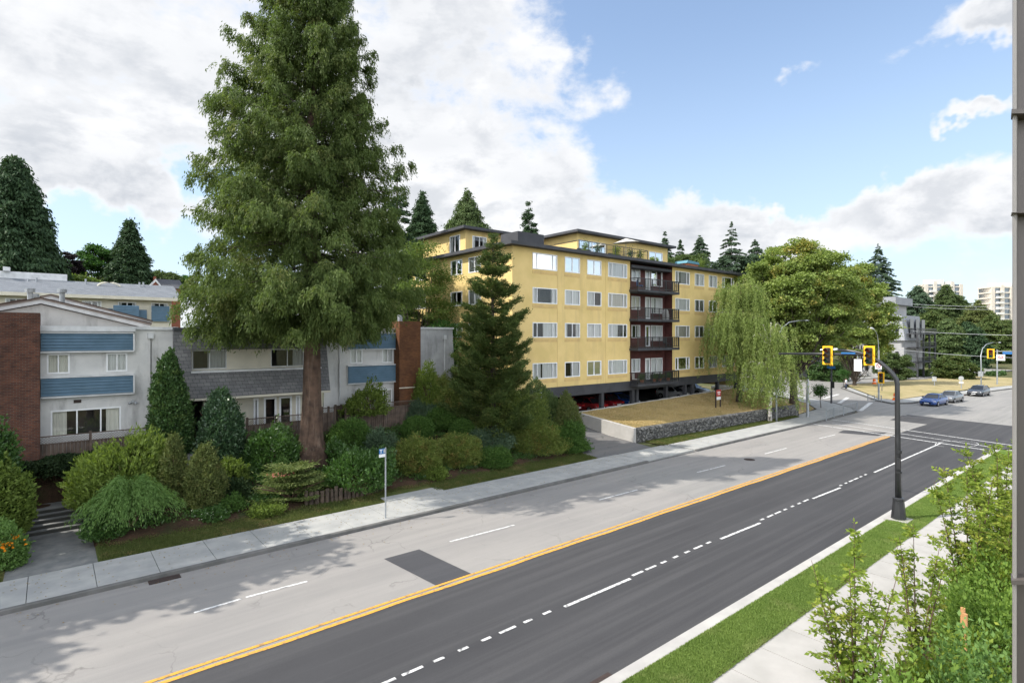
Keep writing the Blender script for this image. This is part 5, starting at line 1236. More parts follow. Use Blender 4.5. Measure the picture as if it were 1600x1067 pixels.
fc = [o for o in bpy.data.objects if o.name.startswith('flower_clump')][0]
a = W(5, 852, D=26.65); flowers(fc, a[0], a[1], a[2], 30, (.28, .15, .08), 'flower_orange', 1, r=.045); a = W(24, 840, D=26.9); flowers(fc, a[0], a[1], a[2], 12, (.12, .1, .05), 'flower_orange', 2, r=.04)
SH(200, 697, 124, 30.4, 'rhodo', 'rhododendron_bush', 'large mounded light green rhododendron behind the feathery bush', 105, L=.15, Wd=.05, up=.6, lump=.4, nl=16, k=3.)
SH(270, 681, 40, 29.4, 'cypress_brown', 'dwarf_cypress', 'narrow dark cone shaped dwarf cypress, left of the pair', 106, shape='egg', L=.08, Wd=.035, lump=.3)
SH(320, 697, 66, 28.7, 'cypress_brown', 'dwarf_cypress', 'wider brownish cone shaped dwarf cypress, right of the pair', 107, shape='egg', L=.08, Wd=.035, lump=.35, nl=14)
def arching(label, px, pyt, pw, D, seed, m='feathery'):
    x, _, zt = W(px, pyt, D=D); zg = ground(x, D); rx = pw/2*(x*CS+D*SN)/F; h = zt-zg; rng = rs(seed)
    t = plant('feathery_bush', label, 'shrub', x, D, zg); Cs = []; As = []
    for i in range(620):
        a = rng.random()*6.28; r = rng.uniform(.35, 1.05)*rx; hh = h*rng.uniform(.75, 1.1)*(1-.35*(r/rx)**2); n = 34; u = rng.random(n)**.7
        R_ = r*u**1.1; z = hh*np.sin(np.minimum(u*2.75, 2.9))**.8
        z = np.maximum(z, .03); P = np.stack([x+np.cos(a)*R_, D+np.sin(a)*R_*.85, zg+z], 1)+rng.normal(0, .045, (n, 3))
        dz = np.cos(u*2.75); A = np.stack([np.cos(a)*np.ones(n)*.8, np.sin(a)*np.ones(n)*.8, dz*1.2-.2], 1)+rng.normal(0, .35, (n, 3)); Cs.append(P); As.append(A)
    P = np.concatenate(Cs); A = np.concatenate(As); leaves('foliage', P, A, .13*rng.uniform(.6, 1.4, len(P)), .028, m, t, rng)
    mb = MB()
    for i in range(10): a = i*.63; mb.tube([(x, D, zg), (x+math.cos(a)*rx*.3, D+math.sin(a)*rx*.3, zg+h*.5)], [.03, .01], 5)
    mb.build('stems', 'twig', t)
arching('bright green feathery arching bush spilling beside the front path', 204, 746, 156, 27.9, 108)
SH(160, 800, 56, 28.0, 'laurel', 'low_bush', 'dark low bush at the corner of the path and the grass', 109, L=.08, Wd=.04)
SH(362, 714, 44, 30.2, 'rhodo', 'low_bush', 'small lime green bush behind the wider dwarf cypress', 110, L=.12, Wd=.06)
SH(366, 748, 56, 29.2, 'ivy', 'low_bush', 'very dark low bush right of the wider dwarf cypress', 111, L=.1, Wd=.06)
SH(362, 778, 34, 28.0, 'clipped', 'low_bush', 'small round mid green bush on the bare soil', 112, L=.07, Wd=.04, shape='ball')
fb = SH(335, 792, 40, 27.7, 'laurel', 'low_bush', 'low bush with tiny white flowers at the foot of the wider cypress', 113, L=.07, Wd=.04)
a = W(335, 803, D=27.3); flowers(fb, a[0], a[1], a[2], 26, (.3, .1, .12), 'flower_white', 3, r=.018)
def juniper(label, px, pyt, pyb, pw, D, seed):
    x, _, zt = W(px, pyt, D=D); zg = ground(x, D)-.05; rx = pw/2*(x*CS+D*SN)/F; h = zt-zg; rng = rs(seed)
    t = plant('juniper_bush', label, 'shrub', x, D, zg); nt = 44; Cs = []; As = []
    for i in range(nt):     # flat spreading pads at several levels
        lv_ = rng.integers(0, 5)/4*.9+.08*rng.random(); a = rng.random()*6.28; q = (1-lv_*.75)*rng.uniform(.35, 1.0); c = np.array([x+math.cos(a)*rx*q*.8, D+math.sin(a)*rx*.62*q, zg+.12+lv_*h*.9]); n = 620
        rr_ = rx*rng.uniform(.13, .25); P = rng.normal(0, 1, (n, 3))*np.array([rr_*.75, rr_*.7, .025])
        P[:, 2] += (P[:, 0]*math.cos(a)+P[:, 1]*math.sin(a))*.22; d = np.stack([P[:, 0]+math.cos(a)*.4, P[:, 1]+math.sin(a)*.4, np.full(n, .05)], 1); Cs.append(P+c); As.append(unit(d)+rng.normal(0, .3, (n, 3)))
    P = np.concatenate(Cs); leaves('foliage', P, np.concatenate(As), .14*rng.uniform(.6, 1.3, len(P)), .045, 'juniper', t, rng, .3)
    mb = MB()
    for i in range(12): a = i*.52; mb.tube([(x, D, zg), (x+math.cos(a)*rx*.4, D+math.sin(a)*rx*.3, zg+h*.35), (x+math.cos(a)*rx*.8, D+math.sin(a)*rx*.6, zg+h*.5)], [.05, .03, .01], 5)
    mb.build('stems', 'twig', t); return t
jn = juniper('yellow green spreading juniper with flat layered pads under the cedar', 455, 726, 795, 132, 28.0, 114)
a = W(433, 742, D=27.7); flowers(jn, a[0], a[1], a[2], 26, (.28, .2, .06), 'flower_pink', 4, r=.05, nm='faded_tips')
SH(416, 788, 52, 27.3, 'rhodo', 'low_bush', 'small lime green bush below the spreading juniper', 115, L=.09, Wd=.04)
SH(425, 668, 96, 31.3, 'laurel', 'laurel_bush', 'dark laurel mass left of the cedar trunk below the fence', 116, L=.11, Wd=.05)
SH(545, 653, 74, 31.6, 'clipped', 'clipped_ball', 'large clipped green dome right of the cedar trunk', 117, L=.07, Wd=.04, lump=.08, k=3.6)
SH(527, 688, 46, 30.6, 'laurel', 'laurel_bush', 'dark leafy bush at the right foot of the cedar trunk', 118, L=.10, Wd=.05)
SH(562, 702, 112, 28.6, 'laurel', 'laurel_bush', 'broad glossy laurel above the log edging', 119, L=.13, Wd=.05, up=.6, lump=.3, nl=14)
SH(440, 706, 26, 30, 'feathery', 'low_bush', 'small pale upright bush in front of the dark laurel mass', 120, shape='cone', L=.1, Wd=.04)
SH(600, 679, 60, 30.0, 'conifer_blue', 'dwarf_spruce', 'soft blue green dwarf spruce behind the bus stop sign', 121, L=.1, Wd=.035, lump=.45, nl=18)
SH(648, 682, 92, 29.0, 'azalea', 'azalea_bush', 'yellow green azalea with reddish tips, left half of the long hedge', 122, L=.08, Wd=.04, k=3.4, lump=.3)
SH(708, 680, 86, 29.0, 'azalea', 'azalea_bush', 'rust tinged azalea, right half of the long hedge', 123, L=.08, Wd=.04, k=3.4, lump=.3)
SH(678, 728, 40, 27.7, 'rhodo', 'low_bush', 'little lime green bush in front of the azalea hedge', 124, L=.09, Wd=.045)
SH(652, 652, 50, 31.6, 'clipped', 'clipped_ball', 'clipped round bush left of the three by the fence', 125, shape='ball', L=.07, Wd=.04, lump=.05, k=3.6)
SH(686, 634, 62, 32.6, 'clipped', 'clipped_ball', 'tallest clipped bush behind the other two by the fence', 126, shape='ball', L=.07, Wd=.04, lump=.08, k=3.6)
SH(722, 656, 38, 31.0, 'clipped', 'clipped_ball', 'small clipped ball under the pine, right of the three', 127, shape='ball', L=.07, Wd=.04, lump=.05, k=3.6)
SH(772, 698, 60, 27.9, 'clipped', 'clipped_ball', 'dark clipped mound on the grass in front of the pine', 128, L=.07, Wd=.04, lump=.08, k=3.6)
SH(765, 680, 66, 29.2, 'conifer_blue', 'dwarf_spruce', 'wispy blue green dwarf conifer between the azaleas and the pine foot', 129, L=.1, Wd=.03, lump=.5, nl=18)
SH(790, 604, 104, 31.0, 'pine_bright', 'dwarf_pine', 'bushy bright pine filling the foot of the tall pine', 130, L=.12, Wd=.04, lump=.5, nl=24, up=.6)
SH(838, 592, 84, 31.6, 'conifer_mid', 'green_cypress', 'deep green cone shaped cypress right of the tall pine', 131, shape='cone', L=.1, Wd=.045, lump=.3, nl=16)
SH(832, 664, 100, 29.0, 'azalea', 'azalea_bush', 'olive green azalea mound below the deep green cypress', 132, L=.08, Wd=.04, lump=.35, nl=16)
SH(885, 612, 44, 28.9, 'cypress_brown', 'slim_cypress', 'slim pointed light cypress at the end of the garden by the driveway', 133, shape='cone', L=.09, Wd=.04, lump=.4, nl=20)
SH(878, 660, 82, 28.6, 'clipped', 'low_bush', 'rounded dark green bush at the driveway corner', 134, L=.09, Wd=.05, k=3.4)
SH(738, 600, 60, 33.2, 'conifer_mid', 'garden_conifer', 'dark green conifer filling the gap behind the clipped bushes', 135, shape='cone', L=.12, Wd=.05, lump=.4, nl=18)
SH(570, 604, 64, 33.5, 'rhodo', 'rhododendron_bush', 'open yellow green rhododendron before the end townhouse window', 136, L=.12, Wd=.06, k=1.5, lump=.5, z0=3.6)
SH(668, 578, 52, 33.6, 'rhodo', 'garden_shrub', 'light green shrub before the orange brown chimney', 137, L=.1, Wd=.05, k=2.2, lump=.4, z0=3.8)
SH(700, 586, 56, 33.0, 'azalea', 'drooping_tree', 'small drooping olive tree left of the tall pine', 138, L=.13, Wd=.03, up=-.8, lump=.4, z0=3.4)
SH(660, 628, 50, 33.2, 'conifer_blue', 'dwarf_spruce', 'grey green conifer leaning over the right fence', 139, L=.1, Wd=.03, lump=.4, z0=3.0)
# dark creeper over the slope beneath the left fence
def creeper():
    rng = rs(140); n = 30000; xx = rng.uniform(-3.4, 5.4, n); yy = rng.uniform(32.4, 33.9, n)
    b = np.array([ground(a, b_) for a, b_ in zip(xx, np.maximum(yy, 33.26))]); hmp = .38+.22*np.sin(xx*2.3)*np.cos(yy*3+xx)
    C = np.stack([xx, yy, b+rng.random(n)**.5*hmp-(np.maximum(0, 33.1-yy))*.6*rng.random(n)], 1)
    o = leaves('ivy', C, rng.normal(0, .5, (n, 3))+np.array([0, -.7, -.2]), .13, .08, 'ivy', None, rng); o['kind'] = 'stuff'; o['label'] = 'dark creeper hanging over the slope below the left fence'; o['category'] = 'ivy'
creeper()
# ---------------------------------------------------------------- fences
def fence(name, label, x0, x1, y, zt, zg, seed, step=.0, posts=None, lat=.36):
    rng = random.Random(seed); t = thing(name, label, 'fence', ((x0+x1)/2, y, zg))
    m = MB(); x = x0; n = int((x1-x0)/.145)
    for k in range(n):
        a = x0+k*.145; dz = step*(a-x0); m.box(a, a+.135, y-.012+rng.uniform(-.006, .006), y+.012, zg+dz-.3, zt+dz-lat+rng.uniform(-.015, .01))
    m.build('boards', 'wood_fence', t)
    if lat:
        m = MB(); r = lat-.05; n = int((x1-x0)/.12)
        for k in range(n):
            a = x0+k*.12; dz = step*(a-x0)
            if a+r < x1: m.bar((a, y-.008, zt+dz-lat+.02), (a+r, y-.008, zt+dz-.04), .022, .008); m.bar((a+r, y+.004, zt+dz-lat+.02), (a, y+.004, zt+dz-.04), .022, .008)
        m.build('lattice', 'wood_fence', t)
    m = MB(); m.bar((x0, y-.03, zt), (x1, y-.03, zt+step*(x1-x0)), .09, .045); m.bar((x0, y-.03, zt-lat), (x1, y-.03, zt-lat+step*(x1-x0)), .05, .05); m.build('rail', 'wood_fence', t)
    nb = posts or max(2, int((x1-x0)/2.3))
    for k in range(nb+1): a = x0+(x1-x0)*k/nb; dz = step*(a-x0); MB().box(a-.055, a+.055, y-.075, y+.035, zg+dz-.4, zt+dz+.1).build('post', 'wood_fence', t)
    return t
fy = 34.25
fence('wooden_fence', 'weathered brown board fence with lattice top in front of the left townhouse', SX(22, fy), SX(246, fy), fy, ZY(130, 677, fy), 2.75, 1)
fy = 33.2
fence('wooden_fence', 'board fence with lattice top before the shingled townhouse patio doors', SX(386, fy), SX(474, fy), fy, ZY(430, 651, fy), 2.35, 2)
fence('wooden_fence', 'short board fence section just right of the cedar trunk', SX(503, 33.7), SX(523, 33.7), 33.7, ZY(515, 637, 33.7), 2.4, 3, lat=.3)
fence('wooden_fence', 'tall plain board fence by the orange brown chimney', SX(540, 33.6), SX(655, 33.6), 33.6, ZY(600, 629, 33.6), 2.5, 4, lat=.3)
fence('wooden_fence', 'short leaning fence return beside the patio gap', SX(524, 34.4), SX(541, 34.4), 34.4, ZY(530, 634, 34.4), 2.5, 5, lat=.0)
m = MB(); m.box(-1.2, 3.1, 33.27, 33.5, .8, 2.2); tag(m.build('brick_retaining_wall', 'brick_low', None, bevel=.01), 'low mossy brick retaining wall above the landing of the front steps', 'wall')
m = MB(); m.box(-3.6, -1.36, 29.6, 29.85, .1, 1.55); m.box(-1.6, -1.36, 29.85, 33.2, .1, 1.75); tag(m.build('brick_planter', 'brick_low', None, bevel=.01), 'brick planter wall left of the front steps at the picture edge', 'wall')
# log edging
t = thing('log_edging', 'row of upright dark weathered logs edging the bed under the laurel', 'edging', (13, 27.3, .4)); rg = random.Random(9)
le0, le1 = SX(478, 27.4), SX(598, 27.4); k = 0; x = le0
while x < le1:
    r = rg.uniform(.075, .12); h = .78+rg.uniform(-.1, .1)-.02*k; y = 27.32-.22*math.sin((x-le0)/(le1-le0)*3.1)
    mm = MB(); mm.tube([(x, y, 0.05), (x+rg.uniform(-.02, .02), y+.01, .25+h)], [r, r*.93], 9); mm.build('log', 'log_wood', t, smooth=False); x += r*2+.03; k += 1

# ---------------------------------------------------------------- street furniture
# bus stop sign
bs = W(602.5, 809, Z=.15); zt = ZY(603, 699, bs[1]); t = thing('bus_stop_sign', 'thin grey bus stop pole with small blue and white sign on the left pavement', 'sign', (bs[0], bs[1], .15))
MB().tube([(bs[0], bs[1], .12), (bs[0], bs[1], zt)], .035, 10).build('pole', 'galvanized', t)
x = bs[0]; y = bs[1]-.03
b = MB().box(x-.34, x-.04, y-.012, y, zt-.26, zt-.02).build('sign_plate', 'sign_blue', t)
m = MB(); m.box(x-.32, x-.18, y-.018, y-.0125, zt-.09, zt-.055); m.box(x-.267, x-.233, y-.018, y-.0125, zt-.22, zt-.091); m.build('letter', 'sign_white', b)
m = MB(); m.box(x-.13, x-.045, y-.017, y-.0125, zt-.23, zt-.05); m.build('number_patch', 'sign_back', b)
MB().box(x-.34, x-.04, y-.012, y, zt-.41, zt-.27).build('lower_plate', 'sign_white', t)

def signal(parent, cx_, cz_, y, h=1.05, w=.52, ax='x', name='signal'):
    """three lens head facing -x (toward oncoming drivers); board in the y,z plane"""
    x = cx_; m = MB(); m.box(x-.015, x+.015, y-w/2, y+w/2, cz_-h/2, cz_+h/2); s = m.build('backboard', 'signal_yellow', parent)
    MB().box(x-.10, x+.16, y-w*.28, y+w*.28, cz_-h*.41, cz_+h*.41).build('housing', 'signal_dark', s)
    for k, c in enumerate(('lens_red', 'lens_amber', 'lens_green')):
        z = cz_+h*(.27-.27*k); m = MB(); m.tube([(x-.135, y, z), (x-.105, y, z)], w*.2, 14); m.build('lens', c, s)
        v = MB(); r = w*.22
        for j in range(10):
            a0, a1 = math.pi*(-.15+1.3*j/10), math.pi*(-.15+1.3*(j+1)/10)
            v.quad((x-.101, y+math.cos(a0)*r, z+math.sin(a0)*r), (x-.101, y+math.cos(a1)*r, z+math.sin(a1)*r), (x-.33, y+math.cos(a1)*r, z+math.sin(a1)*r*.95), (x-.33, y+math.cos(a0)*r, z+math.sin(a0)*r*.95))
        v.build('visor', 'signal_dark', s)
    return s
# the black signal and lamp pole standing in the right verge
pb = W(1404, 812, Z=.17); px0, py0 = pb[0], pb[1]
sp = thing('signal_pole', 'black curved signal and lamp pole rising from the grass verge', 'traffic light', (px0, py0, .15))
def PS(px, py): return W(px, py, S=px0)
m = MB(); rings = []
for z, r in ((.15, .34), (.2, .34), (.22, .30), (1.05, .22), (1.1, .235), (1.16, .23), (1.2, .17)):
    rings.append([(px0+math.cos(a)*r, py0+math.sin(a)*r, z) for a in np.linspace(math.pi/8, 2*math.pi+math.pi/8, 8, endpoint=False)])
m.loft(rings); m.build('pole_base', 'black_paint', sp)
MB().box(px0-.45, px0+.45, py0-.45, py0+.45, .05, .235).build('footing', 'concrete_new', sp)
cv = [PS(1402, 600), PS(1400.5, 592), PS(1394, 583), PS(1386, 575), PS(1376, 566.5), PS(1362, 558.5), PS(1345, 551.5), PS(1327, 548), PS(1309, 547)]
cv = [(px0, p[1], p[2]) for p in cv]
pts = [(px0, py0, .9), (px0, py0, 3.5), (px0, py0, 5.4)]+cv
yoff = cv[0][1]-py0
pts = [(px0, py0+yoff*min(1, z/6.), z) for (_, _, z) in pts[:3]]+cv
m = MB(); m.tube(pts, [.13, .115, .105]+[.10, .098, .095, .092, .088, .08, .07, .06, .05], 12); m.build('pole', 'black_paint', sp, smooth=True)
m = MB(); m.tube([(px0, py0+.0, 3.2), (px0, py0+.0, 3.34)], .135, 12); m.tube([(px0, py0, 2.3), (px0, py0, 2.38)], .135, 12); m.box(px0-.16, px0-.1, py0-.08, py0+.04, 2.5, 3.0); m.build('access_bands', 'black_paint', sp)
a, b = PS(1309, 546), PS(1283, 546.5); m = MB(); m.loft([[(px0-.02, a[1], a[2]-.03), (px0+.02, a[1], a[2]-.03), (px0+.02, a[1], a[2]+.05), (px0-.02, a[1], a[2]+.05)], [(px0-.13, a[1]+.1, a[2]-.04), (px0+.13, a[1]+.1, a[2]-.04), (px0+.12, a[1]+.1, a[2]+.07), (px0-.12, a[1]+.1, a[2]+.07)], [(px0-.13, b[1], b[2]-.03), (px0+.13, b[1], b[2]-.03), (px0+.1, b[1], b[2]+.04), (px0-.1, b[1], b[2]+.04)]]); m.build('lamp_head', 'led_grey', sp)
a, b = PS(1362, 554.5), PS(1217, 552.5); m = MB(); m.tube([(px0-.02, a[1], a[2]), ((px0-.02), (a[1]+b[1])/2, (a[2]+b[2])/2+.02), (px0-.02, b[1], b[2])], [.085, .07, .045], 10); m.build('mast_arm', 'black_paint', sp, smooth=True)
for px, py in ((1295.5, 555), (1360.5, 555.5)):
    p = PS(px, py); signal(sp, px0-.18, p[2], p[1], h=.92, w=.46)
a, b = PS(1335.5, 561), PS(1347.5, 576); MB().box(px0-.09, px0-.075, b[1], a[1], b[2]-.12, a[2]).build('sign_plate', 'sign_white', sp)
q = PS(1341, 555); MB().bar((px0-.085, q[1], q[2]-.02), (px0-.085, q[1], a[2]), .03).build('sign_bracket', 'galvanized', sp)
a, b = PS(1316, 553), PS(1338, 553); MB().box(px0-.14, px0-.12, b[1], a[1], a[2]+.01, a[2]+.09).build('street_name_plate', 'sign_blue', sp)

def pole(px, pyb, pyt, r=.07, z=.15, m='galvanized', name='sign_pole', label='', cat='pole', group=None):
    p = W(px, pyb, Z=z); t = thing(name, label, cat, (p[0], p[1], z), group); zt = ZY(px, pyt, p[1]); MB().tube([(p[0], p[1], z-.05), (p[0], p[1], zt)], [r*1.15, r], 10).build('pole', m, t); return t, p[0], p[1], zt
def plate(t, x, y, zc, w, h, m, off=-.09, nm='sign_plate'): return MB().box(x+off-.012, x+off+.012, y-w/2, y+w/2, zc-h/2, zc+h/2).build(nm, m, t)
def pz(px, py, x): return W(px, py, S=x)
# far left pole with turn sign and lower signal
t, x, y, zt = pole(1373, 625.5, 547, .10, label='grey signal post with a no turn sign and a low yellow signal, far corner', name='signal_post', cat='traffic light')
q = pz(1372, 572, x); pl = plate(t, x, y, q[2], .78, .80, 'sign_white', -.13)
m = MB(); m.tube([(x-.15, y+math.cos(a)*.25, q[2]+.06+math.sin(a)*.25) for a in np.linspace(0, 2*math.pi, 17)], .03, 5); m.bar((x-.15, y-.17, q[2]-.11), (x-.15, y+.17, q[2]+.23), .05); m.build('prohibition_ring', 'sign_red', pl)
m = MB(); m.bar((x-.148, y, q[2]-.05), (x-.148, y, q[2]+.12), .04); m.bar((x-.148, y-.12, q[2]+.1), (x-.148, y+.12, q[2]+.1), .035); m.build('arrow', 'signal_dark', pl)
q = pz(1377.5, 590, x); signal(t, x-.2, q[2], y-.34, h=1.45, w=.74); 
# corner post with orange top and blue name plate
t, x, y, zt = pole(1299, 630, 570, .10, label='dark signal post with blue street name plate on the near left corner', name='signal_post', cat='traffic light', m='charcoal')
q = pz(1301, 574, x); plate(t, x, y, q[2], .95, .3, 'sign_blue'); q = pz(1298, 569, x); MB().box(x-.12, x+.12, y-.14, y+.14, q[2]-.2, q[2]+.25).build('signal_cap', 'signal_yellow', t)
q = pz(1303, 600, x); MB().box(x-.2, x-.1, y-.4, y-.12, q[2]-.5, q[2]+.3).build('walk_signal', 'signal_dark', t)
t, x, y, zt = pole(1262, 651, 592, .12, label='plain grey post at the end of the stone wall', name='utility_post'); MB().box(x-.2, x-.12, y-.1, y+.1, 2.0, 2.6).build('meter_box', 'galvanized', t)
t, x, y, zt = pole(1460, 607, 590, .05, label='small white square sign with post on the dry island', name='road_sign', cat='sign'); plate(t, x, y, zt-.2, .6, .7, 'sign_back')
t, x, y, zt = pole(1502, 609, 590, .06, label='round topped pale sign on the island near the low tree', name='road_sign', cat='sign')
m = MB(); m.tube([(x-.08, y, zt-.1), (x-.1, y, zt-.1)], .34, 16); m.build('sign_plate', 'sign_back', t); plate(t, x, y, zt-.75, .55, .3, 'sign_white')
# lamp posts
def davit(px, pyb, hz, arc, label, r=.10, z=.15):
    p = W(px, pyb, Z=z); t = thing('street_lamp', label, 'street lamp', (p[0], p[1], z)); x, y = p[0], p[1]
    q = [W(a, b, D=y) for a, b in arc]; pts = [(x, y, z-.05), (x, y, z+2)]+q
    MB().tube(pts, [r, r*.92]+list(np.linspace(r*.8, r*.4, len(q))), 10).build('pole', 'galvanized', t, smooth=True)
    a = Vector(q[-1]); d = (a-Vector(q[-2])).normalized(); MB().bar(tuple(a-d*.1), tuple(a+d*.75), .28, .12).build('lamp_head', 'led_grey', t); return t, x, y
davit(1213, 658.5, 0, ((1214, 560), (1216, 526), (1222, 512), (1233, 503.5), (1248, 501), (1258, 500.5)), 'pale curved street lamp rising through the weeping birch at the kerb')
t, x, y = davit(1533, 607, 0, ((1533, 575), (1532.5, 556), (1535, 545), (1541, 538), (1551, 535.2), (1561, 535)), 'grey curved street lamp with small box at the far right kerb'); MB().box(x-.35, x-.1, y-.3, y+.3, ZY(1533, 588, y), ZY(1533, 582, y)+.2).build('control_box', 'galvanized', t)
davit(1378, 612, 0, ((1373.5, 560), (1372.5, 536), (1371, 524), (1367, 516), (1364, 514)), 'distant street lamp behind the no turn sign', r=.07)
# right hand far signal, its plate and blue name sign
rx_, ry_ = W(1558, 601, Z=.15)[:2]; t = thing('signal_post', 'far right signal mast with a white lane sign and blue name plate', 'traffic light', (rx_, ry_, .15))
zt = ZY(1558, 549, ry_); MB().tube([(rx_, ry_, .1), (rx_, ry_, zt+.3)], .11, 10).build('pole', 'galvanized', t)
q = W(1600, 548, S=rx_); q2 = W(1544, 551, S=rx_); MB().bar((rx_, q2[1], zt), (rx_, q[1], zt+.1), .12).build('mast_arm', 'galvanized', t)
q = W(1548.5, 552.5, S=rx_); signal(t, rx_-.25, q[2], q[1], h=1.65, w=1.0)
q = W(1564, 558.5, S=rx_); pl = plate(t, rx_, q[1], q[2], 1.15, 1.05, 'sign_white', -.2)
m = MB(); m.bar((rx_-.225, q[1]-.35, q[2]), (rx_-.225, q[1]+.35, q[2]), .12); m.tube([(rx_-.225, q[1]+.25*math.cos(a), q[2]+.1+.25*math.sin(a)) for a in np.linspace(0, 3.14, 8)], .05, 5); m.build('prohibition_ring', 'sign_red', pl)
q = W(1577, 551.5, S=rx_); plate(t, rx_, q[1], q[2], 1.7, .42, 'sign_blue', -.2, 'street_name_plate')
# realty style board on the lawn
q = W(1122, 640, Z=1.35); bx_, by_ = q[0], q[1]; zz = lawn(bx_, by_); t = thing('lawn_sign', 'small red and white notice board on two posts at the edge of the dry lawn', 'sign', (bx_, by_, zz))
for dx in (-.42, .42): MB().box(bx_+dx-.05, bx_+dx+.05, by_-.05, by_+.05, zz-.1, zz+1.75).build('post', 'rust', t)
b = MB().box(bx_-.40, bx_+.40, by_-.08, by_-.052, zz+1.12, zz+1.75).build('board', 'sign_red', t); m = MB(); m.box(bx_-.26, bx_+.26, by_-.088, by_-.081, zz+1.45, zz+1.56); m.box(bx_-.2, bx_+.2, by_-.088, by_-.081, zz+1.28, zz+1.35); m.build('lettering', 'sign_white', b)
MB().box(bx_-.36, bx_+.36, by_-.078, by_-.052, zz+.78, zz+1.06).build('lower_board', 'sign_white', t)
# kerb corner railing
def railing(name, label, pts, z0, h, m='black_paint'):
    t = thing(name, label, 'railing', (pts[0][0], pts[0][1], z0)); r = MB()
    for (a, b) in zip(pts, pts[1:]):
        for zz in (z0+h, z0+.2): r.bar((*a, zz), (*b, zz), .045)
        n = int(math.dist(a, b)/.22)
        for k in range(n): u = k/n; x, y = a[0]+(b[0]-a[0])*u, a[1]+(b[1]-a[1])*u; r.bar((x, y, z0+.2), (x, y, z0+h), .018)
    r.build('rails', m, t)
    for a in pts: MB().box(a[0]-.04, a[0]+.04, a[1]-.04, a[1]+.04, z0-.03, z0+h+.06).build('post', m, t)
railing('pedestrian_railing', 'thin dark pedestrian railing along the near left corner pavement', [W(x, y, Z=.15)[:2] for x, y in ((1291, 657), (1303, 652), (1318, 648.5), (1339, 643))], .15, 1.05, 'galvanized')
railing('pedestrian_railing', 'thin yellow painted railing across the far corner pavement', [W(x, y, Z=.15)[:2] for x, y in ((1356, 626), (1366, 627), (1377, 627.5))], .15, .75, 'galvanized')
# barrels / cones
def barrel(px, py, label):
    p = W(px, py, Z=.15); t = thing('traffic_barrel', label, 'traffic barrel', (p[0], p[1], .15), 'orange traffic barrels'); m = MB(); m.tube([(p[0], p[1], .15), (p[0], p[1], .3), (p[0], p[1], .31), (p[0], p[1], 1.05)], [.38, .36, .26, .2], 14); m.build('body', 'orange_plastic', t)
    for z in (.5, .8): m = MB(); m.tube([(p[0], p[1], z), (p[0], p[1], z+.12)], [.265-.1*(z-.3)/.75+.005]*2, 14); m.build('band', 'sign_white', t)
barrel(1366, 600, 'orange traffic barrel by the frontage road kerb'); barrel(1399, 625, 'orange traffic barrel on the island beside the black pole')
# wires
def wire(pts, label, r=.03, sag=1.2):
    a, b = Vector(pts[0]), Vector(pts[1]); m = MB(); m.tube([tuple(a.lerp(b, u)+Vector((0, 0, -sag*4*u*(1-u)))) for u in np.linspace(0, 1, 13)], r, 5); tag(m.build('power_line', 'galvanized', None), label, 'power line', 'power lines across the far street')
def wp(px, py, z): t = (px-800)/F; return ((SN*t+CS)*z, (SN-CS*t)*z, H+(526-py)/F*z)
wire((wp(1395, 473, 125), wp(1680, 478, 100)), 'highest thin overhead wire in front of the far towers', .03, .5)
wire((wp(1395, 477, 125), wp(1680, 481, 100)), 'second thin overhead wire just under the highest one', .025, .6)
wire((wp(1395, 515, 120), wp(1680, 524, 96)), 'overhead wire crossing the conifers at mid height', .035, .4)
wire((wp(1380, 543, 110), wp(1680, 560, 92)), 'lowest thick span wire near the right signal', .04, .6)
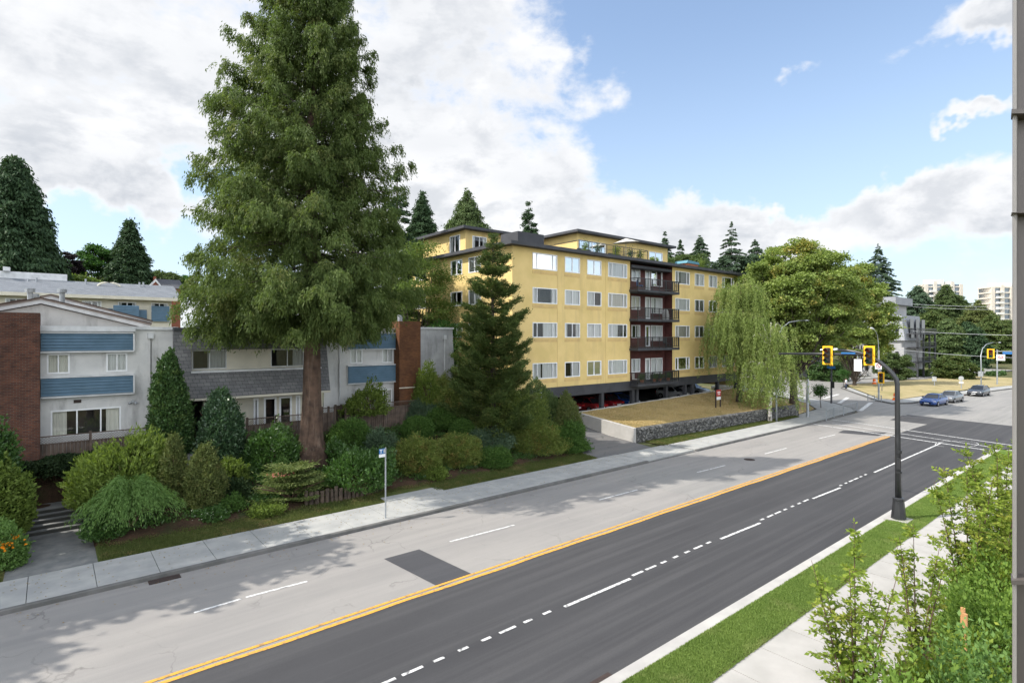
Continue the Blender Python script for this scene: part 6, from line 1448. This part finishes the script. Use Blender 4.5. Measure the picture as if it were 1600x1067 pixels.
# person on the far pavement
def person(px, py):
    p = W(px, py, Z=.12); x, y, z = p; me = bpy.data.meshes.new('person')
    J = [(0, 0, .95), (0, 0, 1.18), (0, 0, 1.42), (0, 0, 1.52), (0, .01, 1.62), (0, .01, 1.73), (.10, 0, .90), (.12, .06, .5), (.13, .16, .08), (.13, .04, .05), (-.10, 0, .90), (-.12, -.04, .5), (-.13, -.16, .09), (-.13, -.28, .05), (.2, 0, 1.40), (.25, -.02, 1.12), (.24, -.12, .88), (-.2, 0, 1.40), (-.25, .05, 1.12), (-.24, -.02, .88), (.24, -.16, .80), (-.24, -.05, .80)]
    Ed = [(0, 1), (1, 2), (2, 3), (3, 4), (4, 5), (0, 6), (6, 7), (7, 8), (8, 9), (0, 10), (10, 11), (11, 12), (12, 13), (2, 14), (14, 15), (15, 16), (2, 17), (17, 18), (18, 19), (16, 20), (19, 21)]
    Rr = [.15, .14, .15, .06, .095, .07, .095, .07, .045, .04, .095, .07, .045, .04, .07, .05, .035, .07, .05, .035, .035, .035]
    me.from_pydata(J, Ed, []); o = bpy.data.objects.new('person', me); COL.objects.link(o); o.location = (x, y, z)
    s = o.modifiers.new('skin', 'SKIN'); 
    for i, r in enumerate(Rr): me.skin_vertices[0].data[i].radius = (r, r*.8)
    me.skin_vertices[0].data[0].use_root = True; o.modifiers.new('sub', 'SUBSURF').levels = 1; o.modifiers['sub'].render_levels = 2
    me.materials.append(MATS['skin']); tag(o, 'person in a pale shirt walking on the far pavement below the maple', 'person')
    def coat(nm, m, rings):
        mb = MB(); mb.loft([[(x+dx+math.cos(a)*rx, y+dy+math.sin(a)*ry, z+zz) for a in np.linspace(0, 2*math.pi, 12, endpoint=False)] for zz, rx, ry, dx, dy in rings]); c = mb.build(nm, m, o, smooth=True)
    coat('shirt', 'shirt', [(.86, .21, .16, 0, 0), (1.05, .19, .15, 0, 0), (1.3, .23, .15, 0, 0), (1.42, .22, .13, 0, 0), (1.5, .09, .08, 0, 0)])
    for s_, dy in ((.12, .1), (-.12, -.1)): coat('trouser_leg', 'trousers', [(.1, .075, .075, s_*1.08, dy*1.4), (.5, .1, .1, s_, dy*.5), (.9, .13, .14, s_*.7, 0)])
    for s_ in (.24, -.24): coat('sleeve', 'shirt', [(1.1, .075, .075, s_*1.05, 0), (1.25, .08, .08, s_, 0), (1.42, .085, .085, s_*.8, 0)])
    coat('hair', 'hair', [(1.60, .09, .08, 0, .04), (1.70, .105, .1, 0, .02), (1.78, .07, .07, 0, .01)])
person(1322, 608)
# ---------------------------------------------------------------- cars
def car(name, label, body, S, D, z, rot, kind='sedan', group=None):
    L, Wd = (4.6, 1.8) if kind == 'sedan' else (4.2, 1.78)
    t = thing(name, label, 'car', (0, 0, 0), group)
    h = Wd/2; xs = [-L/2, -L/2+.12, -L*.40, -L*.28, -L*.05, L*.18, L*.34, L*.45, L/2-.06, L/2]
    zb = [.42, .30, .22, .2, .2, .2, .2, .22, .28, .42]
    zt = [.66, .86, .95, .97, .95, .93, .86, .76, .66, .56] if kind == 'sedan' else [.70, .95, 1.0, .98, .96, .94, .90, .80, .68, .56]
    wd = [h*.80, h*.90, h*.97, h, h, h, h*.98, h*.93, h*.84, h*.74]
    rings = []
    for x, a, b, w in zip(xs, zb, zt, wd):
        rings.append([(x, -w*.90, a), (x, -w, a+.12), (x, -w, (a+b)/2), (x, -w*.97, b-.06), (x, -w*.86, b), (x, 0, b+.025), (x, w*.86, b), (x, w*.97, b-.06), (x, w, (a+b)/2), (x, w, a+.12), (x, w*.90, a)])
    b_ = MB().loft(rings).build('body', body, t, smooth=True)
    r0, r1, g0, g1 = (-L*.22, L*.04, -L*.38, L*.21) if kind == 'sedan' else (-L*.34, L*.04, -L*.46, L*.23)
    zr = 1.42 if kind == 'sedan' else 1.48
    def ring(x0_, w, z): return (x0_, w, z)
    zl = .93; gw = h*.86; rw = h*.66
    m = MB(); v = [(g0, -gw, zl), (g1, -gw, zl-.02), (g1, gw, zl-.02), (g0, gw, zl), (r0, -rw, zr-.04), (r1, -rw, zr-.04), (r1, rw, zr-.04), (r0, rw, zr-.04)]
    m.v = v; m.f = [(0, 1, 5, 4), (1, 2, 6, 5), (2, 3, 7, 6), (3, 0, 4, 7)]; m.build('windows', 'car_glass', t)
    m = MB(); m.loft([[(r0-.08, -rw-.01, zr-.06), (r1+.08, -rw-.01, zr-.06), (r1+.08, rw+.01, zr-.06), (r0-.08, rw+.01, zr-.06)], [(r0, -rw*.93, zr-.01), (r1, -rw*.93, zr-.01), (r1, rw*.93, zr-.01), (r0, rw*.93, zr-.01)], [(r0+.2, -rw*.7, zr+.02), (r1-.2, -rw*.7, zr+.02), (r1-.2, rw*.7, zr+.02), (r0+.2, rw*.7, zr+.02)]]); m.build('roof', body, t)
    m = MB()
    for s in (-1, 1):
        for (x0_, x1_) in ((g0, r0), (g1, r1), ((g0+g1)/2-.05, (r0+r1)/2-.05)): m.bar((x0_, s*(gw+.004), zl-.03), (x1_, s*(rw+.004), zr-.05), .07, .03)
    m.build('pillars', body, t)
    for sx in (-1, 1):
        for sy in (-1, 1):
            x = sx*L*.295; y = sy*(h-.09)
            w_ = MB().tube([(x, y-.10, .32), (x, y+.10, .32)], .32, 20).build('wheel', 'tyre', t); MB().tube([(x, y+sy*.101, .32), (x, y+sy*.112, .32)], .2, 12).build('rim', 'rim', w_)
    for s in (-1, 1):
        MB().box(L*.44, L*.475, s*h*.74-.18, s*h*.74+.16, .60, .72).build('headlight', 'lamp_clear', t)
        MB().box(-L/2-.01, -L/2+.2, s*h*.68-.16, s*h*.68+.16, .66, .82).build('tail_light', 'lamp_red', t)
        MB().box(L*.15, L*.19, s*(h+.02)-.07, s*(h+.02)+.07, .92, 1.04).build('mirror', body, t)
    MB().box(L/2-.02, L/2+.015, -.45, .45, .33, .47).build('grille', 'dark', t); MB().box(-L/2-.02, -L/2+.03, -.26, .26, .48, .62).build('number_plate', 'sign_white', t); MB().box(L/2, L/2+.025, -.24, .24, .34, .44).build('number_plate', 'sign_white', t)
    t.location = (S, D, z); t.rotation_euler = (0, 0, rot); return t
rd = math.atan2(-(22-20.5), 16)+math.pi
p = W(1455, 634, Z=0); car('sedan_car', 'blue sedan coming toward the junction in the kerb lane', 'car_blue', p[0]+1.2, p[1], .005, rd)
car('sedan_car', 'grey ghost image of the blue sedan, modelled as a car behind it', 'car_grey', p[0]+7.2, p[1]-.35, .005, rd)  # trailing ghost of the blue car, built as a separate grey car
p = W(1526, 619, Z=0); car('hatchback_car', 'dark hatchback farther up the kerb lane near the street lamp', 'car_dark', p[0]+1.2, p[1], .005, rd, 'hatch')
gz = 1.19
for px, D, c, k, rot, lab in ((878, 39, 'car_maroon', 'sedan', math.pi/2, 'dark red car deep in the open car park at the left bay'), (914, 37.6, 'car_red', 'sedan', math.pi/2, 'red sedan with pale plate in the open car park'), (940, 38.2, 'car_maroon', 'sedan', math.pi/2, 'maroon sedan parked behind the first garage column'), (966, 38.0, 'car_blue', 'sedan', -math.pi/2, 'pale blue grey car between the garage columns'), (1053, 38.4, 'car_white', 'hatch', -math.pi/2+.0, 'white hatchback parked in the middle garage bay'), (1080, 40, 'car_silver', 'sedan', -math.pi/2, 'silver sedan deep in the garage right of the white hatchback'), (1140, 38.2, 'car_silver', 'sedan', math.pi/2, 'silver sedan in the last garage bay near the birch')):
    car('parked_car', lab, c, SX(px, D), D, gz, rot, k, 'cars in the open car park')
# ---------------------------------------------------------------- things on balconies and the roof deck
def chair(label, x, y, z, rot, m='cushion'):
    t = thing('balcony_chair', label, 'chair', (0, 0, 0)); MB().box(-.25, .25, -.25, .25, .38, .45).build('seat', m, t); MB().box(-.25, .25, .2, .26, .45, .95).build('backrest', m, t)
    for a in (-.22, .22):
        for b in (-.22, .22): MB().bar((a, b, 0), (a, b, .38), .035).build('leg', 'black_paint', t)
    t.location = (x, y, z); t.rotation_euler = (0, 0, rot)
def pot(label, x, y, z, m='terracotta', lf='laurel', h=.5, sd=1):
    t = thing('potted_plant', label, 'potted plant', (x, y, z)); MB().tube([(x, y, z), (x, y, z+.32)], [.14, .2], 12).build('pot', m, t)
    rng = rs(sd); n = 500; P = np.array([x, y, z+.35+h*.45])+rng.normal(0, 1, (n, 3))*np.array([.18, .18, h*.3]); leaves('foliage', P, rng.normal(size=(n, 3))+[0, 0, .6], .12, .06, lf, t, rng)
fz = FL[::-1]
chair('blue chair on the top balcony of the yellow building', SX(1000, 33.8), 33.8, FL[0]+.01, .4, 'sign_blue')
m = MB(); x = SX(1040, 33.7); m.loft([[(x+math.cos(a)*r, 33.7+math.sin(a)*r*.8, FL[1]+z) for a in np.linspace(0, 6.283, 10, endpoint=False)] for z, r in ((.01, .42), (.5, .40), (.85, .34), (1.05, .2))]); tag(m.build('covered_barbecue', 'curtain_white' if False else 'cushion', None), 'pale covered barbecue at the right end of the second balcony', 'barbecue')
chair('dark chair at the left of the third balcony', SX(992, 33.8), 33.8, FL[2]+.01, .2, 'maroon'); chair('dark chair at the right of the third balcony', SX(1041, 33.8), 33.8, FL[2]+.01, -.3, 'black_paint')
chair('grey chair at the left of the lowest balcony', SX(993, 33.7), 33.7, FL[3]+.01, .3, 'cushion')
for i, (px, lab) in enumerate(((1003, 'terracotta potted plant left of the lowest balcony door'), (1022, 'terracotta potted plant below the lowest bay window'), (1031, 'leafy pot in the middle right of the lowest balcony'), (1044, 'orange pot at the right end of the lowest balcony'))): pot(lab, SX(px, 33.6), 33.6, FL[3]+.01, sd=i)
rz = 16.03
m_ = [(915, 35.2, 'large leafy pot at the left of the roof deck'), (934, 35.4, 'bushy pot beside the roof deck sofa'), (963, 35.0, 'tall pot behind the roof deck railing'), (985, 35.3, 'leafy planter near the umbrella on the roof deck'), (1000, 35.1, 'small planter by the right end of the roof railing')]
for i, (px, D, lab) in enumerate(m_): pot(lab, SX(px, D), D, rz, h=.9, lf='camellia' if i % 2 else 'rhodo', sd=20+i)
def sofa(label, x, y): 
    t = thing('garden_sofa', label, 'sofa', (x, y, rz)); MB().box(x-.9, x+.9, y-.35, y+.35, rz, rz+.42).build('seat', 'cushion', t); MB().box(x-.9, x+.9, y+.36, y+.5, rz, rz+.85).build('backrest', 'charcoal', t)
    for s in (-1, 1): MB().box(x+s*.98-.07, x+s*.98+.07, y-.35, y+.5, rz, rz+.6).build('armrest', 'charcoal', t)
sofa('dark framed sofa with pale cushions on the left of the roof deck', SX(925, 35.6), 36.2); sofa('second sofa on the roof deck near the umbrella', SX(975, 35.6), 36.4)
x = SX(978, 36); t = thing('parasol', 'wide pale parasol tilted over the roof deck', 'parasol', (x, 36, rz)); MB().tube([(x, 36, rz), (x, 36, rz+2.3)], .03, 8).build('pole', 'galvanized', t)
m = MB(); 
for k in range(8):
    a0, a1 = k*math.pi/4, (k+1)*math.pi/4; m.poly([(x, 36, rz+2.4), (x+1.5*math.cos(a0), 36+1.3*math.sin(a0), rz+1.95+.15*math.cos(a0)), (x+1.5*math.cos(a1), 36+1.3*math.sin(a1), rz+1.95+.15*math.cos(a1))])
m.build('canopy', 'umbrella', t)
x = SX(1080, 35); t = thing('covered_furniture', 'turquoise tarpaulin over a wicker stack on the flat roof', 'tarpaulin', (x, 35.5, rz)); MB().box(x-1.1, x+1.1, 34.8, 36.2, rz, rz+.55).build('frame', 'terracotta', t); m = MB(); m.extr_y([(x-1.25, rz+.55), (x-1.1, rz+.85), (x+1.0, rz+.78), (x+1.25, rz+.52)], 34.7, 36.3); m.build('tarpaulin', 'tarp', t)
pot('lime green bush in a pot right of the turquoise tarpaulin', SX(1096, 35), 35, rz, lf='rhodo', h=.9, sd=40)
# ---------------------------------------------------------------- our own building's metal corner post, young trees in the planting bed
zc_ = 2.05
def CP(px, z): t = (px-800)/F; return ((SN*t+CS)*z, (SN-CS*t)*z)
t = thing('metal_post', 'brown grey metal corner post running the full height at the right edge', 'post', (*CP(1600, zc_), -.0))
a, b = CP(1583, zc_), CP(1700, zc_); c, d = CP(1700, zc_+.3), CP(1590.5, zc_+.28)
MB().prism([a, CP(1590, zc_-.006), CP(1590.6, zc_+.03), b, c, d], 0, 16).build('cover', 'bronze_metal', t)
MB().prism([CP(1581.6, zc_+.02), CP(1583.2, zc_-.012), CP(1588.5, zc_-.012), CP(1588.5, zc_+.02)], 0, 16).build('edge_strip', 'bronze_light', t)
for py in (180, 335, 905):
    zz = H+(526-py)/F*zc_; MB().prism([CP(1579.5, zc_+.03), CP(1580.6, zc_-.03), CP(1700, zc_-.03), CP(1700, zc_+.03)], zz-.006 if py != 335 else zz-.001, zz+.010 if py != 335 else zz+.001).build('joint_flashing', 'bronze_metal', t)
def sapling(label, S, D, h, seed, n_st=5, spread=1.2, m='sapling', bark='twig', nbr=26, tl=1.0, dens=1.0, lean=(0, 0), L=.105):
    rng = rs(seed); t = plant('young_tree', label, 'tree', S, D, .1); mb = MB(); Cs = []; As = []
    for s in range(n_st):
        a = s/n_st*6.28+rng.random(); hh = h*rng.uniform(.72, 1.0) if s else h; e = spread*rng.uniform(.35, .8)*(.15 if s == 0 else 1)
        pl = [np.array([S, D, .1])+np.array([math.cos(a)*e*q**1.3+lean[0]*q, math.sin(a)*e*q**1.3+lean[1]*q, hh*q]) for q in np.linspace(0, 1, 9)]
        mb.tube([tuple(p) for p in pl], list(np.linspace(.028, .004, 9)), 6)
        ns_ = int(70*dens); qs = rng.uniform(.35, 1, ns_); ix = np.minimum(7, (qs*8).astype(int)); pa = np.array(pl); Ps = pa[ix]+(pa[ix+1]-pa[ix])*(qs*8-ix)[:, None]; sd0 = rng.normal(0, 1, (ns_, 3)); sd0[:, 2] = np.abs(sd0[:, 2])*.5; Cs.append(Ps+unit(sd0)*L*.7); As.append(unit(sd0)+np.array([0, 0, .4]))
        for k in range(nbr):
            q = rng.uniform(.18, .98); i = int(q*8); f = q*8-i; p0 = pl[i]*(1-f)+pl[min(8, i+1)]*f; ba = rng.random()*6.28; bl = (.25+.75*(1-q))*spread*rng.uniform(.35, .95)*tl
            d = np.array([math.cos(ba), math.sin(ba), rng.uniform(.25, .9)]); d /= np.linalg.norm(d)
            br = [p0+d*bl*u+np.array([0, 0, -.22*bl*u*u]) for u in (0, .35, .7, 1.)]; mb.tube([tuple(p) for p in br], [.008, .006, .004, .002], 4, cap=False)
            nl_ = int((10+bl*34)*dens); u = rng.random(nl_)**.8; P = p0+d*(bl*u)[:, None]+np.stack([np.zeros(nl_), np.zeros(nl_), -.22*bl*u*u], 1); sd_ = rng.normal(0, 1, (nl_, 3)); sd_[:, 2] *= .4
            Cs.append(P+unit(sd_)*L*.6); As.append(unit(sd_)+d*.6+np.array([0, 0, -.15]))
    P = np.concatenate(Cs); A = np.concatenate(As); sc = rng.uniform(.65, 1.25, len(P)); leaves('crown', P, A, L*sc, L*.5*sc, m, t, rng, .35); mb.build('trunk', bark, t, smooth=True); return t
def at_bed(px, D): return SX(px, D)
sapling('young multi stem tree with yellow green leaves, nearest the camera in the bed', at_bed(1338, 4.0), 4.0, 4.85, 200, n_st=6, spread=1.25, nbr=30)
sapling('second young multi stem tree behind the nearest one in the bed', at_bed(1432, 3.9), 3.9, 4.1, 201, n_st=5, spread=1.0, nbr=22, dens=1.0)
sapling('young tree against the edge of the pale pavement, middle of the bed', at_bed(1512, 3.7), 3.7, 4.9, 202, n_st=6, spread=1.35, nbr=36, dens=1.25)
sapling('dense young tree beside the brown metal post', at_bed(1562, 3.5), 3.5, 5.3, 203, n_st=8, spread=1.5, nbr=42, dens=1.4)
sapling('farthest young tree in the bed partly over the pavement', at_bed(1548, 3.9)+4.2, 3.9, 4.6, 204, n_st=6, spread=1.4, nbr=34, dens=1.2)
sapling('low twig tip of a reddish young shrub at the bottom of the view', at_bed(1197, 4.5)+.1, 4.45, 1.05, 205, n_st=3, spread=.5, nbr=12, tl=.8)
x = at_bed(1511, 3.0); t = thing('tree_stakes', 'pair of orange wooden stakes tied to a young tree in the bed', 'stake', (x, 3.0, .1))
for dx, dy in ((-.16, 0), (.14, .1)): MB().tube([(x+dx, 3.0+dy, 0), (x+dx, 3.0+dy, 2.55)], .045, 10).build('stake', 'stake_wood', t)
MB().bar((x-.18, 2.98, 2.1), (x+.16, 3.1, 2.1), .02, .05).build('tie', 'dark', t)
bedlist = [(1400, 1040, 1.1, 'bed_shrub', 3.1, 'leafy green bush below the nearest young tree'), (1475, 985, 1.2, 'sapling', 3.0, 'light green bush left of the wooden stakes'), (1562, 960, 1.7, 'bed_shrub', 2.7, 'dense bush right of the wooden stakes'), (1540, 1010, 1.3, 'feathery', 2.3, 'feathery low bush at the bottom right corner'), (1560, 880, 1.9, 'bed_shrub', 3.0, 'tall bush behind the brown post edge'), (1575, 830, 1.8, 'sapling', 3.0, 'light bush farther along beside the post')]
for i, (px, py, r, m, D, lab) in enumerate(bedlist):
    x, _, z = W(px, py, D=D); z = max(z, .5); shrub('bed_bush', lab, x, D, .05, r*.5, min(z, 2.2)*.85+.05, m, 210+i, ry=min(r*.45, .8), L=.085, Wd=.045, k=2.3, lump=.7, nl=22, jit=.14, nmax=30000)
# ---------------------------------------------------------------- grass blades
def blades(name, label, n, fx, m, seed, h=(.03, .07), w=.012):
    rng = rs(seed); C = fx(rng, n); hh = rng.uniform(h[0], h[1], n); A = np.tile([0, 0, 1.], (n, 1))+rng.normal(0, .35, (n, 3)); C[:, 2] += hh*.45
    o = leaves(name, C, A, hh, w, m, None, rng); o['kind'] = 'stuff'; o['label'] = label; o['category'] = 'grass'
def f1(rng, n): x = 10+42*rng.random(n)**1.5; y = rng.uniform(7.27, KR-.41, n); return np.stack([x, y, np.full(n, .155)+.035*np.sin((y-7.3)/1.5*math.pi)], 1)
blades('grass', 'short green grass of the narrow verge beside the new road', 150000, f1, 'grass_blade', 300, (.04, .085), .016)
def f2(rng, n):
    x = rng.uniform(-6, 29, n); y = 25.72+rng.random(n)**1.2*1.8; k = ~((x > -1.3) & (x < 1.4)) & ~((x > 13.0) & (x < 16.15) & (y < 26.8)); x, y = x[k], y[k]; return np.stack([x, y, .14+(y-25.72)*.09], 1)
def blades2(name, label, n, fx, m, seed, h, w):
    rng = rs(seed); C = fx(rng, n); n = len(C); hh = rng.uniform(h[0], h[1], n); A = np.tile([0, 0, 1.], (n, 1))+rng.normal(0, .4, (n, 3)); C[:, 2] += hh*.4; o = leaves(name, C, A, hh, w, m, None, rng); o['kind'] = 'stuff'; o['label'] = label; o['category'] = 'grass'
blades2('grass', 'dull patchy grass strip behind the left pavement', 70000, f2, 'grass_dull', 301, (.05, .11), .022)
def f3(rng, n):
    x = rng.uniform(35.5, 61, n); u = rng.random(n); y = np.array([wallD(a) for a in x])+.3; y = y+(33.5-y)*u; return np.stack([x, y, [lawn(a, b) for a, b in zip(x, y)]], 1)
blades2('grass', 'dry straw coloured grass of the lawn before the yellow building', 60000, f3, 'grass_dry', 302, (.05, .1), .04)

def f4(rng, n):
    x = rng.uniform(-6, 45, n); y = 19.8+rng.random(n)**.35*5.8; y = np.where((y > 22.9) & (y < 23.3), 22.85, y); return np.stack([x, y, np.where(y < 23, .012, .162)], 1)
def litter():
    rng = rs(310); C = f4(rng, 900); A = rng.normal(0, 1, (900, 3)); A[:, 2] *= .12; o = leaves('fallen_leaves', C, A, .075, .05, 'fallen_leaf', None, rng, .93); o['kind'] = 'stuff'; o['label'] = 'scattered dry fallen leaves along the left pavement and gutter'; o['category'] = 'leaves'
leafmat('fallen_leaf', (.16, .10, .04), (.28, .19, .08)); litter()

def cover():
    rng = rs(320); n = 62000; cl = 560; c = np.stack([rng.uniform(1.8, 28.2, cl), rng.uniform(27.6, 33.6, cl)], 1); k = rng.integers(0, cl, n); xy = c[k]+rng.normal(0, .22, (n, 2)); ok = ~((xy[:, 0] < 8.5) & (xy[:, 1] < 27.7)) & (xy[:, 1] > 27.35) & ~((xy[:, 0] > 5.2) & (xy[:, 0] < 6.7) & (xy[:, 1] > 29)); xy = xy[ok]; n = len(xy)
    z = np.array([ground(a, b) for a, b in xy])+rng.random(n)**.7*.28; C = np.column_stack([xy, z]); o = leaves('ground_cover', C, rng.normal(0, .5, (n, 3))+np.array([0, -.2, .6]), .12, .06, 'laurel', None, rng); o['kind'] = 'stuff'; o['label'] = 'low leafy ground cover between the garden shrubs'; o['category'] = 'ground cover'
cover()
def f5(rng, n):
    x = rng.uniform(36.3, 60, n); u = rng.random(n); y = 25.55+(np.array([wallD(a) for a in x])-25.6)*u; return np.stack([x, y, .17+.05*u], 1)
blades2('grass', 'dry and green grass strip at the foot of the stone wall', 30000, f5, 'grass_dull', 303, (.05, .11), .03)
